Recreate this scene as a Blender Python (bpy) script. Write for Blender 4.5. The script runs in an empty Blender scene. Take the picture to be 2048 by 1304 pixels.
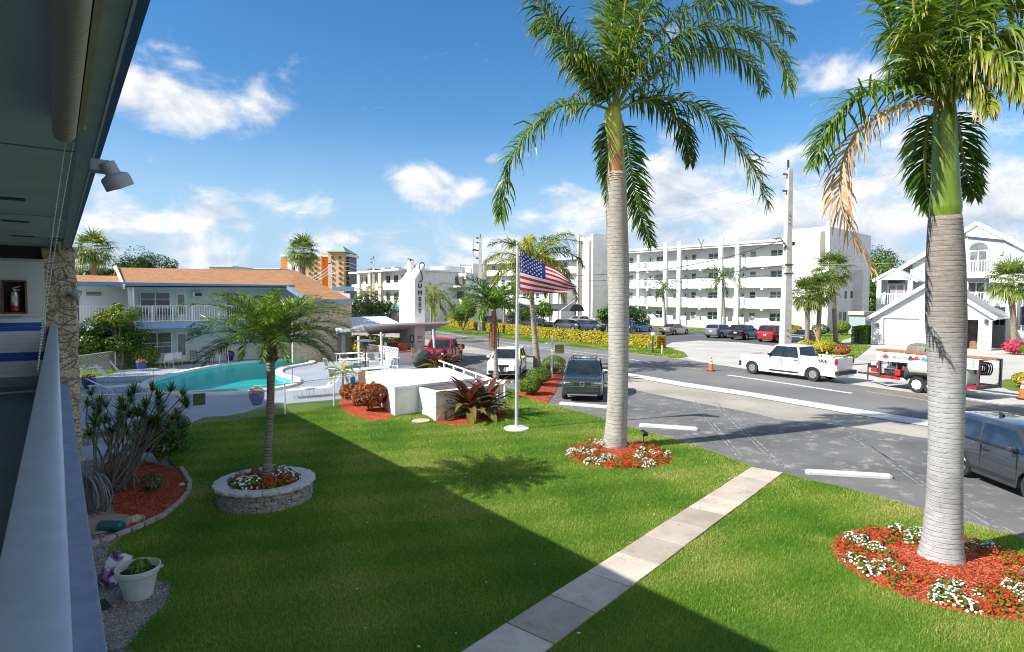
import bpy, bmesh, math, random
import numpy as np
from mathutils import Vector, Matrix, Euler
R = math.radians
rnd = random.Random(7)
rng = np.random.default_rng(7)
sc = bpy.context.scene
COL = sc.collection

# ------------------------------------------------------------------ camera
FOC, CX, CY = 1200.0, 1024.0, 652.0
CAMP = Vector((0, 0, 4.5))
YAW, PITCH, ROLL = R(37.2), R(-2.58), R(0.3)
CROT = Euler((R(90) + PITCH, 0, -YAW)).to_matrix() @ Matrix.Rotation(ROLL, 3, 'Z')
cd = bpy.data.cameras.new("camera")
cam = bpy.data.objects.new("camera", cd); COL.objects.link(cam)
cam.matrix_world = Matrix.Translation(CAMP) @ CROT.to_4x4()
cd.sensor_width = 36; cd.lens = 36 * FOC / 2048; cd.clip_end = 5000; cd.clip_start = 0.02
sc.camera = cam
FWD = Vector((math.sin(YAW), math.cos(YAW), 0)); RGT = Vector((math.cos(YAW), -math.sin(YAW), 0))

def ray(x, y):
    return CROT @ Vector(((x - CX) / FOC, -(y - CY) / FOC, -1))
def G(x, y, z=0.0):                    # the point of height z seen at this place of the photograph
    d = ray(x, y); t = (z - CAMP.z) / d.z
    return CAMP + d * t
def At(x, y, D):                       # the point D metres ahead
    d = ray(x, y); return CAMP + d * (D / d.dot(FWD))
def depth(p): return (Vector(p) - CAMP).dot(FWD)
def Zt(x, y, base): return At(x, y, depth(base)).z
def ppm(p): return FOC / depth(p)      # photograph pixels per metre there

# ------------------------------------------------------------------ light
SUN_EL, SHD = R(38), Vector((0.968, -0.254, 0)).normalized()
TOSUN = Vector((-SHD.x * math.cos(SUN_EL), -SHD.y * math.cos(SUN_EL), math.sin(SUN_EL)))
sl = bpy.data.lights.new("sun", 'SUN'); sl.energy = 4.9; sl.angle = R(0.55); sl.color = (1, .955, .88)
so = bpy.data.objects.new("sun", sl); COL.objects.link(so)
so.rotation_euler = TOSUN.to_track_quat('Z', 'Y').to_euler(); so.location = (-30, 10, 40)
sc.view_settings.view_transform = 'Standard'; sc.view_settings.look = 'None'
sc.view_settings.exposure = 0.66; sc.view_settings.gamma = 1
sc.render.film_transparent = False
cy = sc.cycles
try:
    cy.use_adaptive_sampling = True; cy.adaptive_threshold = 0.02; cy.use_denoising = True
    cy.denoiser = 'OPENIMAGEDENOISE'; cy.denoising_prefilter = 'ACCURATE'
    cy.max_bounces = 8; cy.transparent_max_bounces = 24; cy.sample_clamp_indirect = 6
    cy.diffuse_bounces = 3; cy.glossy_bounces = 3; cy.caustics_reflective = False; cy.caustics_refractive = False; cy.filter_width = 1.05; cy.adaptive_threshold = .012
except Exception: pass

class NT:
    """short hand for node trees"""
    def __init__(s, tree): s.t = tree
    def n(s, kind, ins=None, **kw):
        nd = s.t.nodes.new(kind)
        for k, v in kw.items(): setattr(nd, k, v)
        for k, v in (ins or {}).items():
            if isinstance(v, bpy.types.NodeSocket): s.t.links.new(v, nd.inputs[k])
            else: nd.inputs[k].default_value = v
        return nd
    def m(s, op, a, b=0.0, c=None, clamp=False):
        nd = s.t.nodes.new('ShaderNodeMath'); nd.operation = op; nd.use_clamp = clamp
        for i, v in enumerate((a, b) if c is None else (a, b, c)):
            if isinstance(v, bpy.types.NodeSocket): s.t.links.new(v, nd.inputs[i])
            else: nd.inputs[i].default_value = v
        return nd.outputs[0]
    def mixc(s, f, a, b, mode='MIX'):
        nd = s.t.nodes.new('ShaderNodeMix'); nd.data_type = 'RGBA'; nd.blend_type = mode
        for i, v in ((0, f), (6, a), (7, b)):
            if isinstance(v, bpy.types.NodeSocket): s.t.links.new(v, nd.inputs[i])
            else: nd.inputs[i].default_value = v if i == 0 else (*v, 1)
        return nd.outputs[2]
    def ss(s, x, lo, hi):
        nd = s.t.nodes.new('ShaderNodeMapRange'); nd.interpolation_type = 'SMOOTHSTEP'
        s.t.links.new(x, nd.inputs[0]); nd.inputs[1].default_value = lo; nd.inputs[2].default_value = hi
        return nd.outputs[0]

w = bpy.data.worlds.new("World"); sc.world = w; w.use_nodes = True
T = NT(w.node_tree); T.t.nodes.clear()
sky = T.n('ShaderNodeTexSky', sky_type='NISHITA', sun_disc=False, sun_elevation=SUN_EL,
          sun_rotation=math.atan2(TOSUN.x, TOSUN.y), air_density=1.0, dust_density=0.15, ozone_density=2.6)
hs = T.n('ShaderNodeHueSaturation', {'Saturation': 1.3, 'Value': .93, 'Color': sky.outputs[0]})
tc = T.n('ShaderNodeTexCoord').outputs['Generated']
CL = [(330,195,115,62,1.0),(430,225,130,52,1.0),(545,232,95,40,.8),(300,180,70,40,.6),(410,430,85,48,1.0),(480,452,60,26,.8),(600,425,90,16,.45),
      (845,360,80,36,1.05),(915,395,70,40,.95),(690,472,80,32,.9),(545,508,60,12,.5),(800,505,140,60,.62),(930,520,170,46,.7),
      (1000,318,70,26,.5),(1110,312,50,20,.45),(1020,490,50,34,.9),(1130,410,90,46,.95),(1230,430,130,50,1.0),(1180,365,70,24,.45),
      (1390,385,150,70,1.1),(1480,420,170,70,1.1),(1430,320,90,36,.7),(1600,440,260,90,1.05),(1800,360,240,95,1.0),(1950,420,240,120,1.1),
      (1650,140,85,52,.85),(1730,150,90,44,.75),(2050,330,140,80,.9),(1700,520,420,60,1.0),(1300,470,260,60,1.0),(1060,440,90,40,.8),(1500,350,200,60,1.0),(1700,430,200,110,1.1),(560,440,60,18,.5),(1750,250,120,60,.6),(650,510,170,30,.4),
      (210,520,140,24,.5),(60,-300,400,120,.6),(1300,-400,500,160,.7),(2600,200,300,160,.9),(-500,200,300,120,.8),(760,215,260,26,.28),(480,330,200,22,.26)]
acc = None
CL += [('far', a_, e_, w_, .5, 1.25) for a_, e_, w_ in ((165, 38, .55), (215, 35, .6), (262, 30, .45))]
for q_ in CL:
    if q_[0] == 'far':        # unseen clouds added as fill light: bearing, elevation, width, height in radians
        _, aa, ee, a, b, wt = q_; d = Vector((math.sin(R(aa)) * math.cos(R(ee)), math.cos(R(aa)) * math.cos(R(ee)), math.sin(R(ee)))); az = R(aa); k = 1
    else:
        x, y, a, b, wt = q_; d = ray(x, y); d.normalize(); az = math.atan2(d.x, d.y); k = 1 / (FOC * math.sqrt(1 + ((x - CX) / FOC) ** 2))
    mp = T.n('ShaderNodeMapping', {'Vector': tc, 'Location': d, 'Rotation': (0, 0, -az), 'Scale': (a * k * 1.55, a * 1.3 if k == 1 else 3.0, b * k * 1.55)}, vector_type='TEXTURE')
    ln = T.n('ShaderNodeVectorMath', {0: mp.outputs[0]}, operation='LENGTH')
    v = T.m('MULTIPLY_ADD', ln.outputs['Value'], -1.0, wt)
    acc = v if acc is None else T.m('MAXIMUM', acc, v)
# world directions flattened towards the horizon, so far clouds look like far clouds
st = T.n('ShaderNodeMapping', {'Vector': tc, 'Scale': (1, 1, 1.7)})
n1 = T.n('ShaderNodeTexNoise', {'Vector': st.outputs[0], 'Scale': 9.0, 'Detail': 9.0, 'Roughness': .58, 'Distortion': .35})
off = T.n('ShaderNodeVectorMath', {0: st.outputs[0], 1: (TOSUN.x * .02, TOSUN.y * .02, .045)}, operation='ADD')
n2 = T.n('ShaderNodeTexNoise', {'Vector': off.outputs[0], 'Scale': 9.0, 'Detail': 6.0, 'Roughness': .58, 'Distortion': .35})
sz = T.n('ShaderNodeSeparateXYZ', {0: tc}); band = T.m('MULTIPLY', T.ss(sz.outputs[2], -.02, .05), T.m('SUBTRACT', 1.0, T.ss(sz.outputs[2], .07, .24)))
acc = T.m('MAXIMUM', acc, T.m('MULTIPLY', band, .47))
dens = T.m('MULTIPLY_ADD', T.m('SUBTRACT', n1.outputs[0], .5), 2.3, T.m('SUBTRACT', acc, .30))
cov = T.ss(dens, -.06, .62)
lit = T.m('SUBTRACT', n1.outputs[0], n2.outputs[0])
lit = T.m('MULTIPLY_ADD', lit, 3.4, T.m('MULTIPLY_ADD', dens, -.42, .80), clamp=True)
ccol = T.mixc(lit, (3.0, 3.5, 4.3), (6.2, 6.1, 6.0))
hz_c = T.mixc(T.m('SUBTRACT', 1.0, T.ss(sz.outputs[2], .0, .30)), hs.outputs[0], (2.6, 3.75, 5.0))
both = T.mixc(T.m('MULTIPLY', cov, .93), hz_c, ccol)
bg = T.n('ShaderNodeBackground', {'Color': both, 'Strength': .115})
T.n('ShaderNodeOutputWorld', {'Surface': bg.outputs[0]})

# ------------------------------------------------------------------ materials
MATS = {}
def P(name, col, rough=.6, metal=0.0, var=.12, vs=6.0, bump=0.0, bs=40.0, spec=.5, coat=0.0, col2=None, det=5.0):
    """plain procedural material: noise-mottled colour, optional bump"""
    if name in MATS: return MATS[name]
    m = bpy.data.materials.new(name); m.use_nodes = True; T = NT(m.node_tree)
    bs_ = m.node_tree.nodes['Principled BSDF']
    tc = T.n('ShaderNodeTexCoord').outputs['Object']
    nz = T.n('ShaderNodeTexNoise', {'Vector': tc, 'Scale': vs, 'Detail': det, 'Roughness': .6})
    f = T.ss(nz.outputs[0], .3, .7)
    lo = col2 if col2 else tuple(c * (1 - var) for c in col)
    hi = col if col2 else tuple(min(1, c * (1 + var)) for c in col)
    T.t.links.new(T.mixc(f, lo, hi), bs_.inputs['Base Color'])
    bs_.inputs['Roughness'].default_value = rough; bs_.inputs['Metallic'].default_value = metal
    bs_.inputs['Specular IOR Level'].default_value = spec; bs_.inputs['Coat Weight'].default_value = coat
    if bump:
        nb = T.n('ShaderNodeTexNoise', {'Vector': tc, 'Scale': bs, 'Detail': 4.0})
        b = T.n('ShaderNodeBump', {'Strength': bump, 'Distance': .02, 'Height': nb.outputs[0]})
        T.t.links.new(b.outputs[0], bs_.inputs['Normal'])
    MATS[name] = m; return m

def leafmat(name, cols, trans=.3, rough=.45, spec=.4, sheen=None):
    """cols: colours along the vertex attribute 'c' (0..1)"""
    if name in MATS: return MATS[name]
    m = bpy.data.materials.new(name); m.use_nodes = True; T = NT(m.node_tree)
    b = m.node_tree.nodes['Principled BSDF']; out = m.node_tree.nodes['Material Output']
    at = T.n('ShaderNodeAttribute', attribute_name='c')
    rp = T.n('ShaderNodeValToRGB', {'Fac': at.outputs['Fac']})
    el = rp.color_ramp.elements
    while len(el) < len(cols): el.new(.5)
    for i, c in enumerate(cols):
        el[i].position = c[3] if len(c) > 3 else i / (len(cols) - 1); el[i].color = (*c[:3], 1)
    T.t.links.new(rp.outputs[0], b.inputs['Base Color'])
    b.inputs['Roughness'].default_value = rough; b.inputs['Specular IOR Level'].default_value = spec
    tcol = T.mixc(1.0, rp.outputs[0], (1.5, 1.45, .6), 'MULTIPLY')
    tr = T.n('ShaderNodeBsdfTranslucent', {'Color': tcol})
    mx = T.n('ShaderNodeMixShader', {0: trans, 1: b.outputs[0], 2: tr.outputs[0]})
    T.t.links.new(mx.outputs[0], out.inputs[0])
    MATS[name] = m; return m

def custom(name):
    m = bpy.data.materials.new(name); m.use_nodes = True; MATS[name] = m
    return m, NT(m.node_tree), m.node_tree.nodes['Principled BSDF']

# ------------------------------------------------------------------ objects
def tag(o, label=None, cat=None, group=None, kind=None):
    if label: o['label'] = label
    if cat: o['category'] = cat
    if group: o['group'] = group
    if kind: o['kind'] = kind
    return o
def thing(name, label, cat, loc=(0, 0, 0), rz=0.0, group=None):
    o = bpy.data.objects.new(name, None); o.empty_display_size = .2; COL.objects.link(o)
    o.location = loc; o.rotation_euler = (0, 0, rz)
    return tag(o, label, cat, group)
def link(name, me, parent=None, world=False):
    o = bpy.data.objects.new(name, me); COL.objects.link(o)
    if parent is not None:
        o.parent = parent
        if world:      # vertices were given in world space: bring them into the parent's own space
            Mi = world_matrix(parent).inverted()
            if hasattr(me, 'transform'): me.transform(Mi)
    return o
def world_matrix(o):
    m = Matrix.LocRotScale(o.location, o.rotation_euler, o.scale)
    return world_matrix(o.parent) @ m if o.parent else m
def copy_tree(o, parent=None):
    c = o.copy(); COL.objects.link(c); c.parent = parent
    for ch in list(o.children): copy_tree(ch, c)
    return c

class MB:
    def __init__(s): s.v = []; s.f = []; s.mi = []; s.k = 0
    def mat(s, k): s.k = k; return s
    def add(s, vs, fs):
        n = len(s.v); s.v += [tuple(v) for v in vs]
        for f in fs: s.f.append(tuple(i + n for i in f)); s.mi.append(s.k)
        return s
    def box(s, c, d, rz=0.0, M=None):
        hx, hy, hz = d[0] / 2, d[1] / 2, d[2] / 2
        p = [Vector((x, y, z)) for z in (-hz, hz) for x, y in ((-hx, -hy), (hx, -hy), (hx, hy), (-hx, hy))]
        Q = Matrix.Rotation(rz, 3, 'Z') if M is None else M
        c = Vector(c)
        return s.add([Q @ q + c for q in p], [(3, 2, 1, 0), (4, 5, 6, 7), (0, 1, 5, 4), (1, 2, 6, 5), (2, 3, 7, 6), (3, 0, 4, 7)])
    def bar(s, a, b, wd, ht=None):          # square bar from a to b
        a = Vector(a); b = Vector(b); d = b - a
        if d.length < 1e-6: return s
        q = d.to_track_quat('X', 'Z').to_matrix()
        return s.box((a + b) / 2, (d.length, wd, ht or wd), M=q)
    def tube(s, pts, r, n=8, cap=True):
        pts = [Vector(p) for p in pts]; rr = r if isinstance(r, (list, tuple)) else [r] * len(pts)
        base = len(s.v); prev = None
        for i, p in enumerate(pts):
            t = (pts[min(i + 1, len(pts) - 1)] - pts[max(i - 1, 0)]).normalized()
            if prev is None:
                u = t.cross(Vector((0, 0, 1)))
                if u.length < .05: u = t.cross(Vector((0, 1, 0)))
                u.normalize()
            else:
                u = (prev - t * prev.dot(t)).normalized()
            prev = u; v = t.cross(u)
            for k in range(n):
                a = 2 * math.pi * k / n
                s.v.append(tuple(p + (u * math.cos(a) + v * math.sin(a)) * rr[i]))
        for i in range(len(pts) - 1):
            for k in range(n):
                a = base + i * n + k; b = base + i * n + (k + 1) % n
                s.f.append((a, b, b + n, a + n)); s.mi.append(s.k)
        if cap:
            s.f.append(tuple(base + k for k in range(n))[::-1]); s.mi.append(s.k)
            e = base + (len(pts) - 1) * n
            s.f.append(tuple(e + k for k in range(n))); s.mi.append(s.k)
        return s
    def lathe(s, c, prof, n=20, M=None, cap=True):       # prof: (radius, z) from bottom to top
        c = Vector(c); base = len(s.v)
        for r, z in prof:
            for k in range(n):
                a = 2 * math.pi * k / n; q = Vector((r * math.cos(a), r * math.sin(a), z))
                s.v.append(tuple(c + (M @ q if M else q)))
        for i in range(len(prof) - 1):
            for k in range(n):
                a = base + i * n + k; b = base + i * n + (k + 1) % n
                s.f.append((a, b, b + n, a + n)); s.mi.append(s.k)
        for e, rev in ((base, 1), (base + (len(prof) - 1) * n, 0)):
            if cap and prof[0 if rev else -1][0] > 1e-4:
                q = tuple(e + k for k in range(n)); s.f.append(q[::-1] if rev else q); s.mi.append(s.k)
        return s
    def prism(s, poly, z0, z1):        # vertical prism on an xy polygon, counter-clockwise
        n = len(poly); a = sum(poly[i][0] * poly[(i + 1) % n][1] - poly[(i + 1) % n][0] * poly[i][1] for i in range(n))
        if a < 0: poly = poly[::-1]
        vs = [(p[0], p[1], z0) for p in poly] + [(p[0], p[1], z1) for p in poly]
        return s.add(vs, [tuple(range(n))[::-1], tuple(range(n, 2 * n))] + [(i, (i + 1) % n, n + (i + 1) % n, n + i) for i in range(n)])
    def slab(s, pts, th):              # thin plate through 3D points (top face given), thickness th downwards
        n = len(pts); vs = [Vector(p) for p in pts] + [Vector(p) - Vector((0, 0, th)) for p in pts]
        return s.add(vs, [tuple(range(n)), tuple(range(n, 2 * n))[::-1]] + [(i, n + i, n + (i + 1) % n, (i + 1) % n) for i in range(n)])
    def build(s, name, mats, parent=None, smooth=False, world=False, bevel=0.0, recalc=True, ngon=False):
        me = bpy.data.meshes.new(name); me.from_pydata(s.v, [], s.f)
        mats = mats if isinstance(mats, (list, tuple)) else [mats]
        for m in mats: me.materials.append(m)
        if len(mats) > 1: me.polygons.foreach_set('material_index', s.mi)
        if recalc or bevel:
            bm = bmesh.new(); bm.from_mesh(me)
            if bevel:
                bmesh.ops.bevel(bm, geom=[e for e in bm.edges if len(e.link_faces) == 2 and e.calc_face_angle(0) > .5], offset=bevel, segments=2, profile=.6, affect='EDGES', clamp_overlap=True)
            bmesh.ops.recalc_face_normals(bm, faces=bm.faces)
            if ngon: bmesh.ops.triangulate(bm, faces=[f for f in bm.faces if len(f.verts) > 4])
            bm.to_mesh(me); bm.free()
        if smooth:
            me.polygons.foreach_set('use_smooth', [True] * len(me.polygons))
            if smooth != 'all': me.set_sharp_from_angle(angle=R(38 if smooth is True else smooth))
        me.update()
        return link(name, me, parent, world)

def npmesh(name, V, F, mat, parent=None, world=False, c=None, smooth=False):
    """fast mesh from arrays: V (n,3), F (m,k)"""
    V = np.asarray(V, dtype=np.float32); F = np.asarray(F, dtype=np.int32)
    me = bpy.data.meshes.new(name); k = F.shape[1]
    me.vertices.add(len(V)); me.vertices.foreach_set('co', V.ravel())
    me.loops.add(F.size); me.loops.foreach_set('vertex_index', F.ravel())
    me.polygons.add(len(F)); me.polygons.foreach_set('loop_start', np.arange(0, F.size, k, dtype=np.int32))
    me.polygons.foreach_set('loop_total', np.full(len(F), k, dtype=np.int32))
    if smooth: me.polygons.foreach_set('use_smooth', np.ones(len(F), dtype=bool))
    me.update(calc_edges=True)
    if c is not None:
        a = me.attributes.new('c', 'FLOAT', 'POINT'); a.data.foreach_set('value', np.asarray(c, dtype=np.float32))
    me.materials.append(mat)
    return link(name, me, parent, world)

def catmull(pts, k=6, closed=False):
    pts = [Vector(p) for p in pts]; n = len(pts); out = []
    for i in range(n if closed else n - 1):
        g = (lambda j: pts[j % n]) if closed else (lambda j: pts[max(0, min(n - 1, j))])
        p0, p1, p2, p3 = g(i - 1), g(i), g(i + 1), g(i + 2)
        for t in range(k):
            t /= k
            out.append(.5 * ((2 * p1) + (p2 - p0) * t + (2 * p0 - 5 * p1 + 4 * p2 - p3) * t * t + (3 * p1 - p0 - 3 * p2 + p3) * t ** 3))
    if not closed: out.append(pts[-1])
    return out
def Gp(pl, z=0.0, k=0, closed=True):
    p = [G(x, y, z) for x, y in pl]
    return catmull(p, k, closed) if k else p
def inpoly(P2, poly):
    """vectorised point in polygon: P2 (n,2)"""
    x, y = P2[:, 0], P2[:, 1]; ins = np.zeros(len(P2), bool); n = len(poly)
    for i in range(n):
        x1, y1 = poly[i][0], poly[i][1]; x2, y2 = poly[(i + 1) % n][0], poly[(i + 1) % n][1]
        c = ((y1 > y) != (y2 > y)) & (x < (x2 - x1) * (y - y1) / ((y2 - y1) + 1e-12) + x1)
        ins ^= c
    return ins
def ground(name, pts, z, mat, kind='structure', th=.0, **kw):
    b = MB(); n = len(pts)
    if th: b.prism([(p[0], p[1]) for p in pts], z - th, z)
    else: b.add([(p[0], p[1], z) for p in pts], [tuple(range(n))])
    o = b.build(name, mat, recalc=bool(th), ngon=True)
    if not th:
        bm = bmesh.new(); bm.from_mesh(o.data); bmesh.ops.triangulate(bm, faces=bm.faces)
        bmesh.ops.recalc_face_normals(bm, faces=bm.faces)
        for f in bm.faces:
            if f.normal.z < 0: f.normal_flip()
        bm.to_mesh(o.data); bm.free()
    return tag(o, kind=kind, **kw)
def textobj(name, body, size, mat, parent, loc, rot, ext=.01, font_align='CENTER', bold=0.0):
    cu = bpy.data.curves.new(name, 'FONT'); cu.body = body; cu.size = size; cu.extrude = ext; cu.offset = bold
    cu.align_x = font_align; cu.align_y = 'CENTER'; cu.materials.append(mat)
    o = bpy.data.objects.new(name, cu); COL.objects.link(o); o.parent = parent; o.location = loc; o.rotation_euler = rot
    return o
# ------------------------------------------------------------------ surface materials
def surf(name, c1, c2, c3=None, s1=.35, s2=30.0, bump=.3, rough=.9, dist=.01, w3=(.56, .66), s3=2.0, det=8.0):
    if name in MATS: return MATS[name]
    m, T, b = custom(name)
    tc = T.n('ShaderNodeNewGeometry').outputs['Position']
    a = T.n('ShaderNodeTexNoise', {'Vector': tc, 'Scale': s1, 'Detail': 4.0, 'Roughness': .6})
    f = T.n('ShaderNodeTexNoise', {'Vector': tc, 'Scale': s2, 'Detail': det, 'Roughness': .75})
    k = T.m('MULTIPLY_ADD', T.m('SUBTRACT', f.outputs[0], .5), 1.5, T.ss(a.outputs[0], .3, .7), clamp=True)
    c = T.mixc(k, c1, c2)
    if c3:
        g = T.n('ShaderNodeTexNoise', {'Vector': tc, 'Scale': s3, 'Detail': 9.0, 'Roughness': .72})
        c = T.mixc(T.ss(g.outputs[0], *w3), c, c3)
    T.t.links.new(c, b.inputs['Base Color']); b.inputs['Roughness'].default_value = rough
    b.inputs['Specular IOR Level'].default_value = .25
    bp = T.n('ShaderNodeBump', {'Strength': bump, 'Distance': dist, 'Height': f.outputs[0]})
    T.t.links.new(bp.outputs[0], b.inputs['Normal'])
    return m
M_ground = surf('ground_soil', (.20, .19, .15), (.30, .28, .22), s1=.05)
M_lawn = surf('lawn_soil', (.05, .13, .012), (.10, .19, .025), s1=.5, s2=22)
M_lot = surf('parking_asphalt', (.112, .112, .114), (.19, .187, .18), (.42, .39, .345), s1=.22, s2=55, bump=.5, w3=(.50, .74), s3=1.6)
M_road = surf('road_asphalt', (.155, .153, .15), (.215, .21, .203), (.30, .288, .27), s1=.15, s2=40, bump=.35, w3=(.60, .82), s3=.5)
M_lot2 = surf('far_lot_asphalt', (.09, .095, .105), (.14, .143, .15), s1=.2, s2=30)
M_apron = surf('sandy_apron', (.31, .28, .235), (.45, .405, .345), (.19, .178, .16), s1=.3, s2=14, w3=(.60, .75), s3=.9)
M_conc = surf('driveway_concrete', (.43, .41, .37), (.54, .515, .47), (.33, .31, .28), s1=.25, s2=12, w3=(.58, .74), s3=.6)
M_curb = surf('worn_white_concrete', (.50, .49, .46), (.66, .65, .61), (.30, .29, .27), s1=1.5, s2=20, w3=(.58, .68), s3=3)
M_deck = surf('pool_deck_paint', (.28, .32, .37), (.36, .40, .445), (.24, .28, .325), s1=.5, s2=18, bump=.15, w3=(.55, .7))
M_coping = surf('coping_white', (.62, .61, .58), (.74, .73, .70), s1=1.5, s2=20, bump=.1)
M_gravel = surf('gravel_base', (.20, .185, .165), (.36, .34, .31), s1=2, s2=45, bump=.9, dist=.02)
M_mulch = surf('red_mulch', (.32, .05, .02), (.52, .105, .042), (.17, .03, .013), s1=3, s2=35, bump=1.0, dist=.03, w3=(.55, .62), s3=14)
M_grassfar = surf('far_grass', (.09, .15, .02), (.17, .22, .035), s1=.6, s2=14, bump=.8, dist=.04)
M_paver = surf('paver_concrete', (.44, .385, .315), (.58, .51, .43), (.32, .275, .22), s1=1.2, s2=18, bump=.2, w3=(.56, .7), s3=1.8)
M_yel = surf('yellow_line_paint', (.62, .42, .06), (.55, .40, .12), (.2, .19, .17), s1=2, s2=20, w3=(.62, .7), s3=4)
M_wline = surf('white_line_paint', (.68, .68, .66), (.55, .55, .54), (.16, .16, .16), s1=2, s2=20, w3=(.62, .7), s3=4)
M_wornline = surf('worn_line_paint', (.38, .385, .39), (.27, .275, .28), (.13, .13, .13), s1=2, s2=20, w3=(.44, .56), s3=6)

# ------------------------------------------------------------------ the ground, outwards to the horizon
ground('concrete_apron', Gp([(560, 632), (700, 640), (780, 642), (1217, 690), (1383, 716), (2500, 880), (2700, 1160), (2048, 1090), (1250, 870), (1090, 800), (860, 745), (780, 725), (640, 690), (560, 660)]), -.045, M_apron)
ground('driveway', Gp([(1300, 690), (1383, 719), (1493, 739), (2048, 816), (2600, 893), (2600, 705), (2048, 700), (1720, 668), (1420, 664)]), -.038, M_conc)
near = [(600, 634), (700, 651), (800, 668), (870, 680), (929, 690), (991, 702), (1261, 746), (1493, 782), (1700, 815), (2048, 869), (2700, 972)]
far = [(2700, 900), (2048, 814), (1700, 767), (1493, 737), (1383, 721), (1217, 700), (1074, 684), (940, 669), (866, 660), (800, 650), (740, 638), (690, 628)]
ground('road', Gp(near + far), -.030, M_road)
ground('curb_strip', Gp([(1180, 733), (1261, 746), (1371, 764), (1493, 782), (1700, 814.5), (2048, 869), (2700, 972), (2700, 990), (2048, 883), (1700, 826), (1493, 791), (1371, 773), (1254, 752), (1180, 738)]), -.020, M_curb)
def stripe(px, wpx=None, wd=.12, z=-.024, mat=None, name='road_marking'):
    p = [G(*q) for q in px]; L = []; Rr = []
    for i, a in enumerate(p):
        t = (p[min(i + 1, len(p) - 1)] - p[max(i - 1, 0)]).normalized(); nn = Vector((-t.y, t.x, 0)) * wd / 2
        L.append(a + nn); Rr.append(a - nn)
    return ground(name, L + Rr[::-1], z, mat or M_wline)
stripe([(870, 662), (940, 674.5), (1060, 691), (1217, 710), (1305, 725.5)], wd=.16)
stripe([(866, 668), (900, 674), (980, 685), (1060, 697)], wd=.2, mat=M_yel)
stripe([(1040, 690), (1130, 704), (1217, 716.5)], wd=.14)
stripe([(1317, 728), (1360, 733), (1405, 738.5)], wd=.13, mat=M_yel)
stripe([(1734, 782), (1795, 790.5), (1856, 800), (2048, 828)], wd=.13, mat=M_yel)
stripe([(1455, 749), (1580, 767), (1704, 785.5)], wd=.34)
stripe([(1930, 796), (2048, 812), (2300, 845)], wd=.2)
# parking lot and its lines
lawn_edge = [(1092, 806), (1135, 818), (1213, 839), (1252, 853), (1312, 868), (1395, 893), (1450, 913), (1500, 932), (1569, 947), (1600, 956), (1700, 978), (1847, 1020), (1921, 1043), (2048, 1076), (2300, 1145)]
ground('parking_lot', Gp([(700, 722), (790, 712), (880, 700), (1000, 712), (1120, 735), (1190, 757), (1254, 776), (1320, 790), (1395, 805), (1490, 822), (1560, 838), (1664, 848), (1800, 868), (2048, 903), (2600, 980)] + [(2300, 1150)] + [(x, y + 2) for x, y in lawn_edge[::-1]] + [(1036, 792), (900, 765)]), -.012, M_lot)
for q in ([(1385, 803), (1425, 853), (1480, 918)], [(1391, 802), (1431, 851), (1486, 914)], [(1426, 806), (1490, 868), (1562, 936)], [(1434, 805), (1499, 867), (1571, 935)],
          [(1700, 870), (1850, 975), (1985, 1052)], [(1714, 872), (1862, 975), (2040, 1071)], [(1680, 850), (1760, 905), (1830, 948)]):
    stripe(q, wd=.05, z=-.008, mat=M_wornline, name='parking_line')
# far side
ground('grass_verge', Gp([(800, 648), (866, 660), (940, 669), (1074, 684), (1217, 700), (1300, 709), (1352, 716), (1376, 712), (1368, 703), (1335, 695), (1218, 680), (1074, 664), (940, 650), (860, 642), (800, 636)]), -.015, M_grassfar)
ground('far_parking_lot', Gp([(760, 622), (860, 634), (1200, 670), (1330, 690), (1345, 684), (1400, 680), (1480, 684), (1560, 692), (1636, 700), (1650, 690), (1636, 674), (1400, 661), (1290, 651), (1100, 634), (800, 614)]), -.025, M_lot2)
ground('front_lawn', Gp([(1180, 640), (1720, 650), (1711, 663), (1640, 668), (1560, 671), (1400, 663), (1290, 654), (1180, 648)]), -.012, M_grassfar)
ground('side_lawn', Gp([(1600, 700), (1640, 712), (1690, 722), (1715, 714), (1736, 697), (1743, 691), (1697, 689), (1679, 685), (1688, 677), (1711, 672), (1712, 662), (1640, 667), (1644, 680), (1650, 690)]), -.010, M_grassfar)
ground('corner_lawn', Gp([(1990, 768), (2020, 779), (2048, 783), (2200, 800), (2200, 760), (2048, 757), (2010, 758)]), -.010, M_grassfar)

# ------------------------------------------------------------------ pool, deck
waterpx = [(300, 772), (311, 763), (337, 754), (389, 742), (453, 731), (518, 724), (570, 721.5), (605, 722), (619, 726), (605, 730), (575, 735), (552, 742), (556, 752), (580, 758), (586, 766), (572, 773), (538, 780), (492, 785.5), (415, 789), (350, 788), (312, 783)]
wp = Gp(waterpx, .0, 5)
cen = sum(wp, Vector()) / len(wp)
def offset(poly, d):
    out = []; n = len(poly)
    for i, p in enumerate(poly):
        t = (poly[(i + 2) % n] - poly[i - 2]).normalized(); nn = Vector((-t.y, t.x, 0))
        out.append(p + nn * d)
    return out
area = sum(wp[i].x * wp[(i + 1) % len(wp)].y - wp[(i + 1) % len(wp)].x * wp[i].y for i in range(len(wp)))
sgn = -1 if area > 0 else 1
rim = offset(wp, .42 * sgn)
deckpx = [(100, 775), (230, 746), (300, 738), (358, 731), (420, 721), (520, 711.5), (600, 706), (640, 701), (700, 699), (780, 712), (870, 728), (800, 742), (745, 760), (700, 795), (660, 800), (570, 808), (528, 812), (492, 824), (456, 831.5), (409, 834), (368, 852), (250, 862), (160, 866), (100, 880)]
dk = Gp(deckpx)
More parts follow.
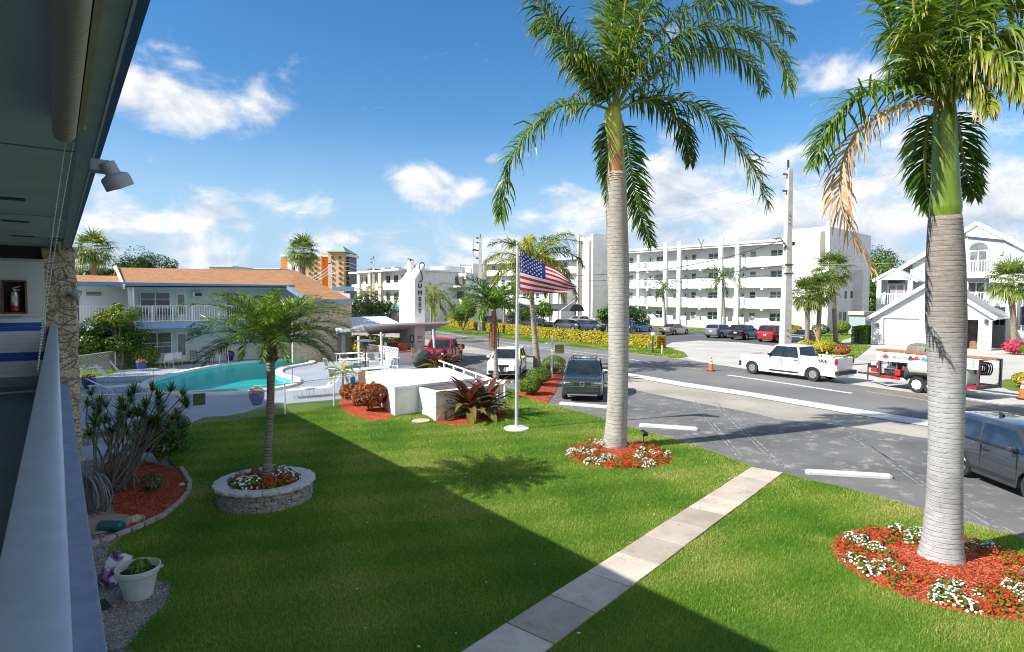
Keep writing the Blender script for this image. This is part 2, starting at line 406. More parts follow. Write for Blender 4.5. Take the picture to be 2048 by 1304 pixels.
def holed(name, outer, inner, z, mat, **kw):
    bm = bmesh.new()
    vo = [bm.verts.new((p.x, p.y, z)) for p in outer]; vi = [bm.verts.new((p.x, p.y, z)) for p in inner]
    ed = [bm.edges.new((v[i], v[(i + 1) % len(v)])) for v in (vo, vi) for i in range(len(v))]
    bmesh.ops.triangle_fill(bm, edges=ed, use_beauty=True, use_dissolve=False)
    for f in bm.faces:
        if f.normal.z < 0: f.normal_flip()
    me = bpy.data.meshes.new(name); bm.to_mesh(me); bm.free(); me.materials.append(mat)
    return tag(link(name, me), **kw)
holed('pool_deck', dk, rim, .004, M_deck, kind='structure')
holed('poolside_lawn', Gp([(100, 762), (100, 900), (380, 862), (700, 812), (780, 760), (700, 715), (640, 698), (420, 710), (300, 722), (148, 744)]), rim, -.006, M_lawn, kind='structure')
holed('ground', [Vector(p) for p in ((-900, -500, 0), (1500, -500, 0), (1500, 1500, 0), (-900, 1500, 0))], rim, -.06, M_ground, kind='structure')
def ring(b, a, c, za, zc):
    n = len(a); b.add([(p.x, p.y, za) for p in a] + [(p.x, p.y, zc) for p in c], [(i, (i + 1) % n, n + (i + 1) % n, n + i) for i in range(n)])
pool = thing('swimming_pool', 'kidney shaped turquoise swimming pool with raised white coping', 'pool', (cen.x, cen.y, 0))
b = MB(); ring(b, rim, rim, -.02, .10); ring(b, rim, offset(rim, -.02 * sgn), .10, .12); ring(b, offset(rim, -.02 * sgn), wp, .12, .12); ring(b, wp, wp, .12, -.02)
b.build('coping', M_coping, pool, smooth=True, world=True)
M_basin = surf('pool_plaster', (.05, .66, .66), (.08, .76, .75), s1=1.5, s2=12, bump=.1)
b = MB(); inn = offset(wp, -.9 * sgn); ring(b, wp, wp, -.02, -1.0)
b.add([(p.x, p.y, -1.0) for p in wp], [tuple(range(len(wp)))])
b.build('basin', M_basin, pool, world=True, ngon=True)
m, T, bb = custom('pool_water'); out = T.t.nodes['Material Output']
pos = T.n('ShaderNodeNewGeometry').outputs['Position']
nz = T.n('ShaderNodeTexNoise', {'Vector': pos, 'Scale': 3.0, 'Detail': 3.0, 'Distortion': .6})
bp = T.n('ShaderNodeBump', {'Strength': .25, 'Distance': .05, 'Height': nz.outputs[0]})
fr = T.n('ShaderNodeFresnel', {'IOR': 1.33, 'Normal': bp.outputs[0]})
tr = T.n('ShaderNodeBsdfTransparent', {'Color': (.52, .97, .98, 1)})
gl = T.n('ShaderNodeBsdfGlossy', {'Color': (1, 1, 1, 1), 'Roughness': .06, 'Normal': bp.outputs[0]})
mx = T.n('ShaderNodeMixShader', {0: T.m('MULTIPLY', fr.outputs[0], .55), 1: tr.outputs[0], 2: gl.outputs[0]})
T.t.links.new(mx.outputs[0], out.inputs[0])
o = ground('pool_water', wp, -.07, m)

# ------------------------------------------------------------------ lawn
brick_edge = [(220, 1086), (247, 1066), (285, 1052), (321, 1036), (356, 1009), (380, 982), (376, 962), (362, 944)]
lawnpx = [(336, 915), (352, 880), (366, 855), (409, 836), (456, 833), (492, 826), (528, 814), (570, 810), (660, 802), (700, 796), (790, 770), (960, 765), (1030, 780), (1036, 790)] + lawn_edge
LW = Gp(lawnpx) + [Vector((13, -2, 0)), Vector((9, -6, 0)), Vector((1.2, -6, 0)), Vector((.75, 4, 0))] + \
    Gp([(262, 1340), (251, 1297), (286, 1254), (328, 1212), (342, 1172), (300, 1150), (250, 1150), (216, 1136), (216, 1100)] + [(x + 3, y + 5) for x, y in brick_edge])
ground('lawn', LW, .004, M_lawn)
GRV = [Vector((-.35, -3, 0)), Vector((.9, -3, 0)), Vector((.9, 4, 0))] + Gp([(280, 1340), (262, 1297), (296, 1254), (340, 1212), (352, 1172), (300, 1140), (230, 1130), (232, 1090), (247, 1066), (330, 1030), (330, 960), (250, 900), (260, 868), (150, 880)]) + [Vector((-.35, 19, 0)), Vector((-.35, 12, 0))]
ground('gravel_bed', GRV, -.001, M_gravel)
ground('side_walk', Gp([(140, 898), (200, 888), (262, 880), (270, 893), (214, 912), (150, 928)]), .012, M_deck)

BARE = [(*G(*p).to_2d(), r_, a_) for p, r_, a_ in (((400, 985), .45, .6), ((425, 1010), .35, .45), ((300, 1075), .5, .4), ((1330, 955), .5, .35), ((620, 900), .6, .2), ((900, 1180), .8, .2), ((1250, 880), .8, .25), ((1480, 960), .5, .3), ((1750, 1010), .9, .3), ((1000, 900), 1.0, .2), ((1640, 1080), .3, .5), ((1150, 860), 1.2, .3))]
def blades(name, N, poly, excl, zb, mat, hmin, hmax, wd, patch=True, dens_fall=None, seed=3):
    """grass as crossed thin triangles, numbers by area and nearness"""
    g = np.random.default_rng(seed)
    P3 = np.array([(p.x, p.y) for p in poly]); lo = P3.min(0); hi = P3.max(0)
    q = g.uniform(lo, hi, (N, 2)); d = q @ np.array([FWD.x, FWD.y])
    lat = q @ np.array([RGT.x, RGT.y])
    keep = (d > 5.5) & (np.abs(lat) < d * .9 + .6)
    if dens_fall: keep &= g.random(N) < np.clip((dens_fall / np.maximum(d, 1)) ** 1.6, 0, 1)
    q = q[keep]; d = d[keep]
    k = inpoly(q, poly)
    for e in excl: k &= ~inpoly(q, e)
    q = q[k]; d = d[k]; n = len(q)
    h = g.uniform(hmin, hmax, n); sc_ = np.clip(d / 10, .8, 2.2)
    az = g.uniform(0, 2 * np.pi, n); ww = wd * sc_ * g.uniform(.7, 1.3, n)
    lean = g.normal(0, .5, (n, 2)) * h[:, None]
    px, py = np.cos(az) * ww / 2, np.sin(az) * ww / 2
    V = np.zeros((n, 3, 3)); V[:, 0] = np.c_[q[:, 0] - px, q[:, 1] - py, np.full(n, zb)]; V[:, 1] = np.c_[q[:, 0] + px, q[:, 1] + py, np.full(n, zb)]
    V[:, 2] = np.c_[q + lean, zb + h]
    # patchy tone: broad swells, straw spots
    x, y = q[:, 0], q[:, 1]
    t = .52 + .25 * np.sin(x * .9 + 1.3 * np.sin(y * .5)) * np.sin(y * .8 + x * .3) + .17 * np.sin(x * 2.3 + y * 1.7) * np.sin(y * 2.9 - x * .6) + g.normal(0, .2, n)
    for (ux, uy, ur, ua) in BARE: t = t + ua * np.exp(-((x - ux) ** 2 + (y - uy) ** 2) / ur ** 2)
    c = np.repeat(np.clip(t, 0, 1), 3)
    o = npmesh(name, V.reshape(-1, 3), np.arange(n * 3).reshape(-1, 3), mat, c=c)
    return tag(o, 'short green lawn grass', 'grass', kind='stuff')
M_blade = leafmat('grass_blade', [(.040, .140, .008), (.088, .222, .014), (.165, .305, .024), (.31, .375, .05), (.52, .45, .18)], trans=.28, rough=.5, spec=.25)
def circ(c, r, n=24): return [Vector((c.x + r * math.cos(2 * math.pi * i / n), c.y + r * math.sin(2 * math.pi * i / n), 0)) for i in range(n)]
BED_A, RA = G(1238, 909), 1.50
BED_B, RB = G(1895, 1135), 1.70
BED_C, RC = At(531, 1004, 13.25), 1.03; BED_C.z = 0
BED_D = Gp([(180, 1000), (200, 940), (260, 915), (362, 940), (380, 975), (376, 985), (352, 1010), (320, 1034), (284, 1050), (247, 1064), (225, 1010)])
BED_E = Gp([(677, 806), (690, 822), (706, 831), (743, 842), (768, 840), (788, 833), (770, 812), (730, 792), (690, 795)])
BED_F = Gp([(872, 843), (876, 848), (913, 850), (945, 848), (972, 844), (1000, 836), (1014, 827), (1007, 818), (940, 818), (880, 826)])
BED_G = Gp([(1036, 790), (1070, 801), (1094, 807), (1108, 788), (1119, 765), (1128, 748), (1112, 742), (1070, 740), (1046, 752), (1036, 775)])
PATH = [G(1500, 934), G(1569, 949), G(1085, 1304), G(935, 1304)]
pd = (PATH[2] + PATH[3] - PATH[0] - PATH[1]).normalized()
_n = (PATH[1] - PATH[0]).normalized() * .045; pe = [PATH[0] + _n, PATH[1] - _n, PATH[1] - _n + pd * 13, PATH[0] + _n + pd * 13]
excl = [circ(BED_A, RA), circ(BED_B, RB), circ(BED_C, RC), BED_D, BED_E, BED_F, [p + Vector((0, 0, 0)) for p in pe]]
blades('grass', 2600000, LW, excl, 0, M_blade, .028, .062, .0085, dens_fall=9.5)
blades('grass', 90000, Gp([(100, 762), (148, 744), (300, 722), (420, 710), (560, 700), (600, 706), (520, 711.5), (420, 721), (358, 731), (300, 738), (230, 746), (100, 775)]), [], -.006, M_blade, .05, .1, .02, seed=4)
blades('grass', 160000, Gp([(800, 650), (866, 660), (940, 669), (1217, 700), (1352, 716), (1376, 711), (1335, 695), (1218, 680), (940, 650)]), [], -.02, M_blade, .06, .13, .022, seed=5)
blades('grass', 120000, Gp([(1600, 700), (1690, 722), (1715, 714), (1743, 691), (1697, 689), (1679, 685), (1711, 672), (1712, 652), (1290, 640), (1290, 654), (1560, 671), (1640, 668)]), [], -.01, M_blade, .06, .14, .03, seed=6)

# concrete paving slabs of the path
_t = NT(M_paver.node_tree); _b = M_paver.node_tree.nodes['Principled BSDF']; _c = _b.inputs['Base Color'].links[0].from_socket; _r = _t.n('ShaderNodeObjectInfo').outputs['Random']
_t.t.links.new(_t.mixc(.8, _c, _t.mixc(_r, (.70, .68, .64), (1.15, 1.13, 1.1)), 'MULTIPLY'), _b.inputs['Base Color'])
L = (PATH[2] + PATH[3] - PATH[0] - PATH[1]).length / 2
side = (PATH[0] - PATH[1]); side.z = 0; Wd = 0.0
c0 = (PATH[0] + PATH[1]) / 2; pn = Vector((-pd.y, pd.x, 0))
w0 = abs((PATH[0] - PATH[1]).dot(pn)); w1 = abs((PATH[2] - PATH[3]).dot(pn)); Wd = (w0 + w1) / 2
ln = L / 10.5; rzp = math.atan2(pd.y, pd.x)
b = MB(); b.box((0, 0, 0), (ln - .022, Wd - .03, .05)); pv = b.build('paving_slab', M_paver, bevel=.006)
tag(pv, 'worn beige concrete paving slab in the garden path', 'paving slab', 'paving slabs of the path across the lawn')
for i in range(13):
    o = pv if i == 0 else pv.copy()
    if i: COL.objects.link(o)
    q = c0 + pd * (ln * (i + .5)); o.location = (q.x, q.y, .003 + rnd.uniform(0, .008)); o.rotation_euler = (rnd.uniform(-.004, .004), rnd.uniform(-.004, .004), rzp + rnd.uniform(-.012, .012))
    if i == 0: tag(o, 'paving slab meeting the asphalt at the top end of the path')

g = np.random.default_rng(77); q = g.uniform((.8, 5.5), (15, 24), (900, 2)); q = q[inpoly(q, LW)][:300]; a = g.uniform(0, 6.28, len(q)); s = g.uniform(.012, .035, (len(q), 1)); u = np.c_[np.cos(a), np.sin(a), g.normal(0, .3, len(q))] * s; v = np.c_[-np.sin(a), np.cos(a), g.normal(0, .3, len(q))] * s * .5; c_ = np.c_[q, np.full(len(q), .05)]
tag(npmesh('fallen_leaves', np.stack([c_ - u, c_ - v, c_ + u, c_ + v], 1).reshape(-1, 3), np.arange(len(q) * 4).reshape(-1, 4), leafmat('litter', [(.25, .15, .06), (.5, .38, .2), (.75, .72, .66)], trans=.1), c=np.repeat(g.random(len(q)), 4)), 'dry leaves and petals on the lawn', 'fallen leaves', kind='stuff')
# ------------------------------------------------------------------ mulch and gravel
def mound(name, poly, z, hgt, mat, shreds=0, seed=1, label=None):
    c = sum(poly, Vector()) / len(poly); n = len(poly); b = MB(); rings = 5; vs = []
    for r in range(rings):
        f = 1 - r / rings
        for p in poly: vs.append((c.x + (p.x - c.x) * f, c.y + (p.y - c.y) * f, z + hgt * (1 - f * f)))
    vs.append((c.x, c.y, z + hgt)); fs = []
    for r in range(rings - 1):
        for i in range(n): fs.append((r * n + i, r * n + (i + 1) % n, (r + 1) * n + (i + 1) % n, (r + 1) * n + i))
    for i in range(n): fs.append(((rings - 1) * n + i, (rings - 1) * n + (i + 1) % n, rings * n))
    b.add(vs, fs); o = b.build(name, mat, smooth='all'); tag(o, kind='structure')
    if shreds:
        g = np.random.default_rng(seed); P3 = np.array([(p.x, p.y) for p in poly]); q = g.uniform(P3.min(0) - .05, P3.max(0) + .05, (int(shreds * 1.6), 2))
        q = q[inpoly(q, [c + (p - c) * 1.03 for p in poly])]; m = len(q)
        az = g.uniform(0, 2 * np.pi, m); l = g.uniform(.02, .07, m); ww = g.uniform(.004, .011, m); tl = g.normal(0, .25, m)
        rr = np.hypot(q[:, 0] - c.x, q[:, 1] - c.y); R0 = np.mean([(p - c).length for p in poly])
        zz = z + hgt * np.clip(1 - (rr / R0) ** 2, 0, 1) + .008
        u = np.c_[np.cos(az), np.sin(az), tl] * l[:, None] / 2; v = np.c_[-np.sin(az), np.cos(az), g.normal(0, .4, m)] * ww[:, None] / 2
        ctr = np.c_[q, zz + g.uniform(0, .015, m)]
        V = np.stack([ctr - u - v, ctr + u - v, ctr + u + v, ctr - u + v], 1).reshape(-1, 3)
        o = npmesh('mulch_chips', V, np.arange(m * 4).reshape(-1, 4), M_chip, c=np.repeat(g.random(m), 4))
        tag(o, 'shredded red bark mulch', 'mulch', kind='stuff')
    return o
M_chip = leafmat('mulch_chip', [(.20, .028, .011), (.48, .075, .028), (.64, .14, .055), (.70, .27, .14)], trans=0, rough=.8, spec=.2)
mound('mulch_bed', circ(BED_A, RA), .005, .07, M_mulch, 9000, 1)
mound('mulch_bed', circ(BED_B, RB, 32), .005, .07, M_mulch, 24000, 2)
mound('mulch_bed', BED_D, .004, .03, M_mulch, 9000, 3)
mound('mulch_bed', BED_E, .005, .05, M_mulch, 3500, 4)
mound('mulch_bed', BED_F, .005, .05, M_mulch, 3500, 5)
mound('mulch_bed', BED_G, .005, .05, M_mulch, 4000, 6)
# gravel stones
def stones(poly, N, smin, smax, seed=1):
    g = np.random.default_rng(seed); P3 = np.array([(p.x, p.y) for p in poly]); q = g.uniform(P3.min(0), P3.max(0), (N, 2))
    k = inpoly(q, poly) & ~inpoly(q, BED_D); q = q[k]; n = len(q)
    base = np.array([(1, 0, 0), (0, 1, 0), (-1, 0, 0), (0, -1, 0), (0, 0, .8), (0, 0, -.4)], float)
    F0 = np.array([(0, 1, 4), (1, 2, 4), (2, 3, 4), (3, 0, 4), (1, 0, 5), (2, 1, 5), (3, 2, 5), (0, 3, 5)])
    s = g.uniform(smin, smax, n); az = g.uniform(0, 6.28, n); ca, sa = np.cos(az), np.sin(az)
    B = base[None] * (s[:, None, None] * g.uniform(.6, 1.1, (n, 1, 3))) + g.normal(0, .12, (n, 6, 3)) * s[:, None, None]
    X = B[..., 0] * ca[:, None] - B[..., 1] * sa[:, None]; Y = B[..., 0] * sa[:, None] + B[..., 1] * ca[:, None]
    V = np.stack([X + q[:, 0:1], Y + q[:, 1:2], B[..., 2] + .004], -1).reshape(-1, 3)
    F = (F0[None] + (np.arange(n) * 6)[:, None, None]).reshape(-1, 3)
    o = npmesh('gravel', V, F, M_stone, c=np.repeat(g.random(n), 6)); tag(o, 'pale river gravel beside the wall', 'gravel', kind='stuff')
M_stone = leafmat('gravel_stone', [(.13, .115, .10), (.30, .28, .25), (.46, .43, .39), (.60, .58, .55)], trans=0, rough=.85, spec=.25)
stones(GRV, 52000, .010, .021)
# ------------------------------------------------------------------ plants
def nrm(a): return a / (np.linalg.norm(a, axis=-1, keepdims=True) + 1e-9)
class Leaves:
    def __init__(s): s.V = []; s.F = []; s.C = []; s.n = 0
    def add(s, V, F, C):
        V = np.asarray(V, float).reshape(-1, 3); s.V.append(V); s.F.append(np.asarray(F) + s.n); s.C.append(np.asarray(C).ravel()); s.n += len(V)
    def build(s, name, mat, parent=None, world=False):
        return npmesh(name, np.concatenate(s.V), np.concatenate(s.F), mat, parent, world, np.concatenate(s.C))
def strips(L, P0, D, Nn, Wv, length, width, droop, c0, tip=0.0, seg=3, prof=(.55, 1, .75, .04), g=None, tippow=5):
    """many leaflets at once. P0 start, D direction, Nn face normal, Wv width direction (n,3)"""
    n = len(P0); grav = np.array([0, 0, -1.0]); pts = [P0]; d = D.copy()
    for k in range(seg):
        d = nrm(d + grav * (droop * (k + .35) / seg)[:, None]); pts.append(pts[-1] + d * (length / seg)[:, None])
    V = np.zeros((n, (seg + 1) * 2, 3)); C = np.zeros((n, (seg + 1) * 2))
    pr = np.interp(np.linspace(0, 1, seg + 1), np.linspace(0, 1, len(prof)), prof)
    for k in range(seg + 1):
        w = (width * pr[k] / 2)[:, None] * Wv
        V[:, 2 * k] = pts[k] - w; V[:, 2 * k + 1] = pts[k] + w
        cc = np.clip(c0 + tip * (k / seg) ** tippow, 0, 1); C[:, 2 * k] = cc; C[:, 2 * k + 1] = cc
    base = (np.arange(n) * (seg + 1) * 2)[:, None, None]
    q = np.array([[2 * k, 2 * k + 1, 2 * k + 3, 2 * k + 2] for k in range(seg)])[None]
    L.add(V, (q + base).reshape(-1, 4), C)
def tube_np(L, pts, r, c, n=5):
    pts = np.asarray(pts, float); K = len(pts); r = np.broadcast_to(np.asarray(r, float), (K,))
    T_ = nrm(np.gradient(pts, axis=0)); up = np.array([.13, .07, 1.0]); u = nrm(np.cross(T_, up)); v = np.cross(T_, u)
    a = np.arange(n) * 2 * np.pi / n
    V = pts[:, None] + (u[:, None] * np.cos(a)[None, :, None] + v[:, None] * np.sin(a)[None, :, None]) * r[:, None, None]
    F = [[i * n + k, i * n + (k + 1) % n, (i + 1) * n + (k + 1) % n, (i + 1) * n + k] for i in range(K - 1) for k in range(n)]
    L.add(V, np.array(F), np.full((K, n), c))
def resample(pts, K):
    pts = np.asarray([tuple(p) for p in pts], float); s = np.r_[0, np.cumsum(np.linalg.norm(np.diff(pts, axis=0), axis=1))]
    u = np.linspace(0, s[-1], K); return np.stack([np.interp(u, s, pts[:, i]) for i in range(3)], 1), s[-1]
def feather(L, rach, nl, ll, lw, g, droop=.8, lift=.25, ang=.7, c=.3, cvar=.12, tip=.0, tipchance=.5, start=.16, r0=.03, rc=.62, plume=0.0, ragged=.12, seg=3, wind=None):
    """feather leaf along a rachis; nl leaflets a side"""
    pts, ln = resample(rach, 40)
    T_ = nrm(np.gradient(pts, axis=0)); up = np.array([0, 0, 1.0]); S = nrm(np.cross(T_, up) + 1e-4); N_ = np.cross(S, T_)
    tube_np(L, pts, r0 * np.linspace(1, .18, 40), rc, 5)
    for side in (-1, 1):
        t = np.clip(np.linspace(start, .995, nl) + g.normal(0, .004, nl), 0, .999); x = t * 39; i = x.astype(int); f = (x - i)[:, None]
        p = pts[i] * (1 - f) + pts[np.minimum(i + 1, 39)] * f; tt, ss, nn = T_[i], S[i], N_[i]
        a = ang + .55 * t + g.normal(0, .10, nl); lf = lift + g.normal(0, .10 + plume, nl)
        d = nrm(ss * side * np.cos(a)[:, None] + tt * np.sin(a)[:, None] + nn * lf[:, None])
        if wind is not None: d = nrm(d + np.asarray(wind) * g.uniform(.5, 1.2, (nl, 1)))
        env = np.interp(t, [start, start + .12, .45, .8, 1], [.55, .9, 1, .72, .34]) * g.uniform(1 - ragged, 1 + ragged, nl)
        wv = nrm(np.cross(d, nn) + g.normal(0, .25, (nl, 3)))
        c0 = np.clip(c + g.normal(0, cvar, nl), .02, .98)
        tp = np.where(g.random(nl) < tipchance, tip * g.uniform(.5, 1.1, nl), 0)
        strips(L, p, d, nn, wv, ll * env, np.full(nl, lw) * g.uniform(.8, 1.2, nl), droop * g.uniform(.6, 1.4, nl), c0, tp, seg)
def curve(p0, az, e0, e1, ln, K=14, pw=1.2, waz=None, wk=0.0):
    """rachis from p0: starts at elevation e0, ends at e1 (radians)"""
    p = np.array(p0, float); out = [p.copy()]
    for k in range(K):
        t = (k + .5) / K; e = e0 + (e1 - e0) * t ** pw
        a = az if waz is None else az + wk * t * math.sin(waz - az)
        p = p + np.array([math.sin(a) * math.cos(e), math.cos(a) * math.cos(e), math.sin(e)]) * ln / K; out.append(p.copy())
    return out
def fan(L, p0, az, el, g, pet=.8, R_=.75, nb=20, c=.35, droop=.9, w=.045, cv=.12, tip=.3):
    """palmate leaf: petiole and radiating blades"""
    pts = curve(p0, az, el, el - .45, pet, 5); tube_np(L, pts, .016, .7, 4)
    e = np.array(pts[-1]); T_ = nrm(e - np.array(pts[-2])); up = np.array([0, 0, 1.0]); S = nrm(np.cross(T_, up) + 1e-4); N_ = nrm(np.cross(S, T_))
    a = np.linspace(-2.0, 2.0, nb) + g.normal(0, .05, nb)
    d = nrm(T_ * np.cos(a)[:, None] + S * np.sin(a)[:, None] + N_ * .25)
    ln = R_ * (1 - .25 * (np.abs(a) / 2.0) ** 2) * g.uniform(.85, 1.1, nb)
    wv = nrm(np.cross(d, N_)); c0 = np.clip(c + g.normal(0, cv, nb), 0, 1)
    strips(L, np.repeat(e[None], nb, 0), d, None, wv, ln, np.full(nb, w), droop * g.uniform(.5, 1.5, nb), c0, np.full(nb, tip), 3, (.35, 1, .6, .05))
def leafcloud(L, pts, nrmv, size, g, c=.4, cv=.2, asp=.5, up=.35, curl=.3):
    """single leaves at points; diamond shaped, facing about nrmv"""
    n = len(pts); nn = nrm(nrmv + g.normal(0, .55, (n, 3)) + np.array([0, 0, up])); a = nrm(np.cross(nn, g.normal(0, 1, (n, 3)))); b = np.cross(nn, a)
    s = size * g.uniform(.6, 1.3, n)[:, None]
    V = np.stack([pts - a * s * .5, pts + b * s * asp * .5 + nn * s * .06, pts + a * s * .5 - nn * s * curl * .4, pts - b * s * asp * .5 + nn * s * .06], 1)
    cc = np.clip(c + g.normal(0, cv, n), 0, 1) if np.isscalar(c) else c
    L.add(V, np.arange(n * 4).reshape(-1, 4), np.repeat(cc, 4))
def blob(g, n, rad, lobes=7, jag=.25, flat=False):
    """points and normals near the surface of a lumpy ellipsoid (upper part)"""
    rad = np.asarray(rad, float); cs = g.normal(0, 1, (lobes, 3)); cs = nrm(cs); cs[:, 2] = np.abs(cs[:, 2])
    u = nrm(g.normal(0, 1, (n, 3)))
    if flat: u[:, 2] = np.abs(u[:, 2])
    k = np.max(u @ cs.T, axis=1); r = (1 - jag * (1 - k)) * np.clip(1 - g.exponential(.10, n), .25, 1.06)
    return u * r[:, None] * rad, u
def boxpts(g, n, sx, sy, sz, rnd_=.12):
    """points near the faces of a clipped hedge, base at z 0"""
    A = np.array([sy * sz, sy * sz, sx * sz, sx * sz, sx * sy]); f = g.choice(5, n, p=A / A.sum()); x = g.uniform(-.5, .5, n) * sx; y = g.uniform(-.5, .5, n) * sy; z = g.random(n) * sz
    N_ = np.zeros((n, 3)); dd = np.abs(g.normal(0, rnd_ * .5, n)) - rnd_ * .25
    for k, (ax, sg) in enumerate(((0, -1), (0, 1), (1, -1), (1, 1))):
        q = f == k; N_[q, ax] = sg
        if ax == 0: x[q] = sg * (sx / 2 - dd[q])
        else: y[q] = sg * (sy / 2 - dd[q])
    q = f == 4; N_[q, 2] = 1; z[q] = sz - dd[q]
    return np.c_[x, y, z], N_
M_royal = leafmat('royal_frond', [(.02, .06, .009), (.055, .135, .015), (.13, .23, .022), (.29, .33, .045), (.52, .42, .22), (.64, .54, .36)], trans=.33, rough=.38, spec=.5)
M_dead = leafmat('dead_frond', [(.22, .13, .06), (.45, .31, .17), (.60, .45, .28), (.50, .36, .22)], trans=.3, rough=.7)
M_date = leafmat('date_frond', [(.018, .055, .012), (.05, .125, .02), (.11, .20, .03), (.34, .42, .07), (.50, .42, .16)], trans=.28, rough=.33, spec=.6)
M_fanleaf = leafmat('fan_leaf', [(.03, .08, .02), (.08, .155, .03), (.17, .24, .05), (.36, .38, .12), (.48, .40, .22)], trans=.28, rough=.4, spec=.5)
M_coco = leafmat('coconut_frond', [(.04, .09, .014), (.09, .165, .02), (.21, .26, .035), (.50, .45, .08), (.56, .46, .18)], trans=.33, rough=.4, spec=.45)
M_yhedge = leafmat('golden_hedge_leaf', [(.05, .10, .012), (.20, .24, .018), (.46, .40, .02), (.66, .54, .04), (.70, .42, .10)], trans=.25, rough=.45)
M_ghedge = leafmat('green_hedge_leaf', [(.012, .04, .006), (.035, .10, .012), (.07, .17, .015), (.19, .30, .03), (.34, .36, .05)], trans=.25, rough=.4)
M_dark = leafmat('dark_tree_leaf', [(.008, .03, .006), (.022, .065, .012), (.045, .105, .018), (.09, .15, .03)], trans=.2, rough=.45)
M_croton = leafmat('croton_leaf', [(.03, .07, .012), (.16, .05, .02), (.36, .05, .03), (.52, .12, .05), (.48, .30, .06), (.24, .28, .04)], trans=.2, rough=.35)
M_cordy = leafmat('cordyline_leaf', [(.05, .012, .02), (.13, .035, .04), (.20, .11, .05), (.20, .20, .05), (.42, .36, .12)], trans=.22, rough=.35)
M_pinkcord = leafmat('pink_leaf', [(.10, .10, .02), (.30, .02, .06), (.55, .05, .14), (.60, .12, .14)], trans=.25, rough=.4)
M_flower = leafmat('bedding_flower', [(.03, .085, .012, 0), (.16, .26, .03, .4), (.22, .30, .04, .5), (.60, .012, .012, .62), (.74, .035, .015, .76), (.80, .80, .80, .92), (.86, .86, .85, 1)], trans=.15, rough=.6, spec=.2)
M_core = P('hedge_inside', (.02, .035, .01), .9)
M_shoot = P('bark_grey', (.25, .22, .18), .9, vs=20, var=.4, bump=.6, bs=60)
M_bark = P('palm_bark', (.24, .19, .145), .95, vs=14, var=.45, bump=.8, bs=50)
def ringbark(name, c1, c2, period, line=.15, spots=True, tone=None, lk=.5):
    m, T, b = custom(name)
    geo = T.n('ShaderNodeNewGeometry').outputs['Position']; sx = T.n('ShaderNodeSeparateXYZ', {0: geo})
    wob = T.n('ShaderNodeTexNoise', {'Vector': geo, 'Scale': 1.6, 'Detail': 2.0})
    z = T.m('MULTIPLY_ADD', wob.outputs[0], .35 * period * 1.2, sx.outputs[2])
    cell = T.m('DIVIDE', z, period); fr = T.m('FRACT', cell)
    wn = T.n('ShaderNodeTexWhiteNoise', {'W': T.m('FLOOR', cell)}, noise_dimensions='1D')
    ln = T.ss(T.m('ABSOLUTE', T.m('SUBTRACT', fr, .5)), .5 - line, .5)
    mp = T.n('ShaderNodeMapping', {'Vector': geo, 'Scale': (6, 6, 30)}); nz = T.n('ShaderNodeTexNoise', {'Vector': mp.outputs[0], 'Scale': 1.0, 'Detail': 7.0, 'Roughness': .7})
    bl = T.n('ShaderNodeTexNoise', {'Vector': geo, 'Scale': 1.1, 'Detail': 5.0, 'Roughness': .7})
    c = T.mixc(T.ss(nz.outputs[0], .3, .7), c1, c2)
    c = T.mixc(T.m('MULTIPLY', T.ss(bl.outputs[0], .48, .68), .45), c, tuple(x * .62 for x in c1))
    if tone: c = T.mixc(T.ss(sx.outputs[2], tone[0], tone[1]), c, T.mixc(T.ss(nz.outputs[0], .3, .7), tone[2], tone[3]))
    dk = T.m('MULTIPLY', ln, T.m('MULTIPLY_ADD', wn.outputs['Value'], lk, lk * .25)); c = T.mixc(dk, c, tuple(x * .3 for x in c1))
    if spots:
        sp = T.n('ShaderNodeTexNoise', {'Vector': geo, 'Scale': 14.0, 'Detail': 3.0}); c = T.mixc(T.m('MULTIPLY', T.ss(sp.outputs[0], .64, .72), .5), c, (.10, .095, .08))
    T.t.links.new(c, b.inputs['Base Color']); b.inputs['Roughness'].default_value = .9; b.inputs['Specular IOR Level'].default_value = .2
    h = T.m('SUBTRACT', T.m('MULTIPLY', nz.outputs[0], .5), ln)
    bp = T.n('ShaderNodeBump', {'Strength': .55, 'Distance': .02, 'Height': h}); T.t.links.new(bp.outputs[0], b.inputs['Normal'])
    return m
M_rt1 = ringbark('royal_trunk', (.31, .295, .27), (.48, .46, .43), .115, .10, tone=(4.6, 6.5, (.27, .235, .195), (.42, .375, .325)), lk=.32)
M_rt2 = ringbark('royal_trunk_near', (.29, .29, .285), (.45, .45, .445), .085, .12, tone=(2.6, 4.6, (.17, .145, .125), (.30, .265, .235)), lk=.16)
M_ct = ringbark('coconut_trunk', (.25, .21, .175), (.42, .37, .31), .16, .2)
def trunk(name, pts, rad, mat, parent, n=28, world=True):
    c = catmull(pts, 8); m = len(c); rr = [float(np.interp(i / (m - 1), np.linspace(0, 1, len(rad)), rad)) for i in range(m)]
    b = MB(); b.tube(c, rr, n); return b.build(name, mat, parent, smooth='all', world=world)
def shaftmat(name, c1, c2, c3):
    m, T, b = custom(name); geo = T.n('ShaderNodeNewGeometry').outputs['Position']
    mp = T.n('ShaderNodeMapping', {'Vector': geo, 'Scale': (16, 16, 1.1)}); nz = T.n('ShaderNodeTexNoise', {'Vector': mp.outputs[0], 'Scale': 1.0, 'Detail': 5.0})
    n2 = T.n('ShaderNodeTexNoise', {'Vector': geo, 'Scale': 1.4, 'Detail': 4.0})
    c = T.mixc(T.ss(nz.outputs[0], .35, .65), c1, c2); c = T.mixc(T.ss(n2.outputs[0], .56, .66), c, c3)
    T.t.links.new(c, b.inputs['Base Color']); b.inputs['Roughness'].default_value = .32; b.inputs['Specular IOR Level'].default_value = .5; return m
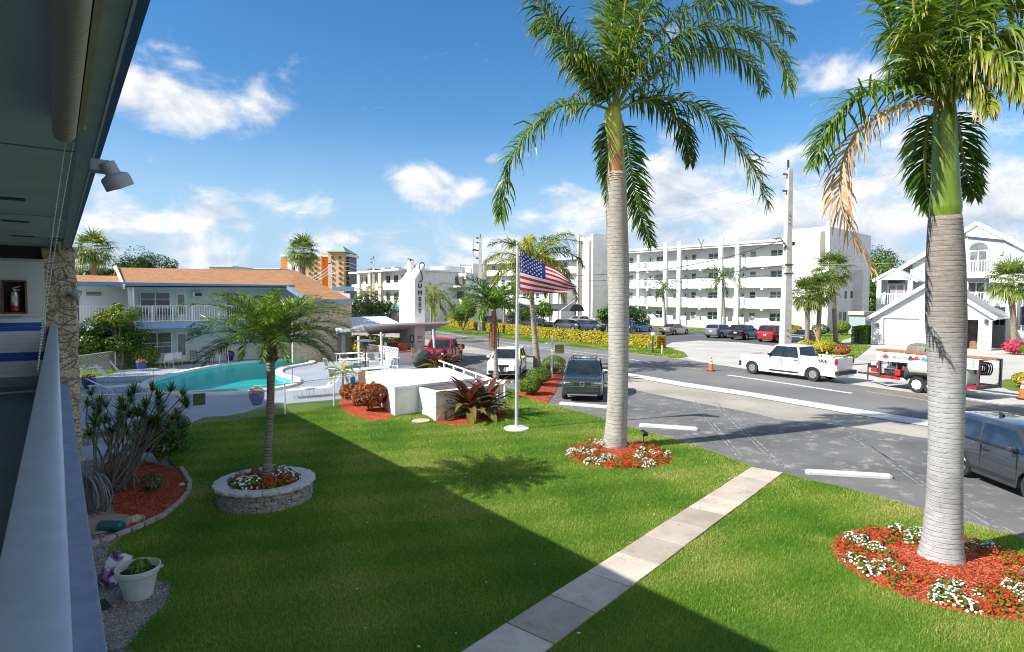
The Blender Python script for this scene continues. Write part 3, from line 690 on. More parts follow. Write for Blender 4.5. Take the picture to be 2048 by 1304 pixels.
M_sh1 = shaftmat('crownshaft_yellow', (.26, .33, .03), (.40, .38, .05), (.30, .13, .035))
M_sh2 = shaftmat('crownshaft_green', (.085, .165, .010), (.15, .215, .018), (.22, .20, .03))
M_dry = P('dry_sheath', (.46, .34, .24), .85, vs=9, var=.3, bump=.5)

# ---- royal palm beside the path bed
def D3(px, D): return At(px[0], px[1], D)
def imgfrond(pts, D0, dD):
    """rachis through places of the photograph, leaving the crown at depth D0 and ending dD deeper"""
    p = [D3(q, D0 + dD * (i / (len(pts) - 1)) ** 1.1) for i, q in enumerate(pts)]; return catmull(p, 6)
def royal(name_lbl, base, D0, trunkpx, trad, mat_t, shaftpx, srad, smat, fronds, seed, ll=.95, lw=.034):
    th = thing('royal_palm', name_lbl, 'palm tree', (base.x, base.y, 0), group='two big royal palms on the lawn')
    tp = [D3(q, D0) for q in trunkpx]; tp[0].z = -.02
    trunk('trunk', tp, trad, mat_t, th, 36)
    sp = [D3(q, D0) for q in shaftpx]; trunk('crownshaft', sp, srad, smat, th, 28)
    b = MB(); c = sp[0]; r = srad[0]                 # dry collar under the shaft
    for k in range(4):
        zz = c.z - .01 - .07 * k; b.tube([c + Vector((math.cos(a) * (r + .012 + .012 * rnd.random()), math.sin(a) * (r + .012 + .012 * rnd.random()), zz - c.z + rnd.uniform(-.025, .02))) for a in np.linspace(0, 6.28 * rnd.uniform(.75, 1.0), 22)], .016, 5)
    b.build('dry_collar', M_dry, th, smooth='all', world=True)
    g = np.random.default_rng(seed)
    for i, f in enumerate(fronds):
        L = Leaves(); px, dD, kw = f; kw = dict(kw); mt = kw.pop('mat', M_royal); D_ = D0 + kw.pop('d0', 0)
        a = dict(nl=126, ang=.42, ll=ll, lw=lw, droop=1.25, lift=.25, c=.32, cvar=.10, tip=.62, tipchance=.55, plume=.36, r0=.045, start=.10); a.update(kw); a['lw'] *= 1.6; a['ll'] *= 1.18
        feather(L, imgfrond(px, D_, dD), g=g, **a)
        o = L.build('frond', mt, th, True)
        if mt is M_dead: o['label'] = 'dead brown frond hanging down'
    return th
BA = G(1229, 896); DA = depth(BA)
royal('tall royal palm with yellowing crownshaft rising from the round flower bed by the asphalt', BA, DA,
      [(1229, 896), (1232, 860), (1235, 800), (1237, 700), (1237, 560), (1234, 440), (1233, 345)], [.385, .33, .305, .30, .325, .315, .28], M_rt1,
      [(1233, 348), (1233, 320), (1230, 280), (1226, 235), (1227, 215)], [.27, .245, .225, .27, .17], M_sh1, [
    ([(1226, 222), (1170, 206), (1100, 222), (1040, 290), (1010, 360), (1002, 438)], -1.0, dict(ll=.92, c=.25, droop=1.4)),
    ([(1222, 215), (1185, 150), (1130, 80), (1085, 20), (1060, -50)], -.8, dict(ll=1.0, droop=1.5, c=.24, tip=.7)),
    ([(1224, 212), (1180, 130), (1140, 75), (1090, 40), (1068, 60)], .9, dict(ll=.85, droop=1.7, tip=.8)),
    ([(1230, 212), (1238, 120), (1250, 20), (1268, -90), (1290, -190)], -.4, dict(ll=1.05, c=.42, droop=.9)),
    ([(1232, 212), (1250, 130), (1270, 50), (1310, -30), (1370, -90)], .8, dict(ll=1.05, c=.36, droop=1.1)),
    ([(1228, 212), (1225, 110), (1222, 10), (1215, -110)], .5, dict(ll=1.0, c=.30, droop=1.0)),
    ([(1234, 214), (1290, 130), (1380, 60), (1480, 60), (1560, 110), (1578, 170)], -1.2, dict(ll=1.12, droop=1.8, c=.30, tip=.75)),
    ([(1234, 214), (1290, 100), (1370, 20), (1450, -5), (1530, 25), (1580, 75)], .2, dict(ll=1.05, droop=1.6, c=.30, tip=.75)),
    ([(1234, 216), (1300, 160), (1370, 105), (1440, 95), (1500, 130), (1530, 180)], 1.0, dict(ll=1.0, droop=1.7, c=.33)),
    ([(1236, 220), (1310, 196), (1390, 212), (1460, 270), (1510, 345), (1536, 412)], -.9, dict(ll=.95, droop=1.0, c=.16)),
    ([(1236, 222), (1290, 200), (1340, 222), (1370, 270), (1380, 325)], 1.2, dict(ll=.75, droop=1.0, c=.14)),
    ([(1230, 225), (1215, 260), (1215, 320), (1222, 380), (1230, 440)], 1.6, dict(ll=.55, droop=.6, c=.14)),
    ([(1236, 225), (1252, 270), (1262, 340), (1278, 420), (1304, 492)], 2.2, dict(ll=.75, droop=.5, c=.12, d0=.3)),
    ([(1230, 212), (1262, 100), (1300, 10), (1350, -60), (1400, -90)], -1.1, dict(ll=1.0, c=.34, droop=1.3)),
    ([(1226, 214), (1200, 175), (1180, 140), (1160, 120), (1130, 115)], -1.3, dict(ll=.7, c=.2, droop=1.4, tip=.9, tipchance=.8)),
], 11)
BB = G(1882, 1122); DB = depth(BB)
royal('huge royal palm with bright green crownshaft in the near flower bed', BB, DB,
      [(1881, 1136), (1884, 1090), (1888, 1010), (1891, 900), (1893, 780), (1892, 640), (1891, 530), (1890, 432)], [.385, .31, .268, .252, .268, .298, .285, .236], M_rt2,
      [(1891, 436), (1891, 415), (1891, 380), (1890, 300), (1889, 240), (1890, 190)], [.215, .238, .215, .185, .176, .14], M_sh2, [
    ([(1888, 205), (1810, 172), (1730, 190), (1665, 245), (1628, 330)], -.6, dict(ll=.62, droop=.9, c=.24, lw=.026)),
    ([(1888, 212), (1830, 205), (1750, 235), (1695, 300), (1680, 390), (1705, 470), (1748, 545)], -.9, dict(ll=.56, droop=1.9, c=.55, cvar=.25, mat=M_dead, tip=0, plume=.2, nl=90, lw=.024)),
    ([(1888, 215), (1860, 240), (1850, 300), (1853, 370), (1868, 420)], 1.3, dict(ll=.52, droop=.7, c=.14, lw=.026)),
    ([(1894, 215), (1915, 250), (1925, 310), (1935, 350), (1950, 395)], 1.4, dict(ll=.50, droop=.7, c=.12, lw=.026)),
    ([(1892, 200), (1930, 110), (2000, 70), (2080, 90), (2160, 160)], -.9, dict(ll=.66, droop=2.0, c=.42, tip=.55, tipchance=.9, lw=.03)),
    ([(1892, 200), (1900, 90), (1950, 20), (2040, -10), (2150, 40)], -.4, dict(ll=.70, droop=1.6, c=.40, tip=.4, lw=.03)),
    ([(1890, 198), (1850, 110), (1830, 30), (1822, -60), (1820, -140)], -.3, dict(ll=.62, droop=.8, c=.22, lw=.028)),
    ([(1890, 198), (1870, 100), (1868, 0), (1875, -110)], .5, dict(ll=.66, droop=.9, c=.26, lw=.028)),
    ([(1892, 198), (1905, 80), (1920, -40), (1950, -160)], -.6, dict(ll=.70, droop=1.0, c=.34, lw=.03)),
    ([(1892, 198), (1940, 90), (2010, 0), (2110, -60), (2200, -90)], .8, dict(ll=.66, droop=1.2, c=.26, lw=.028)),
    ([(1894, 205), (1960, 160), (2040, 150), (2120, 190), (2180, 260)], .7, dict(ll=.60, droop=1.3, c=.16, lw=.026)),
    ([(1888, 200), (1840, 130), (1790, 80), (1770, 20), (1775, -60)], .7, dict(ll=.56, droop=1.0, c=.22, lw=.026)),
    ([(1888, 205), (1850, 160), (1820, 110), (1830, 60), (1860, 10)], -1.0, dict(ll=.55, droop=1.4, c=.38, lw=.028)),
    ([(1892, 205), (1925, 140), (1975, 110), (2020, 130), (2060, 190)], -1.4, dict(ll=.55, droop=2.2, c=.46, tip=.5, tipchance=.95, lw=.03)),
    ([(1890, 210), (1900, 180), (1930, 165), (1960, 185), (1975, 225)], -.8, dict(ll=.45, droop=2.0, c=.50, tip=.5, tipchance=.9, lw=.026)),
], 12)

# ---- pygmy date palm in the stone ring
th = thing('date_palm', 'short date palm with arching fronds growing in the round stone planter', 'palm tree', (BED_C.x, BED_C.y, 0))
D0 = 13.25
trunk('trunk', [D3((532, 978), D0), D3((536, 900), D0), D3((541, 800), D0), D3((541, 700), D0), D3((540, 668), D0)], [.12, .088, .082, .085, .10], ringbark('date_trunk', (.16, .13, .10), (.34, .30, .25), .07, .3), th, 16)
g = np.random.default_rng(5); b = MB(); top = D3((540, 690), D0)
for k in range(70):
    a = k * 2.4; z = top.z - .42 + .5 * (k / 70); r = .085 + .05 * rnd.random()
    b.bar(Vector((top.x + math.cos(a) * .06, top.y + math.sin(a) * .06, z)), Vector((top.x + math.cos(a) * (r + .05), top.y + math.sin(a) * (r + .05), z + .13)), .035, .02)
b.build('fibre_collar', P('brown_fibre', (.17, .085, .045), .95, var=.5, vs=30, bump=.8), th, world=True)
for k in range(50):
    az = k * 2.39996 + g.uniform(-.15, .15); u = (k + .5) / 50; e0 = 1.38 - 1.08 * u ** .9; e1 = e0 - g.uniform(1.05, 1.45)
    ln = g.uniform(1.65, 2.05) * (.82 + .25 * math.sin(math.pi * u)); L = Leaves()
    feather(L, curve((top.x, top.y, top.z + .12 * (1 - u)), az, e0, max(e1, -1.25), ln, pw=1.15, waz=R(60), wk=.35), nl=60, ll=.36, lw=.024, g=g, droop=.55, lift=.35, ang=.55, c=.36 + .14 * (1 - u), cvar=.15, tip=.3, tipchance=.2, start=.2, r0=.014, plume=.18, seg=2)
    L.build('frond', M_date, th, True)

# ---- coconut palm and christmas palm by the white car
def featherpalm(name, label, base, topp, trad, mat_t, n, ln, ll, lw, mat_l, seed, e_lo=-.1, e_hi=1.25, bend=1.35, droop=1.2, nl=40, cat='palm tree', group=None, wind=.5, extra=None, c=.3, tn=16, plume=.15, mids=None, lift=.2):
    th = thing(name, label, cat, (base.x, base.y, 0), group=group)
    mid = mids or [(base * (1 - t) + topp * t) for t in (.33, .66)]
    pts = [Vector((base.x, base.y, -.03))] + mid + [topp]; trunk('trunk', pts, trad, mat_t, th, tn)
    g = np.random.default_rng(seed); L = Leaves()
    for k in range(n):
        u = (k + .5) / n; az = k * 2.39996 + g.uniform(-.25, .25); e0 = e_hi - (e_hi - e_lo) * u; e1 = max(e0 - bend * g.uniform(.8, 1.2), -1.45)
        feather(L, curve(tuple(topp), az, e0, e1, ln * g.uniform(.85, 1.1), pw=1.2, waz=R(75), wk=wind), nl=nl, ll=ll, lw=lw, g=g, droop=droop, lift=lift, c=c + .18 * g.normal(), cvar=.12, tip=.35, tipchance=.4, start=.14, r0=.03 * ln / 2, plume=plume, seg=2)
    L.build('crown', mat_l, th, True)
    if extra: extra(th, topp)
    return th
cb = G(1076, 742); cD = depth(cb)
featherpalm('coconut_palm', 'tall leaning coconut palm with windblown yellowish fronds behind the flag', cb, At(1064, 530, cD), [.32, .2, .17, .15, .14, .15], M_ct, 28, 3.8, .95, .058, M_coco, 21, e_lo=-.25, e_hi=1.3, bend=1.5, droop=1.3, nl=58, wind=1.1, c=.42, plume=.3, mids=[At(1070, 680, cD), At(1064, 600, cD)])
ab = G(993, 766); aD = depth(ab)
def arec(th, p):
    b = MB(); c = p - Vector((0, 0, .15)); b.tube([c + Vector((0, 0, .2)), c, c - Vector((0, 0, .6)), c - Vector((.05, 0, 1.3)), c - Vector((.1, 0, 1.9))], [.07, .12, .17, .16, .10], 10)
    for k in range(16):
        a = rnd.uniform(0, 6.28); b.tube([c - Vector((0, 0, .3)) + Vector((math.cos(a) * .12, math.sin(a) * .12, 0)), c + Vector((math.cos(a) * .28, math.sin(a) * .28, -1.2)), c + Vector((math.cos(a) * .24, math.sin(a) * .24, -1.9 - .3 * rnd.random()))], [.015, .022, .004], 4)
    b.build('dead_leaf_skirt', P('red_brown_sheath', (.30, .13, .075), .9, var=.35, vs=12, bump=.6), th, world=True)
featherpalm('christmas_palm', 'small feathery palm with reddish dead leaf bases in front of the white car', ab, At(988, 618, aD), [.17, .11, .10, .11], M_ct, 24, 2.5, .8, .065, leafmat('bright_frond', [(.03, .08, .012), (.07, .16, .02), (.13, .24, .025), (.30, .36, .06)], trans=.33, rough=.38), 22, e_lo=.25, e_hi=1.35, bend=1.15, droop=.8, nl=30, wind=.2, c=.45, extra=arec)
# ---- small foxtail palms against the apartment block
def toward(px, py, D): return At(px, py, D)
for i, (x, yb, yt, D, n, ln, lab) in enumerate([(1329, 641, 572, 80, 9, 2.6, 'slim foxtail palm, the smaller one by the white apartment block'), (1448, 642, 552, 74, 12, 3.2, 'slim foxtail palm, the larger one by the white apartment block')]):
    bse = At(x + 3, yb, D); bse.z = 0; tp = At(x - 3, yt, D)
    featherpalm('foxtail_palm', lab, bse, tp, [.2, .17, .14, .12], M_ct, n, ln, .75, .09, leafmat('foxtail_leaf', [(.05, .12, .015), (.10, .19, .02), (.20, .27, .04), (.34, .34, .1)], trans=.3), 31 + i, e_lo=-.6, e_hi=1.2, bend=1.7, droop=.5, nl=24, group='foxtail palms by the apartment block', wind=.2, plume=.6, tn=8)
# ---- palms farther off, by sign and motels
for (x, yt, D, h, lab, sd) in [(815, 598, 66, 0, 'leafy palm to the left behind the white sign tower', 41), (868, 600, 62, 0, 'leafy palm just to the right behind the white sign tower', 42), (1008, 600, 95, 0, 'thin palm behind the flagpole in front of the white condo', 43), (912, 583, 120, 0, 'little palm showing beside the left white stair tower', 44), (862, 585, 75, 0, 'upper palm crown beside the lettering of the sign tower', 45), (735, 590, 90, 0, 'ragged palm by the timber pole and the far white motel', 46)]:
    tp = At(x, yt, D); bse = Vector((tp.x, tp.y, 0))
    featherpalm('coconut_palm', lab, bse, tp, [.2, .16, .14, .13], M_ct, 13, 3.0, .8, .08, M_coco if sd % 2 else M_royal, sd, e_lo=-.4, e_hi=1.2, bend=1.6, droop=1.2, nl=24, wind=.8, tn=8, group='palms farther off along the street', c=.32)

# ---- cabbage palms (fan leaves)
def cabbage(label, base, topp, n, pet, Rf, seed, trad=(.24, .19, .2, .24), group=None, boots=True, c=.38, mat_t=None, nb=18):
    th = thing('cabbage_palm', label, 'palm tree', (base.x, base.y, 0), group=group)
    trunk('trunk', [Vector((base.x, base.y, -.03)), base * .67 + topp * .33, base * .33 + topp * .67, topp], list(trad), mat_t or M_bark, th, 12)
    g = np.random.default_rng(seed); L = Leaves()
    for k in range(n):
        u = (k + .5) / n; az = k * 2.39996 + g.uniform(-.2, .2); el = 1.45 - 2.2 * u + g.normal(0, .1)
        q = (topp.x + .12 * math.sin(az), topp.y + .12 * math.cos(az), topp.z + .25 * (1 - u))
        fan(L, q, az, el, g, pet * g.uniform(.8, 1.15), Rf * g.uniform(.85, 1.1), nb, c=c + .22 * (g.random() - .5) + .15 * (u > .85), droop=.6 + .8 * u, w=Rf * .075)
    L.build('crown', M_fanleaf, th, True); return th
for (xb, yb, xt, yt, n, pet, Rf, lab, sd) in [(1614, 690, 1616, 592, 44, 1.15, 1.35, 'cabbage palm, left trunk of the three beside the concrete utility pole', 1), (1636, 690, 1640, 580, 34, 1.1, 1.3, 'cabbage palm, dark middle trunk of the three beside the concrete utility pole', 2), (1672, 686, 1664, 545, 48, 1.25, 1.45, 'cabbage palm, right and tallest trunk of the three beside the concrete utility pole', 3)]:
    bse = G(xb, yb); tp = At(xt, yt, depth(bse)); cabbage(lab, bse, tp, n, pet, Rf, 50 + sd, (.25, .22, .23, .26), 'three cabbage palms by the utility pole')
bse = G(2030, 702); cabbage('bushy cabbage palm standing in front of the balconies of the gabled house', bse, At(2022, 566, depth(bse)), 50, 1.25, 1.5, 58, (.30, .24, .24, .28))
tp = At(186, 504, 62); cabbage('cabbage palm with wind-tilted crown behind the lower orange roof', Vector((tp.x, tp.y, 0)), tp, 46, 1.3, 1.4, 61, (.26, .24, .24, .3), mat_t=P('orange_bark', (.34, .20, .12), .9, vs=12, var=.3))
tp = At(160, 536, 66); cabbage('darker cabbage palm half hidden at the edge of the stone pillar', Vector((tp.x, tp.y, 0)), tp, 30, 1.2, 1.3, 62, c=.2)
tp = At(605, 506, 80); cabbage('tall cabbage palm rising behind the orange motel roof before the orange tower', Vector((tp.x, tp.y, 0)), tp, 46, 1.35, 1.6, 63, (.36, .33, .33, .38))

# ---- broadleaf trees and bushes
def bush(name, label, cat, base, rad, n, leaf, mat, seed, c=.4, cv=.2, z0=None, group=None, stems=5, lobes=8, jag=.35, up=.35, asp=.5, clumps=0, trunkh=0.0, trr=.1):
    th = thing(name, label, cat, (base.x, base.y, 0), group=group); g = np.random.default_rng(seed); L = Leaves(); rad = np.array(rad, float)
    z0 = rad[2] * .95 + trunkh if z0 is None else z0; ctr = np.array([base.x, base.y, z0])
    if clumps:
        cs, un = blob(g, clumps, rad * .74, lobes, jag)
        for k in range(clumps):
            r = rad.mean() * g.uniform(.30, .58); m = n // clumps; p, u = blob(g, m, (r, r, r * .8), 4, .3)
            leafcloud(L, ctr + cs[k] + p, u, leaf, g, c + g.normal(0, .10), cv, asp, up)
    else:
        p, u = blob(g, n, rad, lobes, jag); leafcloud(L, ctr + p, u, leaf, g, c, cv, asp, up)
    L.build('foliage' if not trunkh else 'crown', mat, th, True)
    b = MB()
    if trunkh: b.tube([(base.x, base.y, -.03), (base.x + .1, base.y, trunkh * .6), (base.x, base.y + .05, z0)], [trr, trr * .8, trr * .5], 8)
    for k in range(stems):
        a = rnd.uniform(0, 6.28); q = Vector((base.x, base.y, trunkh * .9)); e = Vector((ctr[0] + math.cos(a) * rad[0] * .55, ctr[1] + math.sin(a) * rad[1] * .55, z0 + rad[2] * rnd.uniform(-.1, .5)))
        b.tube([q, q * .5 + e * .5 + Vector((0, 0, -.05 * rad[2])), e], [max(.015, trr * .4), max(.01, trr * .28), .006], 5)
    b.build('trunk' if trunkh else 'stems', M_shoot, th, world=True); return th
def hedge(name, label, a, b_, h, wdt, mat, seed, n, leaf, c=.5, cv=.2, group=None, cat='hedge', z=0.0):
    a = Vector(a); b_ = Vector(b_); d = b_ - a; d.z = 0; ln = d.length; mid = (a + b_) / 2; rz = math.atan2(d.y, d.x)
    th = thing(name, label, cat, (mid.x, mid.y, z), rz, group=group); g = np.random.default_rng(seed)
    p, nn = boxpts(g, n, ln, wdt, h, .16)
    wav = .07 * np.sin(p[:, 0] * 1.3 + seed) + .05 * np.sin(p[:, 0] * 3.7 + 1); p[:, 2] += wav * (p[:, 2] / h); p[:, 1] += .08 * np.sin(p[:, 0] * 2.1 + seed * 2) * np.sign(p[:, 1])
    L = Leaves(); leafcloud(L, p, nn, leaf, g, c, cv, .55, .3); L.build('foliage', mat, th)
    q = MB(); q.box((0, 0, h * .47), (ln - .3, wdt - .3, h * .86)); q.build('dark_core', M_core, th); return th  # solid dark box, the shade inside the hedge put into its colour
hg = [(893, 652), (985, 663), (1082, 675.5), (1218, 690), (1322, 698)]
HG = [G(*q) for q in hg]
hl = ['golden hedge section farthest left along the street', 'golden hedge section behind the small feathery palm', 'golden hedge section behind the leaning coconut palm', 'golden hedge section ending at the driveway beside the globe lamp']
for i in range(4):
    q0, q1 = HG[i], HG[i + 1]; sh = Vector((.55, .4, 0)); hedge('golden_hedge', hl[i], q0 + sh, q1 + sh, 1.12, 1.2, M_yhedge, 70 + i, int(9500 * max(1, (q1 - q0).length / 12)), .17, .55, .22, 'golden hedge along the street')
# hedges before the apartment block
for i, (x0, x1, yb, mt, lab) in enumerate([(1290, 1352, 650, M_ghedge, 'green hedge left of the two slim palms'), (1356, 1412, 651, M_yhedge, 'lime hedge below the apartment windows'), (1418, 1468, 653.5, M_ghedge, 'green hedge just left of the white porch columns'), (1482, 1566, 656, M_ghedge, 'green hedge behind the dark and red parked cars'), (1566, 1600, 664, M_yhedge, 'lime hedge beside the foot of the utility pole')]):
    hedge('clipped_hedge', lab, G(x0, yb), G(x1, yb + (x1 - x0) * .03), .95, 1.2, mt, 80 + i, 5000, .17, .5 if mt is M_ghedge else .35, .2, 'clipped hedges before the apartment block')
hedge('square_hedge', 'tall square clipped hedge beside the garage corner', G(1716, 687), G(1742, 686), 1.75, 1.4, M_ghedge, 90, 6500, .13, .6, .2)
bush('round_shrub', 'rounded lime green shrub by the corner of the apartment block', 'shrub', G(1684, 670), (1.2, 1.2, .95), 3500, .17, M_ghedge, 91, .75, .15)
bush('shrub', 'dark shrub behind the leaning palm trunk by the apartment corner', 'shrub', G(1640, 672), (1.2, 1.2, .8), 2500, .16, M_ghedge, 92, .35, .2)
bush('golden_shrub', 'low golden shrub cluster behind the white pickup bed', 'shrub', G(1650, 706), (1.7, .9, .55), 3500, .14, M_yhedge, 93, .5, .25)
bush('golden_shrub', 'low golden shrub at the foot of the three cabbage palms', 'shrub', G(1612, 700), (1.3, .8, .5), 2200, .14, M_yhedge, 931, .55, .25)
bush('mixed_shrub', 'brownish shrub behind the traffic cone in the truck bed', 'shrub', G(1684, 712), (.7, .7, .5), 1500, .13, M_croton, 932, .55, .25)
bush('pink_cordyline', 'pink and red leaved shrub beside the garage driveway', 'shrub', G(2028, 708), (.95, .95, .62), 1500, .38, M_pinkcord, 94, .65, .25, asp=.22)
bush('green_shrub', 'bright green shrub at the right edge next to the pink one', 'shrub', G(2066, 714), (.9, .9, .6), 2000, .15, M_ghedge, 95, .7, .2)
bush('golden_shrub', 'golden leaved plant in the little grass corner at the right edge', 'shrub', G(2056, 775), (.75, .75, .42), 1500, .14, M_yhedge, 96, .45, .25)
# box shrubs and croton near us
bush('round_shrub', 'rounded green shrub left of the pair in the red mulch by the white car', 'shrub', G(1059, 790), (.58, .58, .44), 3600, .075, M_ghedge, 97, .55, .2)
bush('round_shrub', 'rounded green shrub right of the pair in the red mulch by the white car', 'shrub', G(1078, 772), (.72, .7, .52), 4200, .078, M_ghedge, 98, .6, .2)
bush('round_shrub', 'round green shrub beside the white sign post', 'shrub', G(1107, 748), (.78, .78, .60), 4200, .08, M_ghedge, 99, .58, .2)
for i, (x, y, r, h, lab) in enumerate([(712, 812, .72, .55, 'red and yellow croton bush, left one in the mulch by the white shed'), (740, 822, .78, .62, 'red and yellow croton bush, front one in the mulch by the white shed'), (757, 806, .6, .5, 'darker croton bush against the white shed wall')]):
    bush('croton_bush', lab, 'shrub', G(x, y), (r, r, h), 2600, .17, M_croton, 100 + i, .42, .26, group='croton bushes by the white shed', asp=.3, jag=.8, up=.9)
bush('green_shrub', 'green shrub behind the croton bushes at the shed corner', 'shrub', G(772, 806), (.5, .5, .52), 1600, .1, M_ghedge, 104, .55, .2)
bush('green_shrub', 'small green sprig between the fence end and the croton bushes', 'shrub', G(738, 790), (.5, .5, .62), 1200, .12, M_ghedge, 105, .7, .2)
tp = G(686, 786); featherpalm('small_palm', 'tiny yellow green palm behind the chain link fence by the crotons', tp, Vector((tp.x, tp.y, 1.0)), [.07, .06, .05, .05], M_ct, 9, 1.0, .34, .035, M_coco, 106, e_lo=-.1, e_hi=1.1, bend=1.4, droop=.7, nl=22, tn=8, c=.5)
# golden bushes behind the pavilion
for i, (x, y, rx, rz, lab) in enumerate([(713, 716, 1.4, .9, 'golden bush at the left end behind the white lattice fence'), (744, 719, 1.6, .95, 'golden bush in the middle behind the white lattice fence'), (778, 722, 1.4, .9, 'golden bush next to the sign tower behind the lattice fence'), (694, 713, 1.0, .8, 'golden bush touching the stone wall')]):
    bush('golden_bush', lab, 'shrub', G(x, y), (rx, 1.2, rz), 3200, .17, M_yhedge, 110 + i, .5, .22, group='golden bushes behind the lattice fence')
# tree before the opposite motel
tb = G(225, 748); tb2 = At(222, 668, 37.5)
bush('broadleaf_tree', 'dense green tree in front of the opposite motel balcony', 'tree', Vector((tb2.x, tb2.y, 0)), (2.3, 1.8, 1.45), 16000, .17, M_ghedge, 120, .38, .22, z0=1.75, clumps=34, trunkh=.7, trr=.12, stems=9)
t3 = At(240, 634, 37.0); bush('broadleaf_tree', 'airy pale green branches reaching up to the opposite balcony rail', 'tree', Vector((t3.x, t3.y, 0)), (1.35, 1.0, .8), 2600, .16, M_ghedge, 121, .78, .15, z0=t3.z, clumps=16, trunkh=1.2, trr=.06, stems=9)
t3 = At(282, 690, 38.0); bush('shrub', 'yellow green shrub right of the dense tree at the back fence', 'shrub', Vector((t3.x, t3.y, 0)), (1.1, .9, .8), 2000, .15, M_ghedge, 122, .7, .2)
t3 = At(168, 690, 37.0); bush('shrub', 'yellow green shrub left of the dense tree near the stone pillar', 'shrub', Vector((t3.x, t3.y, 0)), (1.2, .9, .9), 2200, .15, M_ghedge, 123, .68, .2)
# distant greenery
for i, (x, y, D, rx, rz, lab) in enumerate([(690, 622, 80, 3.2, 2.2, 'dark green bush right of the stone wall end'), (722, 622, 84, 3.6, 2.4, 'dark green bush at the foot of the timber pole'), (760, 624, 90, 3, 1.8, 'dark green bush between timber pole and sign tower'),
        (300, 536, 150, 9, 4.5, 'tree top showing over the motel roof ridge, left'), (275, 540, 130, 5, 3, 'smaller tree top at the left end of the roof ridge'), (215, 556, 120, 4, 2.5, 'tree top above the lower orange roof'),
        (1722, 590, 110, 7, 7.5, 'big green tree between the apartment block and the gabled house'), (1752, 575, 130, 8, 8, 'tall dark tree behind the arched balcony'), (1742, 610, 105, 6, 5, 'lighter green tree behind the square hedge'),
        (925, 620, 85, 2.6, 2.4, 'green bush beside the left white stair tower'), (1262, 632, 75, 2.4, 1.7, 'dark leafy bush just right of the royal palm trunk'), (1215, 632, 78, 2, 1.2, 'yellow leaved bush left of the royal palm trunk'),
        (1085, 622, 88, 1.8, 1.6, 'yellow green plant left of the entrance canopy'), (1040, 628, 88, 2.5, 1.1, 'low bush behind the flagpole at the condo wall')]):
    p = At(x, y, D); nl = D > 100; bush('broadleaf_tree' if nl else 'leafy_bush', lab, 'tree' if nl else 'shrub', Vector((p.x, p.y, 0)), (rx, rx * .8, rz), 7000 if nl else 3500, .42 if nl else .26, M_dark if i < 6 or i in (7, 10, 13) else M_ghedge, 130 + i, .55, .22, z0=max(rz, p.z), clumps=18, trunkh=max(.5, p.z - rz * .6) if nl else 0.0, trr=.25, stems=4)

# ---- dracaena thicket by the wall
th = thing('dracaena', 'multi-stemmed spiky dracaena with bare grey stems by the stone pillar', 'shrub', tuple(G(222, 985)))
g = np.random.default_rng(33); b = MB(); L = Leaves(); bs = G(222, 985)
for k in range(40):
    s0 = bs + Vector((g.normal(0, .22), g.normal(0, .22), 0)); D_ = depth(s0)
    tx = g.uniform(170, 372); D1 = D_ + g.uniform(-.3, 1.3); h = 1150 - 0; ty = g.uniform(770, 872) + .12 * abs(tx - 260)
    e = At(tx, ty, D1); m1 = s0 * .66 + e * .34 + Vector((g.normal(0, .08), g.normal(0, .08), .1)); m2 = s0 * .3 + e * .7 + Vector((g.normal(0, .07), g.normal(0, .07), .05))
    b.tube(catmull([s0, m1, m2, e], 4), [.028, .026, .024, .022, .02, .02, .018, .018, .016, .016, .014, .014, .012], 6)
    heads = [(e, (e - m2).normalized())]
    if g.random() < .5:
        e2 = m2 + Vector((g.normal(0, .15), g.normal(0, .15), g.uniform(.15, .35))); b.tube([m2, (m2 + e2) / 2 + Vector((.02, .02, 0)), e2], [.016, .014, .01], 5); heads.append((e2, (e2 - m2).normalized()))
    for hp, hd in heads:
        n = 44; a = g.uniform(0, 6.28, n); el = g.uniform(-.35, 1.35, n); d = nrm(np.c_[np.cos(a) * np.cos(el), np.sin(a) * np.cos(el), np.sin(el)] + np.array(hd) * .45)
        strips(L, np.repeat(np.array(hp)[None], n, 0) - d * .02, d, None, nrm(np.cross(d, np.array([0, 0, 1.0]) + 1e-3)), g.uniform(.22, .36, n), np.full(n, .034), g.uniform(.1, .7, n), np.clip(.35 + g.normal(0, .18, n), 0, 1), np.zeros(n), 2, (.8, 1, .05))
b.build('stems', P('dracaena_stem', (.20, .18, .155), .9, vs=30, var=.35, bump=.7, bs=90), th, smooth='all', world=True); L.build('foliage', M_date, th, True)
bush('flowering_shrub', 'dark green shrub with a few orange blooms right of the dracaena', 'shrub', G(322, 925), (.85, .75, .78), 9000, .075, M_ghedge, 140, .38, .2, clumps=14, stems=14)
p = G(306, 985); bush('small_shrub', 'small sparse twiggy shrub in the red mulch below the dracaena', 'shrub', p, (.28, .28, .24), 420, .06, M_ghedge, 141, .3, .2, stems=12)

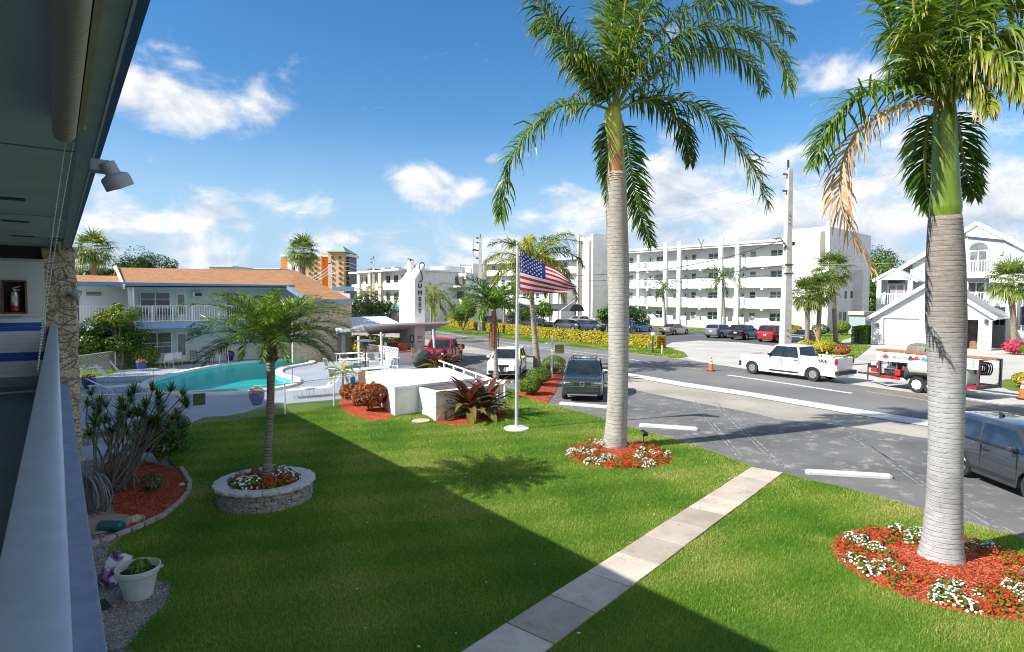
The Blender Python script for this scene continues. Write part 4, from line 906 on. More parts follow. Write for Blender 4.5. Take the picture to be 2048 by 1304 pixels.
# ---- cordylines by the lattice wall
def cordy(label, base, n, ln, seed, up=.3):
    th = thing('cordyline', label, 'shrub', tuple(base), group='big leaved cordylines'); g = np.random.default_rng(seed); L = Leaves(); p0 = np.array([base.x, base.y, .22])
    for lyr in range(n):
        u = lyr / n; a = lyr * 2.4 + g.normal(0, .2); e = 1.35 - 1.5 * u; l = ln * g.uniform(.8, 1.1)
        c = .12 + .7 * u + g.normal(0, .08); cp = curve(p0 + np.array([.05 * math.sin(a), .05 * math.cos(a), .3 * (1 - u)]), a, e, e - g.uniform(.6, 1.3), l, 6); cp = np.array(cp); t = nrm(np.gradient(cp, axis=0)); s = nrm(np.cross(t, [0, 0, 1.0]) + 1e-3); nn = np.cross(s, t)
        w = l * .085 * np.array([.35, .8, 1.05, 1, .8, .45, .03]); K = len(cp)
        V = np.stack([cp - s * w[:, None] + nn * w[:, None] * .35, cp, cp + s * w[:, None] + nn * w[:, None] * .35], 1)
        F = [[i * 3 + j, i * 3 + j + 1, (i + 1) * 3 + j + 1, (i + 1) * 3 + j] for i in range(K - 1) for j in range(2)]
        L.add(V, F, np.clip(np.full((K, 3), c) + np.linspace(0, .15, K)[:, None], 0, 1))
    L.build('leaves', M_cordy, th, True); b = MB(); b.tube([(base.x, base.y, -.02), (base.x + .02, base.y, .3), (base.x, base.y, .5)], [.05, .045, .03], 8); b.build('stem', M_shoot, th, world=True)
cordy('large cordyline with purple brown upright leaves in front of the white lattice wall', G(937, 836), 40, 1.62, 151)
cordy('second cordyline with olive leaves nearer the flagpole', G(975, 833), 30, 1.4, 152)
cordy('olive cordyline beside the grey covered barbecue and red pickup', G(872, 742), 24, 1.4, 153)
cordy('olive cordyline just left of the pavilion post before the red pickup', G(893, 740), 20, 1.3, 154)

# ---- bedding flowers
def clump(seed, red, r=.145, h=.13, nf=30, nlv=80):
    g = np.random.default_rng(seed); L = Leaves(); p, u = blob(g, nlv, (r, r, h), 5, .2, True); leafcloud(L, p + [0, 0, .01], u, .05, g, .25, .13, .7, .6)
    p, u = blob(g, nf, (r * 1.02, r * 1.02, h * 1.12), 5, .1, True); q = nrm(u + [0, 0, .5] + g.normal(0, .2, (nf, 3))); a = nrm(np.cross(q, g.normal(0, 1, (nf, 3)))); b = np.cross(q, a); s = g.uniform(.017, .025, nf)
    k = 6; ang = np.arange(k) * 2 * np.pi / k; V = p[:, None] + (a[:, None] * np.cos(ang)[None, :, None] + b[:, None] * np.sin(ang)[None, :, None]) * s[:, None, None] + q[:, None] * .012
    base = (np.arange(nf) * k)[:, None]; F = np.concatenate([base + np.array([[0, 1, 2, 3]]), base + np.array([[0, 3, 4, 5]])]); c = (.66 + g.uniform(0, .08, nf)) if red else (.95 + g.uniform(0, .05, nf))
    L.add(V.reshape(-1, 3), F, np.repeat(c, k)); return L
protos = {}
for red in (True, False):
    for s in range(3):
        protos[(red, s)] = clump(200 + s + 10 * red, red)
mesh_cache = {}
def flower(p, red, sc_, label, group):
    k = (red, rnd.randrange(3)); 
    if k not in mesh_cache:
        o = protos[k].build('flowering_plant', M_flower); mesh_cache[k] = o.data
    else: o = bpy.data.objects.new('flowering_plant', mesh_cache[k]); COL.objects.link(o)
    o.location = p; o.scale = (sc_, sc_, sc_ * rnd.uniform(.8, 1.15)); o.rotation_euler = (0, 0, rnd.uniform(0, 6.28)); return tag(o, label, 'flower', group)
def bedring(c, r0, r1, n, z, lab, grp, redf, sc0=1.0, skip=None, k_=.8):
    placed = []
    for i in range(n * 6):
        if len(placed) >= n: break
        a = rnd.uniform(0, 6.28); r = math.sqrt(rnd.uniform(r0 * r0, r1 * r1)); p = c + Vector((math.cos(a) * r, math.sin(a) * r, 0))
        if any((p - q).length < .155 * sc0 for q in placed) or (skip and skip(a, r)): continue
        placed.append(p); red = redf(a, r); rr = math.hypot(p.x - c.x, p.y - c.y) / r1
        flower(Vector((p.x, p.y, z * (1 - rr * rr * k_))), red, sc0 * rnd.uniform(.75, 1.15), ('red' if red else 'white') + lab, grp)
ph = lambda a, k, s: math.sin(a * k + s) + .5 * math.sin(a * (k + 3) + s * 2)
bedring(BED_A, .62, 1.42, 122, .07, ' impatiens plant in the ring round the palm by the asphalt', 'flowers round the palm by the asphalt', lambda a, r: ph(a, 6, .5 + r * 2) > -.35)
bedring(BED_B, .80, 1.60, 104, .07, ' impatiens plant in the big bed round the near palm', 'flowers round the near palm', lambda a, r: ph(a, 7, 2.0 + r * 2.5) > -.2, .95)
bedring(BED_C, .22, .66, 17, .42, ' impatiens plant inside the round stone planter', 'flowers in the stone planter', lambda a, r: math.sin(a * 2 + 3.8) > 0, 1.6, k_=.12)
# ------------------------------------------------------------------ paints and other plain materials
M_white = P('white_paint', (.78, .785, .78), .55, var=.035, vs=2.5)
M_whiteb = P('white_stucco', (.70, .70, .69), .8, var=.09, vs=1.6, bump=.15, bs=60)
M_whitem = P('white_metal', (.78, .79, .79), .35, var=.03)
M_soffit = P('soffit_paint', (.56, .65, .67), .7, var=.08, vs=1.5, bump=.06, bs=120)
M_wallg = P('balcony_wall_paint', (.70, .73, .72), .75, var=.05, vs=2, bump=.08, bs=90)
M_floor = P('balcony_floor_paint', (.20, .27, .34), .55, var=.12, vs=3, bump=.15, bs=80)
M_rail = P('rail_paint', (.58, .64, .71), .30, var=.06, vs=9, spec=.6)
M_ledge = P('ledge_paint', (.23, .285, .37), .75, var=.12, vs=6, bump=.25, bs=120)
M_blue = P('blue_fascia_paint', (.125, .26, .42), .5, var=.06, vs=2)
M_bluel = P('light_blue_fascia_paint', (.22, .38, .56), .55, var=.06, vs=2)
M_glass = P('dark_window_glass', (.035, .05, .06), .06, var=.3, vs=.8, spec=.8)
M_glass2 = P('blinds_window_glass', (.16, .18, .18), .15, var=.3, vs=1.5, spec=.7)
M_black = P('black_plastic', (.018, .018, .02), .5, var=.2)
M_dgrey = P('dark_grey_metal', (.06, .065, .07), .5, var=.2)
M_grey = P('grey_metal', (.30, .31, .32), .4, metal=.4, var=.1)
M_alu = P('aluminium', (.55, .56, .57), .3, metal=.8, var=.05)
M_pvc = P('grey_plastic', (.36, .39, .41), .45, var=.05)
M_orange = P('cone_orange', (.75, .12, .015), .45, var=.08)
M_red = P('red_enamel', (.55, .02, .015), .35, var=.1)
M_tan = P('tan_stucco', (.52, .44, .34), .8, var=.08, vs=3)
M_cobalt = P('cobalt_glaze', (.012, .04, .24), .18, var=.25, vs=4, spec=.7, coat=.3)
def stonemat(name, scale, cols, mort, bump=1.0, jw=.06, pit=True):
    m, T, b = custom(name); pos = T.n('ShaderNodeNewGeometry').outputs['Position']
    wn = T.n('ShaderNodeTexNoise', {'Vector': pos, 'Scale': scale * 1.3, 'Detail': 3.0})
    v = T.n('ShaderNodeVectorMath', {0: wn.outputs['Color'], 1: (.5, .5, .5)}, operation='SUBTRACT'); v2 = T.n('ShaderNodeVectorMath', {0: v.outputs[0], 1: (.35 / scale,) * 3}, operation='MULTIPLY')
    p2 = T.n('ShaderNodeVectorMath', {0: pos, 1: v2.outputs[0]}, operation='ADD'); mp = T.n('ShaderNodeMapping', {'Vector': p2.outputs[0], 'Scale': (1, 1, 1.7)})
    ed = T.n('ShaderNodeTexVoronoi', {'Vector': mp.outputs[0], 'Scale': scale}, feature='DISTANCE_TO_EDGE'); ce = T.n('ShaderNodeTexVoronoi', {'Vector': mp.outputs[0], 'Scale': scale})
    nz = T.n('ShaderNodeTexNoise', {'Vector': pos, 'Scale': scale * 9, 'Detail': 6.0, 'Roughness': .7})
    sx = T.n('ShaderNodeSeparateColor', {0: ce.outputs['Color']})
    c = T.mixc(sx.outputs[0], cols[0], cols[1]); c = T.mixc(T.ss(nz.outputs[0], .42, .62), c, cols[2])
    hole = T.ss(nz.outputs[0], .36, .46)
    if pit: c = T.mixc(hole, tuple(x * .25 for x in cols[0]), c)
    mk = T.ss(ed.outputs['Distance'], jw * .4, jw); c = T.mixc(mk, mort, c)
    T.t.links.new(c, b.inputs['Base Color']); b.inputs['Roughness'].default_value = .95; b.inputs['Specular IOR Level'].default_value = .15
    h = T.m('ADD', T.m('MULTIPLY', mk, 1.0), T.m('MULTIPLY', nz.outputs[0], .55)); bp = T.n('ShaderNodeBump', {'Strength': bump, 'Distance': .05, 'Height': h})
    T.t.links.new(bp.outputs[0], b.inputs['Normal']); return m
M_coral = stonemat('coral_rock', 3.0, ((.42, .30, .16), (.60, .48, .31), (.70, .62, .48)), (.33, .29, .235), 1.0, .045)
M_stonew = stonemat('stone_veneer', 2.3, ((.42, .33, .24), (.55, .46, .35), (.48, .38, .27)), (.30, .25, .20), .5, .05, False)
def shingle(name):
    m, T, b = custom(name); uv = T.n('ShaderNodeUVMap').outputs[0]
    br = T.n('ShaderNodeTexBrick', {'Vector': uv, 'Scale': 1.0, 'Color1': (.50, .26, .125, 1), 'Color2': (.35, .17, .085, 1), 'Mortar': (.20, .085, .05, 1), 'Mortar Size': .012, 'Bias': -.1, 'Brick Width': .34, 'Row Height': .145}, offset=.37)
    nz = T.n('ShaderNodeTexNoise', {'Vector': uv, 'Scale': 1.3, 'Detail': 8.0, 'Roughness': .75}); c = T.mixc(T.ss(nz.outputs[0], .35, .7), br.outputs[0], (.50, .29, .17))
    c = T.mixc(.45, br.outputs[0], c)
    T.t.links.new(c, b.inputs['Base Color']); b.inputs['Roughness'].default_value = .95; b.inputs['Specular IOR Level'].default_value = .15
    bp = T.n('ShaderNodeBump', {'Strength': .5, 'Distance': .03, 'Height': br.outputs['Fac']}, invert=True); T.t.links.new(bp.outputs[0], b.inputs['Normal']); return m
M_shing = shingle('orange_shingles')
def roofplane(name, pts, th, mat, parent, run=None):
    """sloping roof sheet with uv laid along its eave"""
    pts = [Vector(p) for p in pts]; n = (pts[1] - pts[0]).cross(pts[2] - pts[1]).normalized()
    if n.z < 0: n = -n
    e = (run or Vector((0, 0, 1)).cross(n)).normalized(); up = n.cross(e)
    b = MB(); b.slab(pts, th); o = b.build(name, mat, parent, world=False, recalc=True)
    uv = o.data.uv_layers.new(name='UVMap')
    for lp in o.data.loops:
        v = o.data.vertices[lp.vertex_index].co; uv.data[lp.index].uv = (v.dot(e), v.dot(up))
    if parent:
        o.data.transform(world_matrix(parent).inverted())
    return o
def PY(px, py, Y):
    d = ray(px, py); t = (Y - CAMP.y) / d.y; return CAMP + d * t

# ------------------------------------------------------------------ the motel we stand on
own = thing('motel_building', 'near motel wing with shaded grey soffit, pale blue balcony rail and coral stone pillar', 'building', (-3, 6, 0))
def pb(name, boxes, mat, bevel=0, smooth=False, parent=own):
    b = MB()
    for (x0, x1, y0, y1, z0, z1) in boxes: b.box(((x0 + x1) / 2, (y0 + y1) / 2, (z0 + z1) / 2), (x1 - x0, y1 - y0, z1 - z0))
    return b.build(name, mat, parent, smooth=smooth, world=True, bevel=bevel)
YE, YN = 14.6, -4.0
pb('balcony_floor', [(-2.3, -.03, YN, YE, 2.62, 2.80)], M_floor)
pb('floor_ledge', [(-.03, .155, YN, YE + .1, 2.58, 2.82)], M_ledge, .012)
pb('balcony_rail', [(-.108, .008, YN, YE, 3.90, 3.955)], M_rail, .012, True)
pb('rail_panel', [(-.085, -.055, YN, YE, 2.80, 3.90)], M_rail)
pb('ground_floor_wall', [(-.3, -.12, YN, 41, -.05, 2.58), (-.4, -.2, YE + .9, 41, 2.58, 5.5)], M_wallg)
pb('balcony_wall', [(-2.5, -2.3, YN, YE + 3, 2.5, 5.5)], M_wallg)
pb('end_wall', [(-2.3, -.17, YE, YE + .18, 2.5, 5.16)], M_wallg)
pb('end_wall_trim', [(-2.3, -.165, YE - .02, YE + .2, 5.16, 5.21)], P('pale_trim', (.50, .55, .56), .6))
pb('dark_recess', [(-2.3, -.17, YE + .3, YE + .5, 5.16, 5.5)], M_black)  # black box stands in for the shade in the gap above the wall
b = MB(); g = np.random.default_rng(9); b.box((.065, YE + .35, 2.72), (.50, .62, 5.50))
o = b.build('stone_pillar', M_coral, None); bm = bmesh.new(); bm.from_mesh(o.data); bmesh.ops.subdivide_edges(bm, edges=bm.edges, cuts=44, use_grid_fill=True)
from mathutils import noise as mn
for v in bm.verts:
    q = v.co; n_ = mn.noise(q * 2.6) * .07 + mn.noise(q * 6) * .045 + mn.noise(q * 16) * .02; d = Vector((q.x - .065, q.y - YE - .35, 0)); v.co += d.normalized() * n_
bm.to_mesh(o.data); bm.free(); o.data.polygons.foreach_set('use_smooth', [True] * len(o.data.polygons)); o.parent = own; o.data.transform(world_matrix(own).inverted())
ZS = 5.47
pb('soffit', [(-2.6, .13, YN, 41, ZS, ZS + .03)], M_soffit)
pb('soffit_seam', [(-2.5, .12, 9.2, 9.22, ZS - .006, ZS), (-2.5, .12, 5.0, 5.02, ZS - .006, ZS), (-2.5, .12, 12.6, 12.62, ZS - .006, ZS)], P('seam', (.2, .25, .27), .7))
pb('inner_fascia', [(.13, .215, YN, 41, ZS - .02, ZS + .04)], P('inner_fascia_paint', (.38, .48, .53), .5, var=.08))
pb('drip_edge', [(.217, .228, YN, 41, ZS - .028, ZS + .06)], P('drip_edge_paint', (.52, .60, .66), .35))
pb('fascia', [(.230, .262, YN, 41, ZS - .022, ZS + .16)], P('deep_blue_fascia', (.035, .12, .32), .45))
roofplane('roof', [(.27, YN, ZS + .17), (.27, 41, ZS + .17), (-7, 41, ZS + 1.9), (-7, YN, ZS + 1.9)], .03, M_shing, own)
for (x, y) in ((14, 396), (30, 442), (46, 472)):
    c = G(x, y, ZS); pb('soffit_vent', [(c.x - .14, c.x + .14, c.y - .09, c.y + .09, ZS - .008, ZS)], P('vent_mesh', (.05, .052, .045), .8, vs=200, var=.5))
# roller blinds with bead chains
def blind(label, y0, y1, r, chain):
    th = thing('roller_blind', label, 'blind', (.06, (y0 + y1) / 2, ZS - .1), group='roller blinds under the soffit')
    mt = P('blind_fabric', (.40, .375, .30), .8, vs=3, var=.1); M2 = P('blind_cream', (.45, .40, .29), .7)
    if r > .04:
        m, T, bb = custom('woven_blind'); pos = T.n('ShaderNodeNewGeometry').outputs['Position']; mp = T.n('ShaderNodeMapping', {'Vector': pos, 'Scale': (3, 150, 3), 'Rotation': (0, .12, 0)})
        nz = T.n('ShaderNodeTexNoise', {'Vector': mp.outputs[0], 'Scale': 1.0, 'Detail': 4.0}); T.t.links.new(T.mixc(T.ss(nz.outputs[0], .3, .7), (.27, .25, .20), (.46, .43, .35)), bb.inputs['Base Color']); bb.inputs['Roughness'].default_value = .85; mt = m
    b = MB(); b.tube([(.055, y0, ZS - .075), (.055, y1, ZS - .075)], r, 28); b.build('fabric_roll', mt, th, smooth=True, world=True)
    b = MB(); b.box((.125, (y0 + y1) / 2, ZS - .045), (.022, y1 - y0 - .02, .05)); b.box((.13, y1 - .03, ZS - .03), (.05, .02, .05)); b.build('head_rail', M2, th, world=True)
    if chain:
        L = []; g = MB(); p0, p1, pe = At(131, 284, 3.32), At(147, 286, 3.36), At(75, 744, 3.25)
        for p in (p0, p1):
            n = 74
            for i in range(n):
                t = i / (n - 1); q = p.lerp(pe, t); q = q + Vector((-.012 * math.sin(math.pi * t), 0, -.02 * math.sin(math.pi * t))); s = .0052
                g.add([(q.x + s, q.y, q.z), (q.x - s, q.y, q.z), (q.x, q.y + s, q.z), (q.x, q.y - s, q.z), (q.x, q.y, q.z + s), (q.x, q.y, q.z - s)], [(0, 2, 4), (2, 1, 4), (1, 3, 4), (3, 0, 4), (2, 0, 5), (1, 2, 5), (3, 1, 5), (0, 3, 5)])
            g.tube([p, p.lerp(pe, .5) + Vector((-.012, 0, -.02)), pe], .0012, 4)
        g.build('bead_chain', P('bead_white', (.62, .64, .63), .3), th, smooth='all', world=True)
blind('rolled up woven blind nearest the camera with long white bead chain', -3.5, 4.12, .053, True)
blind('second rolled up blind far end of the soffit at the stone pillar', 12.6, 14.5, .035, False)
# floodlights
def flood(label, mount, head, aim, r):
    th = thing('floodlight', label, 'floodlight', tuple(mount), group='floodlights on the near motel'); q = (Vector(aim)).normalized().to_track_quat('Z', 'X').to_matrix()
    b = MB(); b.box(mount, (.11, .13, .075)); b.build('junction_box', M_pvc, th, world=True, bevel=.008)
    b = MB(); b.tube([mount + Vector((.05, 0, -.01)), mount.lerp(head, .35) + Vector((.02, 0, .01)), head - Vector(aim).normalized() * r * 1.3], [.02, .014, .02], 8); b.build('swivel', M_dgrey, th, world=True)
    b = MB(); b.lathe(head, [(.35 * r, -1.65 * r), (.5 * r, -1.6 * r), (.52 * r, -.75 * r), (.93 * r, -.55 * r), (1.0 * r, -.4 * r), (1.0 * r, .38 * r), (.94 * r, .40 * r), (.9 * r, .30 * r)], 28, q); b.build('housing', M_pvc, th, smooth=True, world=True)
    b = MB(); b.lathe(head, [(.9 * r, .26 * r), (.6 * r, .40 * r), (.001, .46 * r)], 24, q); b.build('lamp', P('lamp_lens', (.50, .45, .28), .2), th, smooth='all', world=True)
D = 4.0; m1 = At(199, 333, D); flood('grey bullet floodlight hanging from the near eave against the sky', m1, At(236, 366, D), Vector((.42, .12, -.9)), .086)
m1 = At(148, 583, 11.8); flood('cream floodlight sticking out from the stone pillar', m1, At(154, 589, 11.75), Vector((.85, -.3, -.4)), .10)
# fire extinguisher in its wooden box
D = 11.35; c = PY(29, 594, YE - .09); th = thing('extinguisher_cabinet', 'brown wooden wall box open at the front on the end wall of the balcony', 'cabinet', tuple(c))
M_wood = P('stained_wood', (.26, .10, .05), .5, vs=14, var=.35)
w_, h_ = .34, .60; b = MB()
for (cx_, cz_, sx_, sz_) in ((-w_ / 2, 0, .03, h_), (w_ / 2, 0, .03, h_), (0, h_ / 2, w_, .03), (0, -h_ / 2, w_, .03)): b.box((cx_, 0, cz_), (sx_, .18, sz_))
b.build('frame', M_wood, th); b = MB(); b.box((0, .085, 0), (w_, .01, h_)); b.build('back_panel', P('dark_wood', (.05, .02, .015), .7), th)
ex = thing('fire_extinguisher', 'silver fire extinguisher with white label and red base inside the wooden wall box', 'extinguisher', (c.x, c.y - .0, c.z - .26))
b = MB(); b.lathe((0, 0, 0), [(.06, 0), (.068, .02), (.068, .30), (.05, .36), (.02, .38), (.02, .41)], 20); b.build('cylinder', M_alu, ex, smooth=True)
b = MB(); b.lathe((0, 0, 0), [(.0695, .015), (.0695, .10)], 20); b.build('red_band', M_red, ex, smooth=True)
b = MB(); b.box((0, -.068, .22), (.075, .012, .12)); b.build('label_plate', M_white, ex)
b = MB(); b.bar((-.03, 0, .42), (.09, -.02, .46), .02); b.bar((-.02, 0, .40), (.08, -.02, .39), .02); b.build('handle', M_alu, ex)
# strap bench at the end of the balcony
bc = PY(20, 700, 13.4); th = thing('strap_bench', 'white folding strap bench with two dark blue bands on its back', 'bench', (bc.x - .35, 13.4, 2.8))
M_strap = P('white_strap', (.78, .80, .80), .5, var=.04); M_bstrap = P('blue_strap', (.02, .08, .40), .4)
W2 = .80; fr = MB(); zt = Zt(40, 631, PY(40, 631, 13.4)) - 2.8
def bp_(z): return -.18 * (zt - z) / zt * 1.0
fr.tube(catmull([(-W2, bp_(.35), .35), (-W2, bp_(zt - .12), zt - .12), (-W2 + .1, 0, zt), (W2 - .1, 0, zt), (W2, bp_(zt - .12), zt - .12), (W2, bp_(.35), .35)], 5), .014, 8)
for s in (-1, 1): fr.tube([(s * W2, -.18, .36), (s * W2, -.62, .38), (s * W2, -.70, .0)], .014, 8); fr.tube([(s * W2, -.02, 0), (s * W2, -.3, .38)], .014, 8)
fr.tube([(-W2, -.62, .38), (W2, -.62, .38)], .014, 8); fr.tube([(-W2, -.66, .12), (W2, -.66, .12)], .012, 8); fr.tube([(-W2, -.02, .05), (W2, -.02, .05)], .012, 8); fr.build('frame', M_whitem, th, smooth=True)
nst = 13; wb = MB(); bb_ = MB()
for k in range(nst):
    z = zt - .085 - k * (zt - .42) / nst; y = bp_(z) - .015; (bb_ if k in (1, 2, 8, 9) else wb).box((0, y, z), (W2 * 2 + .03, .012, (zt - .42) / nst - (.002 if k in (1, 2, 8, 9) else .006)))
for k in range(9): wb.box((0, -.2 - k * .048, .395), (W2 * 2 + .03, .042, .01))
wb.build('white_straps', M_strap, th); bb_.build('blue_straps', M_bstrap, th)
# things on the gravel below
b = MB(); D = 12.2
th = thing('garden_hose', 'thick grey hose hanging in loops at the foot of the stone pillar', 'hose', tuple(G(190, 1030)))
for k in range(13):
    cx_ = 176 + k * 2.3; rx, rz = rnd.uniform(.10, .24), rnd.uniform(.32, .46); c0 = At(cx_, 985 + rnd.uniform(-6, 8), D + k * .02)
    b.tube([c0 + Vector((RGT.x * math.sin(a) * rx * (1 + .3 * math.cos(a)), RGT.y * math.sin(a) * rx + .05 * math.sin(2 * a + k), -math.cos(a) * rz * -1 if 0 else -math.cos(a) * rz)) for a in np.linspace(0, 6.28, 26)], .017, 8)
b.tube([At(172, 1035, D), At(172, 930, D), At(176, 915, D)], .02, 8); b.build('loops', P('hose_grey', (.20, .22, .235), .5, var=.15), th, smooth='all', world=True)
c = G(204, 1052); b = MB(); b.lathe((0, 0, 0), [(.50, 0), (.52, .02), (.50, .055), (.001, .06)], 36); o = b.build('stepping_stone', P('sandstone', (.34, .27, .21), .9, bump=.3, vs=5), None, smooth=True); o.location = (c.x, c.y, .005); tag(o, 'big round sandstone stepping stone under the hose loops', 'stepping stone')
c = G(222, 1052, .12); b = MB(); q = Vector((RGT.x, RGT.y, 0)); b.tube([c - q * .24, c - q * .2, c + q * .2, c + q * .24], [.07, .105, .105, .07], 16); o = b.build('canister', P('teal_plastic', (.012, .10, .105), .35), None, smooth=True); tag(o, 'dark teal plastic canister lying on the round stepping stone', 'canister')
def rock(name, c, s, label, mat, seed=0):
    bm = bmesh.new(); bmesh.ops.create_icosphere(bm, subdivisions=3, radius=1)
    for v in bm.verts: v.co = Vector((v.co.x * s[0], v.co.y * s[1], v.co.z * s[2])) * (1 + .25 * mn.noise(v.co * 1.8 + Vector((seed, 0, 0))))
    me = bpy.data.meshes.new(name); bm.to_mesh(me); bm.free(); me.materials.append(mat); me.polygons.foreach_set('use_smooth', [True] * len(me.polygons)); o = link(name, me); o.location = (c.x, c.y, s[2] * .5); return tag(o, label, 'rock')
rock('rock', G(268, 1043), (.20, .11, .085), 'jagged grey rock on the red mulch next to the teal canister', M_coral, 3)
rock('pebble', G(364, 972), (.075, .07, .05), 'small pale round stone near the brick border in the mulch', M_curb, 5)
M_brick = P('edging_stone', (.40, .34, .32), .9, var=.18, vs=8, bump=.4, bs=50)
path = Gp([(165, 1098), (200, 1086), (232, 1074), (262, 1063), (300, 1046), (330, 1032), (358, 1010), (378, 985), (380, 968), (370, 950), (362, 938)]); s_ = [0]
for i in range(1, len(path)): s_.append(s_[-1] + (path[i] - path[i - 1]).length)
nb = int(s_[-1] / .29); b = MB(); b.box((0, 0, .035), (.265, .10, .09)); br0 = b.build('edging_brick', M_brick, bevel=.012)
for i in range(nb):
    t = (i + .5) / nb * s_[-1]; k = max(j for j in range(len(s_)) if s_[j] <= t); k = min(k, len(path) - 2); f = (t - s_[k]) / (s_[k + 1] - s_[k]); p = path[k].lerp(path[k + 1], f); d = path[k + 1] - path[k]
    o = br0 if i == 0 else br0.copy()
    if i: COL.objects.link(o)
    o.location = (p.x, p.y, rnd.uniform(-.012, .006)); o.rotation_euler = (rnd.uniform(-.05, .05), rnd.uniform(-.04, .04), math.atan2(d.y, d.x) + rnd.uniform(-.06, .06)); tag(o, 'pinkish grey edging brick of the curved border round the red mulch by the stone pillar', 'edging brick', 'edging bricks round the mulch')
for (x, y, lab) in ((168, 1072, 'loose edging brick standing crosswise beside the wall'), (234, 1058, 'loose edging brick lying beside the teal canister')):
    o = br0.copy(); COL.objects.link(o); c = G(x, y); o.location = (c.x, c.y, 0); o.rotation_euler = (0, 0, R(100)); tag(o, lab, 'edging brick')
# white tub with herbs, soil bag, black mat
c = G(277, 1192); th = thing('plant_pot', 'white plastic tub planter with green herbs on the gravel', 'plant pot', (c.x, c.y, 0)); th.rotation_euler = (R(2), 0, 0)
b = MB(); b.lathe((0, 0, 0), [(.17, 0), (.19, .01), (.262, .37), (.285, .375), (.29, .41), (.30, .415), (.302, .465), (.288, .47), (.27, .40), (.25, .36), (.001, .36)], 40)
for s in (1, -1): b.tube([(s * .27, -.05, .39), (s * .325, 0, .385), (s * .27, .05, .39)], .014, 6)
b.build('tub', P('tub_plastic', (.56, .58, .57), .4, var=.06, vs=9), th, smooth=True)
b = MB(); b.lathe((0, 0, 0), [(.268, .362), (.12, .40), (.001, .41)], 20); b.build('soil', P('soil', (.035, .028, .02), .95, bump=.8), th, smooth='all')
L = Leaves(); p, u = blob(g, 650, (.16, .15, .15), 5, .3, True); leafcloud(L, p + [.02, .03, .40], u, .055, g, .62, .18, .7, .5); L.build('herbs', M_ghedge, th)
c = G(232, 1165); th = thing('soil_bag', 'crumpled purple and white potting soil bag leaning behind the white tub', 'bag', (c.x, c.y, 0))
m, T, bb = custom('bag_print'); tcn = T.n('ShaderNodeTexCoord').outputs['Object']; wv = T.n('ShaderNodeTexNoise', {'Vector': tcn, 'Scale': 3.2, 'Detail': 1.0, 'Distortion': .6}); rp = T.n('ShaderNodeValToRGB', {'Fac': wv.outputs[0]}); rp.color_ramp.interpolation = 'CONSTANT'
for i, (p_, c_) in enumerate(((0, (.05, .05, .06)), (.40, (.30, .14, .34)), (.48, (.62, .62, .62)), (.60, (.02, .08, .05)))):
    e = rp.color_ramp.elements[i] if i < 2 else rp.color_ramp.elements.new(p_); e.position = p_; e.color = (*c_, 1)
T.t.links.new(rp.outputs[0], bb.inputs['Base Color']); bb.inputs['Roughness'].default_value = .4
bm = bmesh.new(); bmesh.ops.create_grid(bm, x_segments=26, y_segments=18, size=1); V0 = {v: v.co.copy() for v in bm.verts}
for v, q in V0.items():
    e = (1 - q.x ** 6) * (1 - q.y ** 6); h = .10 * e + .045 * mn.noise(q * 3.1) + .02 * mn.noise(q * 8); v.co = Vector((q.x * .26, q.y * .17, h + .05))
r_ = bmesh.ops.duplicate(bm, geom=bm.faces[:] + bm.edges[:] + bm.verts[:])
for e in r_['geom']:
    if isinstance(e, bmesh.types.BMVert): e.co.z = .02 + .1 * (e.co.z - .05) * -1
bmesh.ops.remove_doubles(bm, verts=bm.verts, dist=.012); me = bpy.data.meshes.new('sack'); bm.to_mesh(me); bm.free(); me.materials.append(m); me.polygons.foreach_set('use_smooth', [True] * len(me.polygons)); o = link('sack', me, th)
o.rotation_euler = (R(18), R(-52), R(25)); o.location = (0, 0, .20)
c = G(190, 1218); b = MB()
for k in range(9): b.box((0, -.16 + k * .04, .006), (.34, .022, .010))
for k in range(9): b.box((-.16 + k * .04, 0, .013), (.012, .34, .006))
o = b.build('rubber_mat', M_black); o.location = (c.x, c.y, .02); o.rotation_euler = (0, 0, R(12)); tag(o, 'black rubber grid mat on the gravel below the rail', 'mat')
# round stone planter
th = thing('stone_planter', 'round raised planter of mossy split stone blocks with pale cap stones', 'planter', (BED_C.x, BED_C.y, 0))
M_split = stonemat('split_block', 8.0, ((.20, .19, .13), (.44, .43, .36), (.60, .58, .53)), (.10, .10, .075), 1.0, .03, True); M_cap = P('cap_stone', (.52, .51, .50), .85, var=.2, vs=9, bump=.4)
b = MB(); n = 96
for k in range(3):
    nb_ = 22
    for i in range(nb_):
        a0 = 2 * math.pi * (i + .5 * (k % 2)) / nb_; a1 = a0 + 2 * math.pi / nb_ * .965; ro = RC - .035 + rnd.uniform(-.012, .022); z0 = .002 + k * .125; z1 = z0 + .12; vs = []
        for r_ in (RC - .22, ro):
            for a in (a0, (a0 + a1) / 2, a1): vs += [(r_ * math.cos(a), r_ * math.sin(a), z0), (r_ * math.cos(a), r_ * math.sin(a), z1)]
        b.add(vs, [(0, 2, 3, 1), (2, 4, 5, 3), (6, 7, 9, 8), (8, 9, 11, 10), (1, 3, 9, 7), (3, 5, 11, 9), (0, 6, 8, 2), (2, 8, 10, 4), (0, 1, 7, 6), (4, 10, 11, 5)])
b.build('wall_blocks', M_split, th, bevel=.012, smooth=True)
b = MB()
